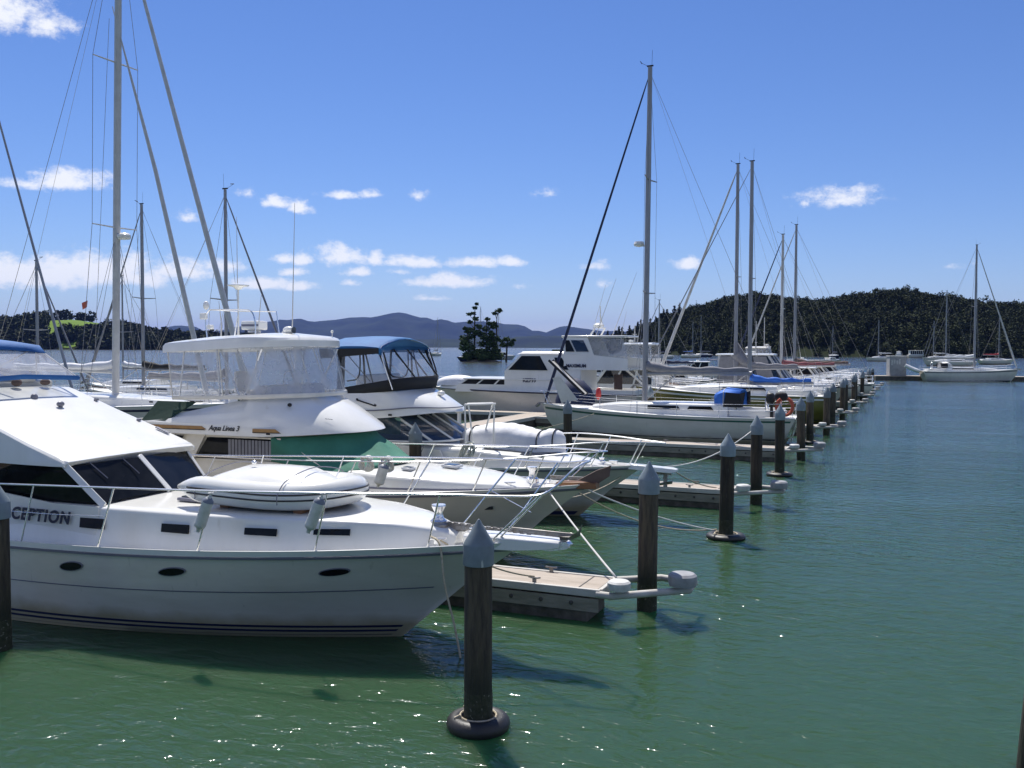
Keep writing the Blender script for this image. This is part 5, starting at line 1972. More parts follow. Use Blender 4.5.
mb.build('hand_grip', M['blackcanvas'], b3)
mb = MB(); mb.box((-7.3, y3(.05), 2.87), (.1, .1, .08)); mb.blob((-7.22, y3(.05), 2.97), (.12, .08, .07), 10, 8); mb.build('searchlight', M['gel'], b3)
mb = MB(); mb.box((-7.9, y3(-1.7), 2.47), (.1, .02, .05)); mb.build('side_lamp', M['blackcanvas'], b3)
# skirt, clear panels, bimini
sk_b = outline(Y3, -9.9, -7.7, 1.264, 26, 2.7, .7)
sk_t = outline(Y3, -9.6, -7.62, 1.290, 26, 2.7, .7)
zs = lambda x: interp([(-9.9, 2.92), (-7.7, 3.1)], x)
zs2 = lambda x: interp([(-9.6, 3.1), (-7.62, 3.42)], x)
mb = MB(); mb.loft([[(x, y, zs(x) - .02) for x, y in sk_b], [(x, y, zs2(x)) for x, y in sk_t]], caps=False)
o = mb.build('canvas_skirt', M['blackcanvas'], b3, smooth=60)
q = o.modifiers.new('thick', 'SOLIDIFY'); q.thickness = .012
ct_b = sk_t
ct_t = outline(Y3, -9.95, -8.25, 1.290, 26, 3.0, .3)
mb = MB(); mb.loft([[(x, y, zs2(x)) for x, y in ct_b], [(lerp(a[0], b[0], .5), lerp(a[1], b[1], .5) - .02, lerp(zs2(a[0]), 4.1, .5)) for a, b in zip(ct_b, ct_t)], [(x, y, 4.1) for x, y in ct_t]], caps=False)
mb.build('clear_curtain', M['vinyl2'], b3, smooth=180)
mb = MB()
for sd in (-1, 1):
    for xa, xb_, r in ((-9.5, -9.45, .11), (-8.75, -8.8, .03), (-8.5, -8.75, .02), (-7.95, -8.35, .03)):
        mb.tube([(xa, y3(sd * 1.46), zs2(xa) - .1), (xb_, y3(sd * 1.49), 4.1)], r, 6, sy=.3 if r > .05 else 1)
    mb.tube(curve_pts([(-9.3, y3(sd * 1.46), 3.3), (-9.0, y3(sd * 1.47), 3.36), (-8.9, y3(sd * 1.48), 3.6), (-8.9, y3(sd * 1.48), 4.05)], 5), .02, 6)
    mb.tube([(-9.3, y3(sd * 1.46), 4.0), (-8.6, y3(sd * 1.46), 3.3)], .012, 5)
    mb.tube(curve_pts([(-8.2, y3(sd * 1.48), 4.05), (-8.0, y3(sd * 1.48), 3.5), (-7.9, y3(sd * 1.1), 3.4)], 5), .022, 6)
for k in (-.7, .1, .8):
    mb.tube([(-7.66, y3(k), 3.42), (-8.27, y3(k * 1.05), 4.12)], .022, 6)
mb.build_each('canvas_strap', M['blackcanvas'], b3)
mb = MB()
rows = []
for x, dz in ((-10.1, -.02), (-9.9, .03), (-9.3, .06), (-8.8, .06), (-8.35, .03), (-8.22, -.02)):
    rows.append([(x, y3(-1.55), 3.98 + dz)] + [(x, y3(1.55 * k), 4.15 + dz + .27 * (1 - abs(k) ** 2.2)) for k in (-1, -.85, -.6, -.3, 0, .3, .6, .85, 1)] + [(x, y3(1.55), 3.98 + dz)])
mb.loft(rows, caps=False)
o = mb.build('bimini_top', M['teal'], b3, smooth=60)
q = o.modifiers.new('thick', 'SOLIDIFY'); q.thickness = .012
mb = MB()
for sd in (-1,):
    mb.panel([(-10.1, y3(sd * 1.57), 4.13), (-8.3, y3(sd * 1.57), 4.16), (-8.3, y3(sd * 1.56), 4.02), (-10.05, y3(sd * 1.56), 3.88)], .012, (-9, Y3, 4))
mb.build('bimini_valance', M['blackcanvas'], b3, smooth=0)
mb = MB()
mb.tube(curve_pts([(-7.95, y3(-1.45), 3.1), (-8.24, y3(-1.52), 4.0), (-8.26, y3(-1.3), 4.25), (-8.27, y3(0), 4.4), (-8.26, y3(1.3), 4.25), (-8.24, y3(1.52), 4.0), (-7.95, y3(1.45), 3.1)], 5), .016, 6)
mb.tube(curve_pts([(-8.6, y3(-1.45), 3.1), (-9.9, y3(-1.52), 4.0), (-9.95, y3(-1.3), 4.25), (-9.95, y3(0), 4.4), (-9.95, y3(1.3), 4.25), (-9.9, y3(1.52), 4.0), (-8.6, y3(1.45), 3.1)], 5), .016, 6)
mb.build('bimini_frame', M['steel'], b3)
mb = MB(); mb.box((-9.2, y3(.2), 3.2), (.5, 1.6, .5)); mb.build('helm_seat', M['whitecanvas'], b3, bevel=.06)
# rails
NR3 = [(-13, y3(-1.72), 1.7), (-8.5, y3(-1.75), 1.72), (-6.5, y3(-1.7), 1.76), (-5, y3(-1.6), 1.77), (-3.6, y3(-1.2), 1.84), (-2.9, y3(-.9), 1.9), (-2.4, y3(-.65), 1.93)]
NR3b = [(-6.5, y3(1.7), 1.78), (-4.4, y3(1.4), 1.92), (-3.6, y3(1.15), 1.97), (-2.7, y3(.75), 1.97), (-1.7, y3(.25), 1.93), (-1.15, y3(0), 1.9), (-1.7, y3(-.25), 1.92), (-2.4, y3(-.65), 1.93)]
def foot3(x, sd):
    p = h3.pt(h3.find(x), 0, sd)
    return V((p.x, p.y - sd * .06, p.z + .01))
ft = []
for xf in (-9, -7.2, -5.8, -4.4, -3.4):
    xt = xf + .3
    ft.append((foot3(xf, -1), (xt, interp([(p[0], p[1]) for p in NR3], xt), interp([(p[0], p[2]) for p in NR3], xt))))
fs_ = sorted(NR3b[:6])
for xf in (-5.2, -4.0, -3.0, -2.1):
    xt = xf + .28
    ft.append((foot3(xf, 1), (xt, interp([(p[0], p[1]) for p in fs_], xt), interp([(p[0], p[2]) for p in fs_], xt))))
ft += [(foot3(-2.05, -1), (-1.72, y3(-.24), 1.92)), (foot3(-1.95, -1), (-1.6, y3(-.2), 1.92)), (foot3(-2.9, -1), (-2.5, y3(-.7), 1.93))]
rail_set(b3, NR3, ft, .0145)
mb = MB(); mb.tube(curve_pts(NR3b, 7), .0145, 8); mb.build('pulpit', M['steel'], b3)
mb = MB()
mb.loft([[(-2.1, y3(-.22), 1.25), (-2.1, y3(.22), 1.25), (-2.1, y3(.2), 1.37), (-2.1, y3(-.2), 1.37)], [(-1.0, y3(-.2), 1.2), (-1.0, y3(.2), 1.2), (-.98, y3(.18), 1.31), (-.98, y3(-.18), 1.31)], [(-.86, y3(-.13), 1.22), (-.86, y3(.13), 1.22), (-.86, y3(.11), 1.29), (-.86, y3(-.11), 1.29)]], closed=True)
mb.build('bow_plank', M['gel'], b3, bevel=.012)
mb = MB(); mb.box((-1.3, y3(0), 1.17), (.6, .04, .06)); mb.box((-1.15, y3(0), 1.0), (.09, .05, .3)); mb.loft([[(-1.3, y3(-.12), .93), (-1.3, y3(.12), .93), (-1.3, y3(0), .87)], [(-.98, y3(-.05), 1.0), (-.98, y3(.05), 1.0), (-.98, y3(0), .93)]], closed=True)
mb.build('anchor', M['galv'], b3)
mb = MB(); mb.lathe([(.09, 1.33), (.09, 1.4), (.05, 1.43), (.07, 1.48), (0, 1.49)], (-2.75, y3(0), 0), 14); mb.box((-2.5, y3(.2), 1.36), (.2, .12, .08)); mb.build('windlass', M['steel'], b3)
# davit frame
mb = MB()
for p in (((-6.1, y3(-.9), 1.7), (-6.13, y3(-.9), 2.74)), ((-5.95, y3(-.75), 1.7), (-6.05, y3(-.85), 2.74)), ((-5.45, y3(-.62), 1.6), (-5.42, y3(-.62), 2.76)), ((-6.13, y3(-.9), 2.74), (-5.38, y3(-.62), 2.77)), ((-6.1, y3(-.8), 2.76), (-5.5, y3(-.5), 2.78)), ((-5.9, y3(-.3), 1.7), (-5.5, y3(-.5), 2.78))):
    mb.tube([p[0], p[1]], .022, 8)
mb.build('davit_frame', M['gel'], b3)
tn = thing('covered_tender', 'dinghy under a lashed white canvas cover on the foredeck of the blue bimini cruiser', 'dinghy', (-5.2, y3(.1), 1.62))
mb = MB()
rows = []
for i in range(27):
    f = i / 26
    x = lerp(-6.55, -3.75, f)
    w_ = .62 * (1 - abs(2 * f - .92) ** 3.2 * .62) * (1 if f < .97 else .8)
    zt2 = interp([(0, 1.98), (.08, 2.1), (.3, 2.24), (.5, 2.25), (.72, 2.12), (.8, 2.06), (.84, 2.13), (.95, 2.1), (1, 1.95)], f)
    zb2 = lerp(1.68, 1.56, f)
    row = []
    for k in range(15):
        a = PI * k / 14
        y_ = -math.cos(a) * w_
        zz = zb2 + (zt2 - zb2) * (math.sin(a) ** .55)
        n_ = .03 * noise.noise(V((x * 3, y_ * 4, zz * 3))) + .02 * noise.noise(V((x * 9, y_ * 7, zz * 7)))
        row.append((x, y3(.1 + y_ + n_), zz + n_))
    rows.append(row)
mb.loft(rows)
mb.build('canvas_cover', M['whitecanvas'], tn, smooth=180)
mb = MB()
for x in (-6.2, -4.35, -3.98):
    f = (x + 6.55) / 2.8
    w_ = .62 * (1 - abs(2 * f - .92) ** 3.2 * .62) + .025
    zt2 = interp([(0, 1.98), (.08, 2.1), (.3, 2.24), (.5, 2.25), (.72, 2.12), (.8, 2.06), (.84, 2.13), (.95, 2.1), (1, 1.95)], f) + .02
    mb.tube([(x, y3(.1 - math.cos(PI * k / 12) * w_), lerp(1.66, zt2, math.sin(PI * k / 12) ** .55)) for k in range(13)], .016, 5)
mb.build_each('lashing_strap', M['blackcanvas'], tn)
t = thing('rope_coil', 'cream rope hank hung on the rail of the blue bimini cruiser', 'rope coil', (-5.75, y3(-1.68), 1.75), group='rope coils hung on cruiser rails')
mb = MB()
for k in range(8):
    pts = [(-5.75 + .05 * (k % 3 - 1) + (.08 + .02 * (k % 4)) * math.cos(a) + .1 * math.sin(a), y3(-1.68) + .05 * math.sin(2 * a + k) , 1.6 + (.2 + .012 * k) * math.sin(a)) for a in [2 * PI * j / 20 for j in range(20)]]
    mb.tube(pts, .018, 5, True)
mb.build('loops', M['fender'], t)
# ================================================================== yachts
def wire(mb, a, b, r=.006, n=5): mb.tube([a, b], r, n)


def yacht(label, L=11, beam=3.4, free=1.1, mast_h=14, mast_f=.58, hull='gelhull', stripe='navystripe', boom=None, cover='blue', furl='greycanvas', spar='alu', heel=0, group=None,
          detail=2, wire_r=.006, mast_r=.1, dodger=None, boom_z=1.35, stack_pack=False, boomlen=None, spreaders=1, rake=0, windows=True, radar=None, boot=.16, mast_base=None, bow_over=.1, stern='sugar', furl_r=.05, transom_ladder=False, cabin_col='gel'):
    """local: bow to +x, waterline z = 0, x from -L/2 (stern) to L/2 (stem head)"""
    t = thing('sailing_yacht', label, 'yacht', group=group)
    xb, xs = L / 2, -L / 2
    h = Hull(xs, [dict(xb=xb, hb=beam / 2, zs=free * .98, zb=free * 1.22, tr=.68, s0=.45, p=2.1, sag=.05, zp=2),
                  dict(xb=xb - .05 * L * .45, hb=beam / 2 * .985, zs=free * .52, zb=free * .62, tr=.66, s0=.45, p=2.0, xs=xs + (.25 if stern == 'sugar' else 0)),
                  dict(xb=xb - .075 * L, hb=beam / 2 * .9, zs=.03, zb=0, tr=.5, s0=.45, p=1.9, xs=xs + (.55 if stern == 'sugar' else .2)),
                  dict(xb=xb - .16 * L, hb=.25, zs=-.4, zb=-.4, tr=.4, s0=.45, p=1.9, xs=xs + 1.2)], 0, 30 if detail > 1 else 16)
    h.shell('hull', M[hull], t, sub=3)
    h.deck('deck', M['deck'], t, inset=.02, drop=.01)
    if detail > 0:
        h.strip('sheer_stripe', M[stripe], t, .16, .3, .01, .99, .006)
        h.strip('boot_stripe', M['antifoul'], t, h.zline(boot), h.zline(.0), 0, .985, .006)
        h.rail('toe_rail', M['gel' if detail > 1 else cabin_col], t, .022, dz=.02)
    # coachroof
    c0, c1 = xs + .24 * L, xb - .22 * L
    cb = [(c0, beam * .3), (c0 + .3 * L, beam * .29), (c1 - .1 * L, beam * .2), (c1, beam * .08)]
    cz = [(c0, free + .52), (c0 + .28 * L, free + .5), (c1 - .1 * L, free + .42), (c1, free + .26)]
    mb = trunk(h, cb, cz, c0, c1, 26 if detail > 1 else 12, .05, 1)
    cab = mb.build('coachroof', M[cabin_col], t, smooth=40)
    if windows:
        for k, (a, b) in enumerate(((.05, .15), (.175, .30)) if detail > 1 else ((.05, .28),)):
            for sd in (-1, 1):
                xa, xb_ = c0 + a * L, c0 + b * L
                ya, yb = interp(cb, xa) + .012, interp(cb, xb_) + .012
                z0 = free + .2
                mb = MB()
                mb.panel([(xa, sd * (ya + .012), z0 + .04), (xb_, sd * (yb + .012), z0 + .05), (xb_ - .1 * (k == 0), sd * (yb - .004), z0 + .2), (xa + .12, sd * (ya - .004), z0 + .21)], .02, (0, 0, free))
                mb.build('window', M['darkglass'], cab, smooth=0)
        if detail > 1:
            for xq in (c1 - .085 * L, c1 - .17 * L):
                yq = interp(cb, xq)
                mb = MB(); mb.panel([(xq - .2, -yq - .022, free + .24), (xq + .2, -yq - .02 + .06, free + .25), (xq + .2, -yq + .045, free + .31), (xq - .2, -yq - .01, free + .31)], .02, (0, 0, free)); mb.build('window', M['darkglass'], cab, smooth=0)
    # cockpit well with coaming and wheel
    mb = MB()
    for sd in (-1, 1): mb.box(((xs + .6 + c0) / 2, sd * beam * .27, free + .16), (c0 - xs - .7, .16, .3))
    mb.box((xs + .7, 0, free + .12), (.25, beam * .5, .22))
    mb.build('cockpit_coaming', M['gel'], t, bevel=.03)
    if detail > 0:
        mb = MB()
        mb.tube([(xs + 1.3, .42 * math.cos(a), free + .72 + .42 * math.sin(a)) for a in [2 * PI * j / 20 for j in range(20)]], .018, 6, True)
        mb.tube([(xs + 1.35, 0, free), (xs + 1.35, 0, free + .75)], .06, 8)
        mb.build('steering_wheel', M['steel'], t)
    # mast, spreaders, standing rigging
    mx = lerp(xs, xb, mast_f)
    mzb = mast_base if mast_base is not None else free + .45
    tip = V((mx + rake, 0, mast_h))
    mb = MB()
    mb.tube([(mx, 0, mzb), (mx + rake * .7, 0, mast_h * .7), tip], [mast_r, mast_r * .98, mast_r * .8], 10)
    mast = mb.build('mast', M[spar], t, smooth=60)
    def on(z): return V((mx + rake * (z / mast_h), 0, z))
    sp = [mast_h * .55] if spreaders == 1 else [mast_h * .395, mast_h * .70]
    for z in sp:
        for sd in (-1, 1):
            p = on(z)
            mb = MB(); mb.tube([p, p + V((-.12, sd * beam * .3, .05))], [.04, .025], 6); mb.build('spreader', M[spar], mast)
    mb = MB()
    mb.box(tip + V((0, 0, .05)), (.3, .05, .06)); mb.tube([tip + V((.1, 0, .05)), tip + V((.42, .05, .22))], .008, 4); mb.tube([tip + V((-.08, 0, .05)), tip + V((-.1, 0, .75))], .007, 4)
    mb.tube([tip + V((.42, -.12, .22)), tip + V((.42, .12, .26))], .02, 4)
    mb.build('masthead_gear', M['blackcanvas'], mast)
    stem = V((xb - .12, 0, free * 1.22 + .04))
    top = on(mast_h - .25)
    mb = MB()
    a, b = stem + (top - stem) * .015, top
    mb.tube([stem, a, a.lerp(b, .05), a.lerp(b, .5), a.lerp(b, .93), b], [.012, .06, furl_r * 1.35, furl_r, furl_r * .62, .012], 8)
    mb.build('furled_headsail', M[furl], t)
    mb = MB(); wire(mb, top, (xs + .1, 0, free + .05), wire_r); mb.build('backstay', M['galv'], t)
    for sd in (-1, 1):
        ch = V((mx - .1, sd * beam * .46, free + .05))
        mb = MB()
        last = ch
        for z in sp:
            p = on(z) + V((-.12, sd * beam * .3, .05))
            wire(mb, last, p, wire_r); last = p
        wire(mb, last, on(mast_h - .3), wire_r)
        wire(mb, ch + V((-.35, 0, 0)), on(sp[0] - .1), wire_r * .8)
        wire(mb, ch + V((.35, 0, 0)), on(sp[0] - .1), wire_r * .8)
        mb.build('shroud', M['galv'], t)
    # boom and its sail cover
    bl = boomlen or (mx - xs) * .8
    bz = free + boom_z
    gn = on(bz) + V((-.1, 0, 0))
    end = gn + V((-bl, 0, .08))
    mb = MB(); mb.tube([gn, end], .065, 8, sy=1.3); bm = mb.build('boom', M[spar], t)
    if cover:
        mb = MB()
        pts, rs = [], []
        N = 22
        for i in range(N + 1):
            f = i / N
            lift = (1.5 * math.exp(-f * 9) if stack_pack else .35 * math.exp(-f * 10))
            r_ = lerp(.2, .09, f ** .8) + .025 * math.sin(f * 23 + L)
            pts.append(gn.lerp(end, f * .97) + V((.02, .012 * math.sin(f * 17), .1 + r_ * .55 + lift * .5)))
            rs.append(r_ + lift * .12)
        mb.tube(pts, rs, 10)
        if stack_pack:
            mb.tube([on(bz + .2) + V((-.05, 0, 0)), on(bz + 1.5) + V((-.03, 0, 0)), on(bz + 1.9)], [.2, .15, .1], 8)
            mb.loft([[on(bz + 1.7), on(bz + 1.7) + V((-.12, .07, 0)), on(bz + 1.7) + V((-.12, -.07, 0))], [on(bz + .5), on(bz + .6) + V((-.9, .1, -.1)), on(bz + .6) + V((-.9, -.1, -.1))], [on(bz + .1), on(bz + .1) + V((-2.2, .1, .05)), on(bz + .1) + V((-2.2, -.1, .05))]], closed=True)
        mb.build('sail_cover', M[cover], bm, smooth=60)
    mb = MB(); wire(mb, end, on(mast_h - .2), wire_r * .6); wire(mb, gn.lerp(end, .7), (gn.lerp(end, .7).x, 0, free + .3), .012); mb.build('topping_lift', M['rope'], t)
    mb = MB(); wire(mb, gn.lerp(end, .3), on(free + .55), .03); mb.build('vang', M[spar], t)
    if dodger:
        mb = MB()
        rows = []
        for x, zt, w_ in ((c0 + .95, free + .52, .85), (c0 + .6, free + 1.02, .95), (c0 + .2, free + 1.22, 1), (c0 - .5, free + 1.16, 1)):
            rows.append([(x, -beam * .29 * w_, free + .4)] + [(x, beam * .29 * w_ * k, free + .45 + (zt - free - .45) * (1 - abs(k) ** 3 * .25)) for k in (-.96, -.6, 0, .6, .96)] + [(x, beam * .29 * w_, free + .4)])
        mb.loft(rows[1:], caps=False)
        dg = mb.build('sprayhood', M[dodger], t, smooth=60)
        q = dg.modifiers.new('thick', 'SOLIDIFY'); q.thickness = .015
        mb = MB(); mb.loft(rows[:2], caps=False); mb.build('screen', M['vinyl2'], dg, smooth=60)
        mb = MB(); mb.tube(rows[2], .02, 6); mb.build('hoop', M['whitemast'], dg)
        for e in (0, -1):
            s_ = -1 if e == 0 else 1
            mb = MB(); mb.panel([V(rows[2][e]) + V((0, s_ * .012, 0)), V(rows[3][e]) + V((0, s_ * .012, 0)), V(rows[3][e]) + V((-.15, s_ * .012, .02)), V(rows[3][2 if e == 0 else -3]) + V((-.2, s_ * .1, -.06)), V(rows[3][1 if e == 0 else -2]) + V((0, s_ * .03, 0)), V(rows[2][1 if e == 0 else -2]) + V((-.1, s_ * .03, 0))], .02); mb.build('side_screen', M['blackcanvas'], dg, smooth=0)
    if detail > 0:
        # pulpit, pushpit, stanchions, lifelines
        def dk(x, sd, z=0):
            p = h.pt(h.find(x), 0, sd); return V((p.x, p.y - sd * .05, p.z + z))
        mb = MB()
        px = xb - .1 * L
        mb.tube(curve_pts([dk(px, -1, 0), dk(px, -1, .6), V((xb - .25, -.25, free * 1.22 + .62)), V((xb + .1, 0, free * 1.22 + .62)), V((xb - .25, .25, free * 1.22 + .62)), dk(px, 1, .6), dk(px, 1, 0)], 4), .016, 6)
        mb.tube([V((xb - .4, -.2, free * 1.2)), V((xb - .1, -.18, free * 1.22 + .62))], .014, 6)
        mb.tube([V((xb - .4, .2, free * 1.2)), V((xb - .1, .18, free * 1.22 + .62))], .014, 6)
        mb.build('pulpit', M['steel'], t)
        mb = MB()
        sx = xs + .12
        w_ = beam * .33
        for z in (.32, .62):
            mb.tube(curve_pts([dk(xs + 1.2, -1, z), V((sx + .1, -w_, free + z)), V((sx, -w_ * .5, free + z)), V((sx, w_ * .5, free + z)), V((sx + .1, w_, free + z)), dk(xs + 1.2, 1, z)], 4), .016, 6)
        for y in (-w_, -w_ * .5, w_ * .5, w_): mb.tube([(sx + .05, y, free - .02), (sx + .03, y, free + .62)], .014, 6)
        mb.build('pushpit', M['steel'], t)
        n = 5 if detail > 1 else 3
        for sd in (-1, 1):
            xsn = [lerp(xs + 1.3, px - .3, i / n) for i in range(n + 1)]
            for x in xsn[1:-1]:
                mb = MB(); mb.tube([dk(x, sd, 0), dk(x, sd, .6)], .012, 6); mb.build('stanchion', M['steel'], t)
            mb = MB()
            for z in (.33, .6):
                mb.tube([dk(xs + 1.2, sd, z)] + [dk(x, sd, z) for x in xsn[1:-1]] + [dk(px, sd, z)], wire_r * .8, 4)
            mb.build('lifeline', M['steel'], t)
        mb = MB(); mb.box((xb - .15, .0, free * 1.22 + .05), (.7, .1, .07)); mb.box((xb + .22, 0, free * 1.22 - .06), (.2, .26, .1), ry=.7); mb.build('anchor', M['galv'], t)
    if radar:
        p = on(radar)
        mb = MB(); mb.lathe([(.05, -.1), (.26, -.07), (.3, 0), (.29, .12), (.2, .2), (0, .22)], p + V((.42, 0, 0)), 16); mb.box(p + V((.2, 0, -.06)), (.4, .12, .05)); mb.build('radar_dome', M['gel'], mast)
    if transom_ladder:
        mb = MB()
        for y in (-.2, .2): mb.tube([(xs + .5, y, free * .9), (xs + .02, y, free * .9), (xs + .3, y, .1)], .016, 6)
        for z in (.25, .5, .75): mb.tube([(xs + .26 - (z - .1) * .2, -.2, z), (xs + .26 - (z - .1) * .2, .2, z)], .014, 6)
        mb.build('boarding_ladder', M['steel'], t)
    return t


def place(t, x, y, rz, heel=0):
    t.location = (x, y, 0)
    t.rotation_euler = (heel, 0, rz)
    return t


# ================================================================== launches
def launch(label, L=9, beam=3.1, free=1.0, hull='gelhull', cabin='gel', house=(.28, .68), house_h=1.25, fly=False, fly_cover=None, stripe='navystripe', top=None, group=None, detail=2, glass='darkglass',
           rake=.55, mast=None, screens=None, cockpit=None, roof_over=.35, aerials=(), cat='motor launch', rails=True, clear_fly=False, sheer=1.25, roofmat=None, dark_hull=False, post_h=None):
    """local: bow +x. house = fore and aft limits of the deckhouse as fractions from the stern"""
    t = thing('motor_launch', label, cat, group=group)
    xb, xs = L / 2, -L / 2
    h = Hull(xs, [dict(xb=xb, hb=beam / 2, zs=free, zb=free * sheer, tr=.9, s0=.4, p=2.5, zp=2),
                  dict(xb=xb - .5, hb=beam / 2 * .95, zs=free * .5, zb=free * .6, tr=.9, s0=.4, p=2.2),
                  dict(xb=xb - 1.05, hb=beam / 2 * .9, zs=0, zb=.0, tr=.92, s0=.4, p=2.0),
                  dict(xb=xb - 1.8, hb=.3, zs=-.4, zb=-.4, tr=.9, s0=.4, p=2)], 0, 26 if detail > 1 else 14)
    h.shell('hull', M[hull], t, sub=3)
    h.deck('deck', M['deck'], t)
    h.strip('rubbing_strake', M[stripe], t, 0, .1, 0, 1, .022)
    h.strip('boot_stripe', M['antifoul'], t, h.zline(.14), h.zline(.0), 0, .985, .006)
    x0, x1 = lerp(xs, xb, house[0]), lerp(xs, xb, house[1])
    hw = beam * .38
    # foredeck trunk
    mb = trunk(h, [(x1 - .5, hw * .92), (x1 + (xb - x1) * .5, hw * .62), (xb - .9, hw * .15)], [(x1 - .5, free + .42), (xb - .9, free * sheer + .08)], x1 - .5, xb - .9, 16, .05, 1)
    mb.build('foredeck_trunk', M[cabin], t, smooth=40)
    zt = free + house_h
    zb = free + .42
    rk = rake * house_h
    mb = MB()   # lower walls
    mb.loft([[(x0, -hw, free - .05), (x0, -hw, zb), (x0, hw, zb), (x0, hw, free - .05)], [(x1 + rk * .4, -hw, free - .05), (x1, -hw, zb), (x1, hw, zb), (x1 + rk * .4, hw, free - .05)]], closed=True)
    mb.build('cabin_wall', M[cabin], t, smooth=0)
    gl = MB()
    b_ = [(x0 + .02, -hw + .03), (x1 - .1, -hw + .03), (x1 + .12, -hw * .55), (x1 + .2, 0), (x1 + .12, hw * .55), (x1 - .1, hw - .03), (x0 + .02, hw - .03)]
    t_ = [(x0 + .02, -hw + .09), (x1 - rk - .05, -hw + .09), (x1 - rk + .12, -hw * .5), (x1 - rk + .18, 0), (x1 - rk + .12, hw * .5), (x1 - rk - .05, hw - .09), (x0 + .02, hw - .09)]
    gl.loft([[(x, y, zb) for x, y in b_], [(x, y, zt - .03) for x, y in t_]], closed=True, caps=False)
    gl.build('glazing', M[glass], t, smooth=0)
    fr = MB()
    n_ = max(2, int((x1 - x0) / 1.0))
    for sd in (-1, 1):
        for i in range(n_ + 1):
            f = i / n_
            w_ = .06 if 0 < i < n_ else .1
            xa, xt = lerp(x0, x1 - .1, f), lerp(x0, x1 - rk - .05, f)
            fr.panel([(xa - w_, sd * (hw - .02), zb), (xa + w_, sd * (hw - .02), zb), (xt + w_, sd * (hw - .08), zt), (xt - w_, sd * (hw - .08), zt)], .03, (0, 0, zb))
    for (a, c) in ((b_[2], t_[2]), (b_[3], t_[3]), (b_[4], t_[4]), (b_[1], t_[1]), (b_[5], t_[5])):
        fr.tube([(a[0] + .015, a[1], zb), (c[0] + .015, c[1], zt)], .045, 6)
    fr.box((x0, 0, (zb + zt) / 2), (.06, hw * 1.9, zt - zb))
    fr.build_each('window_frame', M[cabin], t, smooth=0)
    # roof
    ro = outline(0, x0 - .25, x1 - rk + roof_over + .2, hw + .08, 16, 3.2, .5)
    mb = stack([([(x * .99, y * .97) for x, y in ro], zt - .02), (ro, zt), (ro, zt + .05), ([(x * .97, y * .8) for x, y in ro], zt + .1), ([(x * .8, y * .2) for x, y in ro], zt + .12)])
    mb.build('roof', M[roofmat or cabin], t, smooth=35)
    if screens:      # slanting canvas covers laced over the side windows
        for sd in (-1, 1):
            for i in range(3):
                f0, f1 = (.02 + i * .33), (.02 + i * .33 + .26)
                xa, xb2 = lerp(x0, x1 - .1, f0), lerp(x0, x1 - .1, f1)
                ta, tb = lerp(x0, x1 - rk, f0) - .02, lerp(x0, x1 - rk, f1)
                mb = MB(); mb.panel([(xa - .3, sd * (hw + .02), zb - .32), (xb2 - .3, sd * (hw + .02), zb - .32), (tb, sd * (hw - .06), zt - .08), (ta, sd * (hw - .06), zt - .08)], .03, (0, 0, zb)); mb.build('window_cover', M[screens], t, smooth=0)
    topz = zt + .12
    if fly:
        fo = outline(0, x0 + .1, x1 - rk - .1, hw * .92, 14, 2.6, .9)
        fo2 = outline(0, x0 + .1, x1 - rk - .75, hw * .85, 14, 2.6, .6)
        mb = stack([(fo, zt + .08), (fo2, zt + .75)])
        mb.build('flybridge', M[cabin], t, smooth=38)
        topz = zt + .75
        if clear_fly or fly_cover:
            ct = outline(0, x0 + .15, x1 - rk - 1.0, hw * .88, 14, 2.8, .5)
            mb = MB(); mb.loft([[(x, y, zt + .74) for x, y in fo2], [(x, y, zt + 1.62) for x, y in ct]], caps=False); mb.build('clear_curtain', M['vinyl'], t, smooth=180)
            mb = stack([(ct, zt + 1.6), ([(x, y * 1.04) for x, y in ct], zt + 1.66), ([(x * .97, y * .7) for x, y in ct], zt + 1.75), ([(x * .9, y * .1) for x, y in ct], zt + 1.77)]); mb.build('fly_top', M[fly_cover or 'gel'], t, smooth=40)
            mb = MB()
            for sd in (-1, 1):
                for f in (.05, .45, .85):
                    mb.tube([(lerp(x0 + .1, x1 - rk - 1, f), sd * hw * .82, zt + .7), (lerp(x0 + .2, x1 - rk - 1.3, f), sd * hw * .85, zt + 1.63)], .022, 6)
            mb.build('top_frame', M['steel'], t)
            topz = zt + 1.78
    if top:          # canvas bimini over the cockpit
        mb = MB()
        xa, xc = xs + .3, x0 - .1
        rows = [[(x, hw * k, zt + .25 + dz + .12 * (1 - k * k)) for k in (-1, -.6, 0, .6, 1)] for x, dz in ((xa, -.04), (lerp(xa, xc, .3), .04), (lerp(xa, xc, .7), .04), (xc, -.02))]
        mb.loft(rows, caps=False); o = mb.build('bimini_top', M[top], t, smooth=60); q = o.modifiers.new('thick', 'SOLIDIFY'); q.thickness = .03
        mb = MB()
        for sd in (-1, 1):
            for x in (xa + .1, xc - .1): mb.tube([((xa + xc) / 2, sd * hw, free), (x, sd * hw, zt + .22)], .018, 6)
        mb.build('bimini_frame', M['steel'], t)
    # cockpit sides
    mb = MB()
    for sd in (-1, 1): mb.box(((xs + x0) / 2, sd * (beam * .43), free + .1), (x0 - xs - .1, .12, .24))
    mb.box((xs + .12, 0, free - .02), (.12, beam * .8, .5))
    mb.build('cockpit_coaming', M[cockpit or cabin], t, bevel=.02)
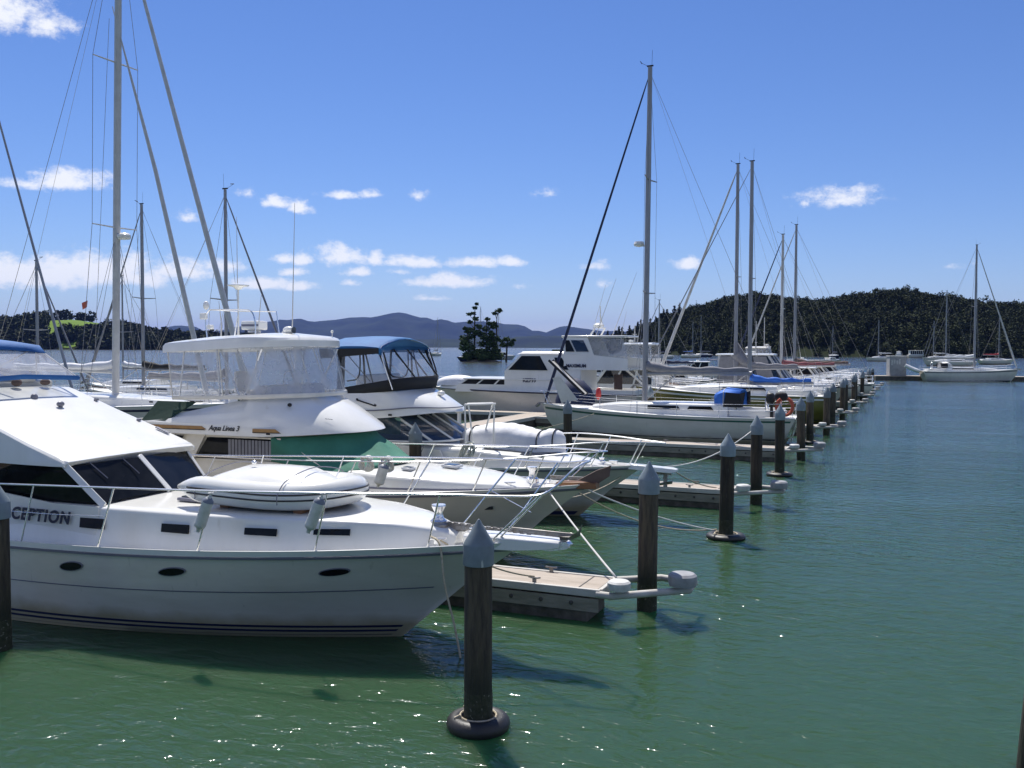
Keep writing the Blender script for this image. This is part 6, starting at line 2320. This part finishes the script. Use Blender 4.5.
    if rails:
        mb = MB()
        def dk(x, sd, z): 
            p = h.pt(h.find(x), 0, sd); return V((p.x, p.y - sd * .06, p.z + z))
        xr = [lerp(x1 - .2, xb - .6, i / 3) for i in range(4)]
        mb.tube(curve_pts([dk(xr[0], -1, .5), dk(xr[1], -1, .55), dk(xr[2], -1, .6), dk(xr[3], -1, .64), V((xb + .15, 0, free * sheer + .68)), dk(xr[3], 1, .64), dk(xr[2], 1, .6), dk(xr[1], 1, .55), dk(xr[0], 1, .5)], 4), .018, 6)
        mb.build('bow_rail', M['steel'], t)
        for x in xr:
            for sd in (-1, 1):
                mb = MB(); mb.tube([dk(x - .12, sd, 0), dk(x, sd, .56)], .014, 5); mb.build('stanchion', M['steel'], t)
        mb = MB(); mb.box((xb - .1, 0, free * sheer + .05), (.9, .2, .07)); mb.build('bow_plank', M['gel'], t, bevel=.01)
        mb = MB(); mb.box((xb + .1, 0, free * sheer + .11), (.6, .04, .05)); mb.box((xb + .38, 0, free * sheer + .02), (.16, .3, .08), ry=.6); mb.build('anchor', M['galv'], t)
    for i, (fx, y, z1, dx) in enumerate(aerials):
        x = lerp(x0, x1, fx)
        mb = MB(); mb.tube([(x, y, topz - .1), (x + dx * .3, y, topz + (z1 - topz) * .4), (x + dx, y, z1)], [.022, .016, .007], 5); mb.build('whip_aerial', M['whitemast'], t)
    if mast:
        x = lerp(x0, x1, .4)
        mb = MB()
        mb.tube([(x, 0, topz - .1), (x, 0, mast)], .035, 6); mb.tube([(x, -.5, lerp(topz, mast, .5)), (x, .5, lerp(topz, mast, .5))], .02, 6)
        mb.lathe([(.14, 0), (.16, .08), (.1, .16), (0, .18)], (x + .25, 0, topz), 12)
        mb.build('signal_mast', M['whitemast'], t)
    mb = MB(); mb.box((lerp(x0, x1, .45), .1, topz + .08), (.3, .3, .16)); mb.build('roof_box', M['gel'], t, bevel=.04)
    return t


GY = 'yachts in the marina row'
GM = 'motor boats in the marina row'
GB = 'boats moored out in the bay'

# ---- the white sloop, bow in to the walkway
t = yacht('big white sloop with green sheer line, bow towards the walkway and a blue sprayhood', L=11.85, beam=3.5, free=1.22, mast_h=16.9, mast_f=.575, stripe='greenstripe', cover='greycanvas', furl='navy', furl_r=.06, mast_r=.125,
          dodger='royal', boom_z=1.78, boomlen=4.7, spreaders=2, detail=2, wire_r=.008, transom_ladder=True, group=GY, rake=-.12, spar='alu', radar=None, boot=.3)
place(t, -6.25, 33.5, PI)
# mast light box and its own bits
mb = MB(); mb.lathe([(.05, -.1), (.22, -.06), (.25, .02), (.2, .14), (0, .17)], (1.22, 0, 8.9), 14); mb.box((1.0, 0, 8.84), (.44, .1, .05))
o = mb.build('radar_dome', M['gel'], None); o.parent = t
mb = MB(); mb.blob((3.3, -.6, 2.0), (.14, .14, .3), 10, 8)
o = mb.build('horseshoe_buoy', M['red'], None); o.parent = t
# ramp and grey covered gear at its bow
tt = thing('boarding_ramp', 'black edged boarding ramp slanting down on to the bow of the white sloop', 'ramp', (-11.3, 33.1, 3.4))
mb = MB(); mb.panel([(-11.55, 32.85, 3.5), (-11.55, 33.35, 3.5), (-9.9, 33.35, 2.02), (-9.9, 32.85, 2.02)], .07, (-11, 33, 1)); mb.build('tread', M['waler'], tt, smooth=0)
mb = MB()
for y in (32.83, 33.37): mb.tube([(-11.6, y, 3.58), (-9.85, y, 2.02)], .06, 6)
mb.build('side_rail', M['blackcanvas'], tt)
tt = thing('steps', 'pale perforated folding steps leaning on the sloop bow below the ramp', 'steps', (-10.9, 33.0, 1.5))
mb = MB(); mb.panel([(-11.35, 32.7, 2.75), (-11.0, 32.7, 2.85), (-10.1, 32.7, 1.75), (-10.9, 32.7, 1.6)], .05, (-11, 34, 2)); mb.build('board', M['cream'], tt, smooth=0)
# gear over its stern
tt = thing('stern_buoy', 'orange horseshoe lifebuoy hung on the stern rail of the white sloop', 'lifebuoy', (-.72, 32.6, 1.75))
mb = MB(); mb.tube(curve_pts([(-.75 + .33 * math.cos(a), 32.3 + .05 * math.sin(a), 1.72 + .36 * math.sin(a)) for a in [R(120) + R(310) * i / 12 for i in range(13)]], 3), .075, 8); mb.build('ring', M['orange'], tt)
tt = thing('outboard_motor', 'black outboard motor clamped on the stern rail of the white sloop', 'outboard', (-1.35, 32.5, 1.5))
mb = MB(); mb.blob((-1.35, 32.4, 2.05), (.2, .16, .25), 12, 8, pw=.8); mb.build('cowl', M['black'], tt)
mb = MB(); mb.box((-1.3, 32.4, 1.6), (.12, .1, .7)); mb.build('leg', M['black'], tt)
tt = thing('covered_barbecue', 'dark covered barbecue on the sloop stern rail between outboard and lifebuoy', 'barbecue', (-.98, 33.2, 1.8))
mb = MB(); mb.blob((-1.0, 33.1, 2.1), (.28, .22, .2), 12, 8, pw=.7); mb.build('cover', M['blackcanvas'], tt); mb = MB(); mb.box((-1.0, 33.1, 1.75), (.06, .06, .5)); mb.build('bracket', M['steel'], tt)

# ---- pilothouse cruiser on the far side of the walkway, bow to the left
t = launch('white pilothouse cruiser with black framed windows, bow to the left behind the walkway', L=14.0, beam=3.9, free=1.55, house=(.38, .8), house_h=.72, rake=.75, stripe='navystripe', fly=False, group=GM, rails=True, sheer=1.12, roof_over=.2)
R4 = t
def part4(name, mat_, f, **k):
    mb = MB(); f(mb); o = mb.build(name, M[mat_], None, **k); o.parent = R4; return o
# raised pilothouse and flybridge further aft (local x aft negative)
def pw(mb):
    for sd in (-1, 1):
        mb.panel([(-3.6, sd * 1.5, 1.5), (1.1, sd * 1.5, 1.5), (1.1, sd * 1.5, 2.8), (.1, sd * 1.42, 3.78), (-3.6, sd * 1.42, 3.78)], .05, (-1, 0, 2))
    mb.panel([(-3.6, -1.5, 1.5), (-3.6, 1.5, 1.5), (-3.6, 1.42, 3.78), (-3.6, -1.42, 3.78)], .05, (-1, 0, 2))
    mb.panel([(1.1, -1.5, 1.5), (1.1, 1.5, 1.5), (1.1, 1.5, 2.8), (1.1, -1.5, 2.8)], .05, (-1, 0, 2))
part4('pilothouse_wall', 'gel', pw, smooth=0)
part4('pilothouse_screen', 'blueglass', lambda mb: mb.panel([(1.14, -1.4, 2.82), (1.14, 1.4, 2.82), (.14, 1.32, 3.74), (.14, -1.32, 3.74)], .03, (-1, 0, 2)), smooth=0)
for sd in (-1, 1):
    part4('pilothouse_window', 'darkglass', lambda mb: mb.panel([(-1.6, sd * 1.53, 2.85), (.86, sd * 1.53, 2.85), (.05, sd * 1.45, 3.68), (-1.1, sd * 1.45, 3.68)], .03, (-1, 0, 2)), smooth=0)
    part4('side_door', 'darkglass', lambda mb: mb.panel([(-2.9, sd * 1.53, 2.9), (-2.2, sd * 1.53, 2.9), (-2.0, sd * 1.46, 3.6), (-2.45, sd * 1.46, 3.6)], .03, (-1, 0, 2)), smooth=0)
part4('pilothouse_roof', 'gel', lambda mb: mb.loft([[(-3.4, -1.55, 3.78), (-3.4, 1.55, 3.78), (-3.4, 1.4, 3.93), (-3.4, -1.4, 3.93)], [(.2, -1.5, 3.78), (.2, 1.5, 3.78), (.05, 1.35, 3.92), (.05, -1.35, 3.92)], [(.5, -1.2, 3.76), (.5, 1.2, 3.76), (.4, 1.1, 3.82), (.4, -1.1, 3.82)]], closed=True), smooth=0, bevel=.03)
def fw(mb):
    for sd in (-1, 1):
        mb.panel([(-6.4, sd * 1.5, 2.9), (-2.6, sd * 1.5, 2.9), (-2.6, sd * 1.48, 3.8), (-2.5, sd * 1.4, 4.75), (-4.0, sd * 1.4, 4.75), (-4.4, sd * 1.45, 3.75), (-6.4, sd * 1.48, 3.55)], .05, (-4, 0, 3.5))
    mb.panel([(-2.6, -1.5, 3.8), (-2.6, 1.5, 3.8), (-3.3, 1.4, 4.75), (-3.3, -1.4, 4.75)], .04, (-5, 0, 4))
    mb.box((-4.6, 0, 2.95), (3.8, 3.0, .1))
part4('flybridge', 'gel', fw, smooth=0)
for sd in (-1, 1):
    part4('flybridge_window', 'blueglass', lambda mb: mb.panel([(-4.1, sd * 1.52, 3.95), (-3.35, sd * 1.52, 3.95), (-3.0, sd * 1.46, 4.6), (-3.75, sd * 1.44, 4.6)], .03, (-4, 0, 4)), smooth=0)
    part4('flybridge_window', 'darkglass', lambda mb: mb.panel([(-3.25, sd * 1.525, 3.95), (-2.72, sd * 1.525, 3.95), (-2.66, sd * 1.46, 4.6), (-2.9, sd * 1.46, 4.6)], .03, (-4, 0, 4)), smooth=0)
    part4('clear_curtain', 'vinyl', lambda mb: mb.add([(-4.35, sd * 1.45, 3.75), (-6.4, sd * 1.48, 3.55), (-6.1, sd * 1.42, 4.7), (-4.0, sd * 1.4, 4.72)], [(0, 1, 2, 3)]), smooth=0)
part4('fly_top', 'gel', lambda mb: mb.box((-4.3, 0, 4.82), (3.8, 2.95, .12)), bevel=.05)
def gear(mb):
    mb.tube([(-4.0, -1.0, 4.85), (-4.3, -.9, 5.35), (-4.3, .9, 5.35), (-4.0, 1.0, 4.85)], .05, 6)
    mb.tube([(-4.3, 0, 5.35), (-4.3, 0, 6.6)], .03, 6)
    mb.lathe([(.3, 5.4), (.32, 5.5), (.2, 5.6), (0, 5.62)], (-4.3, .3, 0), 14)
    mb.tube([(-4.2, -.9, 5.3), (-4.0, -.9, 6.1)], .05, 6)
part4('radar_arch', 'gel', gear)
for x, y, z, dx in ((-3.3, -1.3, 7.9, -.9), (-4.6, -1.3, 8.6, -1.5), (-4.4, 1.2, 8.1, -1.2)):
    part4('whip_aerial', 'whitemast', lambda mb: mb.tube([(x, y, 4.8), (x + dx, y, z)], [.02, .008], 5))
part4('deck_locker', 'gel', lambda mb: mb.blob((-1.9, -1.62, 4.2), (.2, .2, .12), 10, 6))
def strut(mb):
    mb.tube([(-4.5, -1.55, 3.6), (-6.6, -1.6, 1.9)], .06, 6); mb.tube([(-5.9, -1.55, 2.9), (-6.9, -1.6, 1.7)], .05, 6)
part4('cockpit_strut', 'gel', strut)
part4('cockpit_door', 'brown', lambda mb: mb.panel([(-4.8, -1.2, 1.7), (-5.3, -1.2, 1.7), (-5.3, -1.2, 2.6), (-4.8, -1.2, 2.6)], .05, (-5, 0, 2)), smooth=0)
part4('name_panel', 'navystripe', lambda mb: mb.panel([(-2.8, -1.965, 1.42), (-.4, -1.965, 1.42), (-.3, -1.965, 1.6), (-2.8, -1.965, 1.6)], .02, (-1, 0, 1.5)), smooth=0)
letters('KZ799', .3, M['navystripe'], R4, Matrix.Translation((-.05, 1.535, 2.15)) @ frame_m((0, 0, 0), (-1, 0, 0), (0, 0, 1)), bold=.012)
letters('MAXIMUM', .26, M['navystripe'], R4, Matrix.Translation((-2.75, 1.56, 3.05)) @ frame_m((0, 0, 0), (-1, 0, 0), (0, 0, 1)), bold=.01)
place(R4, -17.0, 44.2, PI)
tt = thing('covered_tender', 'small dinghy under a white cover on the bow of the pilothouse cruiser', 'dinghy', (-21.7, 43.9, 1.8))
mb = MB()
mb.loft([[(lerp(-23.0, -20.3, i / 12), 43.8 - math.cos(PI * k / 8) * .8 * math.sin(PI * (.12 + .76 * i / 12)) ** .5, 1.85 + .62 * math.sin(PI * k / 8) ** .6 * math.sin(PI * (.1 + .8 * i / 12)) ** .5) for k in range(9)] for i in range(13)])
mb.build('cover', M['whitecanvas'], tt, smooth=180)
tt = thing('covered_dinghy', 'dark navy canvas covered bundle standing by the walkway end below the sloop forestay', 'covered bundle', (-12.9, 40.4, .5))
mb = MB(); mb.loft([[(-12.9 + math.cos(a) * r_, 40.4 + math.sin(a) * r_ * .7, z) for a in [2 * PI * j / 14 for j in range(14)]] for r_, z in ((1.15, .52), (1.15, 1.3), (.95, 1.9), (.5, 2.35), (.1, 2.5))], closed=True); mb.build('cover', M['navy'], tt, smooth=60)

# second flybridge boat just beyond it, and the others in the row
place(launch('white flybridge boat with clear curtains just beyond the stern of the pilothouse cruiser', L=10.5, beam=3.4, free=1.4, house=(.34, .72), house_h=1.35, fly=True, clear_fly=True, group=GM, glass='glass', aerials=((.3, .8, 7.2, -.6), (.7, -.8, 6.6, -.4)), mast=5.6), -12.9, 52.0, PI)
place(launch('small boat with dark navy canopy and varnished teak cockpit, right of the flybridge boats', L=8, beam=2.9, free=1.15, house=(.45, .75), house_h=1.2, top='navy', cockpit='teak', group=GM, cabin='cream', aerials=((.5, .5, 4.2, 0),)), -13.2, 60.5, PI)
place(yacht('olive green hulled yacht with a bright blue cover on its low boom', L=11.2, beam=3.3, free=1.5, mast_h=15.0, mast_f=.39, hull='olive', stripe='gel', cover='royal', furl='greycanvas', boom_z=.62, boomlen=3.5, furl_r=.03, detail=1, wire_r=.009, mast_r=.12, group=GY, stern='flat', spar='alu', windows=True), -5.9, 47.7, PI)
place(yacht('white yacht with grey sail cover rising at its mast, behind the olive yacht', L=11.6, beam=3.4, free=1.4, mast_h=15.95, mast_f=.53, cover='greycanvas', stack_pack=True, furl='whitemast', furl_r=.085, boom_z=1.45, boomlen=3.9, detail=1, wire_r=.009, mast_r=.12, group=GY, spar='alu'), -6.1, 53.3, PI)
place(launch('launch with slanting grey covers laced over its cabin windows, bow to the channel', L=10.5, beam=3.5, free=1.35, house=(.22, .66), house_h=2.35, rake=.55, screens='greycanvas', cabin='grey_gel', roofmat='gel', group=GM, glass='blueglass', aerials=((.4, .5, 5.4, 0),), roof_over=.1), -5.2, 58.0, 0)
place(launch('cream roofed wheelhouse launch with clear side curtains and a signal mast', L=10, beam=3.4, free=1.3, house=(.2, .55), house_h=1.6, fly=False, cabin='cream', roofmat='cream', glass='vinyl2', group=GM, mast=6.2), -5.2, 64.0, 0)
o = place(launch('white motor boat with raised cream hardtop beyond the grey covered launch', L=9.5, beam=3.3, free=1.3, house=(.2, .58), house_h=1.25, fly=True, clear_fly=True, fly_cover='cream', group=GM, glass='glass', mast=6.6), -5.4, 68.2, 0)
place(yacht('yacht with thin pale mast and maroon sail cover in the middle of the row', L=10.5, beam=3.2, free=1.2, mast_h=13.45, mast_f=.57, cover='maroon', furl='navy', furl_r=.06, boom_z=1.5, boomlen=4.2, detail=1, wire_r=.011, mast_r=.12, group=GY, spar='whitemast'), -5.2, 71.8, PI)
place(yacht('yacht with grey mast and brown sail cover beyond the maroon covered one', L=11.5, beam=3.3, free=1.25, mast_h=14.85, mast_f=.57, cover='brown', furl='whitemast', furl_r=.06, boom_z=1.5, boomlen=4.5, detail=1, wire_r=.011, mast_r=.12, group=GY), -4.7, 77.2, PI)
for i, (Y, L, lb, kw) in enumerate([
    (80.8, 9.2, 'white motor boat with navy cabin cover, bow rail crowded against the piles', dict(top='navy', fly=False)),
    (85.8, 9.5, 'white flybridge launch with its anchor over the pile row beyond the navy covered boat', dict(fly=True, clear_fly=False)),
    (89.2, 8.5, 'small white launch with grey windows near the far end of the row', dict(fly=False)),
    (97.5, 8, 'white boat with a small royal blue canopy at the far end of the row', dict(top='royal')),
]):
    place(launch(lb, L=L, beam=3.1, free=1.25, house=(.26, .6), house_h=1.15, group=GM, detail=1, aerials=((.4, .6, 6.2, -.7), (.2, -.5, 5.8, -.6)) if i < 2 else (), **kw), -.2 - L / 2, Y, 0)

for i, (px, dep, rz, lb, kw) in enumerate([
    (632, 78, PI - .3, 'low runabout with grey canopy and varnished sides, right of the flybridge boats', dict(L=7.5, top='greycanvas', cockpit='teak', hull='cream', house=(.5, .75), house_h=1.0)),
    (652, 92, PI + .2, 'dark hulled work boat lying behind the boom of the white sloop', dict(L=9, hull='navystripe', cabin='cream', house=(.5, .8), house_h=1.4)),
    (676, 86, .1, 'low grey motor boat behind the middle of the sloop boom', dict(L=8, hull='grey_gel', house=(.3, .6), house_h=1.0, top='navy')),
    (700, 120, PI, 'white motor boat with navy canopy in the water beyond the sloop boom end', dict(L=9, top='navy', house=(.4, .7), house_h=1.3)),
    (612, 105, 0, 'white launch with tall aerials seen over the flybridge boat cockpits', dict(L=9, house=(.25, .6), house_h=1.5, fly=True, clear_fly=True)),
]):
    x, y = land(px, dep)
    place(launch(lb, beam=2.9, free=1.1, detail=1, group='motor boats on the outer moorings', aerials=((.4, .6, 5.4, -.4),), **kw), x, y, rz + HEAD)
place(yacht('small yacht with navy boom cover on the outer moorings behind the sloop boom', L=8.5, beam=2.7, free=1.0, mast_h=9.5, mast_f=.57, cover='navy', furl='greycanvas', detail=1, wire_r=.014, mast_r=.07, group='motor boats on the outer moorings'), *land(664, 108), HEAD + 2.9)

# ---- far left: the tall masted yacht and its neighbours beyond the walkway
t = yacht('big yacht with the tallest mast, out of the picture top, and two furled headsails', L=16.5, beam=4.4, free=1.45, mast_h=24.2, mast_f=.53, cover='whitecanvas', furl='whitemast', furl_r=.1, boom_z=1.55, boomlen=6.6, detail=2, wire_r=.012, mast_r=.165, spreaders=2, spar='whitemast', group='yachts beyond the walkway', radar=9.1, rake=.55)
place(t, -30.0, 24.0, 0)
TM = t
def partT(name, mat_, f, **k):
    mb = MB(); f(mb); o = mb.build(name, M[mat_], None, **k); o.parent = TM; return o
mx_ = lerp(-8.25, 8.25, .53)
partT('furled_staysail', 'whitemast', lambda mb: mb.tube([(5.9, 0, 1.7), (5.7, 0, 2.3), (mx_ + 2.5, 0, 12), (mx_ + .1, 0, 19.5)], [.02, .12, .09, .02], 8))
partT('runner', 'galv', lambda mb: mb.tube([(-3, 2.0, 1.5), (mx_ - .1, 0, 19)], .01, 4))
partT('flag', 'orange', lambda mb: mb.panel([(mx_ - .2, -1.35, 6.2), (mx_ - .55, -1.35, 6.1), (mx_ - .5, -1.35, 5.8), (mx_ - .25, -1.35, 5.9)], .01), smooth=0)
def inst(mb):
    mb.box((mx_ + .18, 0, 6.2), (.06, .06, 1.2))
partT('cable_conduit', 'galv', inst)
place(yacht('yacht with dark mast and black sail cover, left of the white hardtop', L=11, beam=3.3, free=1.2, mast_h=13.0, mast_f=.55, cover='blackcanvas', furl='greycanvas', boom_z=1.5, detail=1, wire_r=.009, mast_r=.11, group='yachts beyond the walkway', stripe='navystripe', hull='cream'), -39.8, 37.0, PI)
place(yacht('yacht whose slim grey mast rises behind the radar of the white hardtop', L=10.5, beam=3.2, free=1.2, mast_h=11.6, mast_f=.57, cover='greycanvas', furl='greycanvas', furl_r=.05, detail=1, wire_r=.009, mast_r=.09, group='yachts beyond the walkway'), -26.7, 27.4, 0)
place(yacht('yacht whose grey furled headsail slants in from the left edge of the picture', L=14, beam=3.9, free=1.25, mast_h=18.7, mast_f=.57, cover='whitecanvas', furl='alu', furl_r=.04, detail=1, wire_r=.01, mast_r=.13, spreaders=2, group='yachts beyond the walkway'), -29.95, 16.0, 0)
place(yacht('tan hulled yacht with red striped deck gear behind the tall mast', L=10, beam=3.1, free=1.1, mast_h=9.5, mast_f=.6, cover='whitecanvas', furl='greycanvas', detail=1, wire_r=.009, mast_r=.07, hull='cream', stripe='maroon', group='yachts beyond the walkway'), -50.5, 46.5, PI)
place(yacht('small yacht with short mast at the far left beyond the near cruiser canopy', L=9.5, beam=3, free=1.1, mast_h=9.3, mast_f=.55, cover='navy', furl='greycanvas', detail=1, wire_r=.009, mast_r=.09, group='yachts beyond the walkway'), -45.5, 33.2, 0)
place(launch('white motor boat tower just above the near cruiser canopy at the far left edge', L=11, beam=3.6, free=1.6, house=(.3, .65), house_h=1.6, fly=True, clear_fly=True, group='yachts beyond the walkway', detail=1, mast=7), -55.0, 36.0, 0)

# ---- boats moored out in the bay
def bay_yacht(label, px, py, L, top_px, rz, **k):
    depth = 960 * 4.2 / (py - 347 - (px - 512) * .0035)
    x, y = land(px, depth)
    mh = (347 + (px - 512) * .0035 - top_px) / 960 * depth + 4.2
    kw = dict(L=L, beam=L * .31, free=1.15, mast_h=mh, mast_f=.57, detail=0, wire_r=.02, mast_r=.11, group=GB, boom_z=1.3)
    kw.update(k)
    return place(yacht(label, **kw), x, y, rz + HEAD)


def bay_launch(label, px, py, L, rz, **k):
    depth = 960 * 4.2 / (py - 347 - (px - 512) * .0035)
    x, y = land(px, depth)
    kw = dict(L=L, beam=L * .34, free=1.1, house=(.25, .65), house_h=1.3, detail=0, rails=False, group=GB)
    kw.update(k)
    return place(launch(label, **kw), x, y, rz + HEAD)


bay_yacht('yacht moored alone in the bay left of the tree islet', 437, 356.0, 9.5, 318, R(70), hull='cream', cover='navy')
bay_launch('dark hulled launch with white cabin moored before the tree islet', 473, 361.5, 9.5, PI, hull='navystripe', cabin='gel')
bay_launch('grey launch moored to the right of the dark one before the islet', 503, 359.5, 8.5, R(10), hull='grey_gel')
bay_yacht('yacht with dark cover moored in front of the islet trees', 482, 358.3, 8.5, 307, R(160), cover='navy', hull='gelhull')
bay_yacht('yacht moored beside the right edge of the islet', 497, 356.6, 9, 312, R(20), cover='navy')
bay_launch('tiny white launch in the bay between the islet and the sloop mast', 540, 355.5, 7, R(20))
bay_launch('small white launch anchored in the bay left of the sloop mast', 622, 357, 7.5, PI)
bay_yacht('small grey yacht anchored just right of the sloop mast', 660, 359, 10, 318, R(185), hull='grey_gel', cover='navy', cabin_col='grey_gel')
bay_yacht('yacht with blue boom cover anchored beyond the moored motor boats', 691, 358, 9, 321, R(15), cover='royal')
bay_yacht('dark hulled yacht anchored in front of the left part of the bush clad hill', 702, 357.2, 9, 316, R(170), hull='navystripe', cover='navy')
bay_yacht('small dark yacht in the channel beyond the pile row', 833, 358.3, 7.5, 326, R(100), hull='navystripe', cover='navy')
bay_launch('long pale hulled boat lying across the channel beyond the pile row', 818, 363.5, 13.5, R(5), free=.8, house=(.7, .82), house_h=.7)
bay_yacht('pale yacht moored beyond the breakwater shed', 880, 361.5, 9, 320, R(180), cover='whitecanvas')
bay_launch('white launch moored below the hill right of the breakwater shed', 899, 357.8, 7, R(60), free=1.5)
bay_launch('two storey white houseboat moored below the dark hill', 916, 357.4, 8, R(0), free=1.0, house=(.1, .85), house_h=2.2, rake=.1)
bay_yacht('small yacht moored behind the left end of the breakwater yacht', 935, 361.5, 8.5, 321, R(180), cover='whitecanvas')
bay_yacht('yacht with a red deck cover moored right behind the breakwater yacht', 996, 364.5, 9.5, 318, R(5), cover='red', hull='gelhull')
bay_yacht('tall yacht with a dark furled stay moored behind the big breakwater yacht', 949, 366.5, 12, 291, R(180), cover='whitecanvas', mast_r=.13)
bx_, by_ = 10.5, 126.7
place(yacht('long pale yacht with a tall mast berthed on the breakwater pontoon at the right', L=11.9, beam=3.6, free=1.3, mast_h=17.4, mast_f=.55, cover='whitecanvas', furl='whitemast', furl_r=.08, boom_z=1.6, boomlen=5.2, detail=1, wire_r=.014, mast_r=.14, dodger='whitecanvas', group=GB, hull='cream', stern='sugar'), bx_, by_, math.atan2(20.1, 71))
tt = thing('rib_dinghy', 'white dinghy slung over the stern of the breakwater yacht', 'dinghy', (bx_ - 6.9, by_ - 2.0, 1.9))
mb = MB(); mb.tube(curve_pts([(bx_ - 7.6, by_ - 2.6, 2.0), (bx_ - 6.6, by_ - 2.5, 1.5), (bx_ - 6.0, by_ - 2.1, 1.3), (bx_ - 6.5, by_ - 1.6, 1.5), (bx_ - 7.6, by_ - 1.7, 2.0)], 5), .24, 10); mb.build('side_tube', M['gel'], tt)
mb = MB(); mb.box((bx_ - 6.8, by_ - 2.1, 1.7), (1.2, .8, .12), ry=.5); mb.build('floor', M['greycanvas'], tt)

# ================================================================== mooring lines
def line(label, pts, r=.014, m='rope', g='mooring lines'):
    t = tag(MB().tube(pts, r, 7).build('mooring_line', M[m], None, smooth=180), label, 'rope', g)
    return t


line('slack mooring line hanging from the near cruiser bow straight into the water', curve_pts([(-1.75, yw(-.42), 1.6), (-1.52, 2.03, 1.52), (-1.42, 1.98, 1.0), (-1.3, 2.05, .4), (-1.18, 2.1, -.3)], 6), .015)
line('yellowish line from the near cruiser bow to the nearest finger pontoon', sag((-1.62, yw(.1) - .5, 1.56), (-1.1, 4.45, .6), .1), .013)
line('taut white line from the green covered cruiser bow to the nearest finger end', sag((-2.1, y2(-.35), 1.45), (.1, 4.9, .6), .03), .017, 'ropewhite')
line('long white line from the green covered cruiser anchor to the open water pile ring', sag((-1.5, y2(0), 1.5), (.36, 11.5, .2), .1), .017, 'ropewhite')
line('second slack line from the green covered cruiser bow to the open water pile ring', sag((-1.9, y2(.4), 1.45), (.4, 11.55, .22), .3), .014, 'rope')
line('sagging yellow line under the bow of the blue bimini cruiser', sag((-2.5, y2(-.6), 1.3), (-2.2, y3(.4), 1.1), .25), .013)
line('line from the blue bimini cruiser bow rising to the second finger end pile', sag((-1.9, y3(.3), 1.3), (.3, 16.7, 1.95), .35), .016, 'ropewhite')
line('line from the blue bimini cruiser bow plank to the second finger pontoon', sag((-.95, y3(0), 1.25), (-.4, 15.6, .55), .08), .015)
line('thin line from the white sloop bow quarter down to the third finger pontoon', sag((-9.0, 31.75, 1.2), (-11.5, 28.0, .5), .1), .016)
# ------------------------------------------------------------------ render settings
scene.view_settings.view_transform = 'Standard'
scene.view_settings.look = 'None'
scene.view_settings.exposure = EXPO
scene.view_settings.gamma = 1
scene.view_settings.use_curve_mapping = False
scene.render.engine = 'CYCLES'
cy = scene.cycles
cy.use_denoising = True
cy.max_bounces = 8
cy.diffuse_bounces = 3
cy.glossy_bounces = 4
cy.transparent_max_bounces = 24
cy.transmission_bounces = 4
cy.volume_bounces = 0
cy.sample_clamp_indirect = 6
cy.caustics_reflective = False
cy.caustics_refractive = False
bpy.context.view_layer.update()
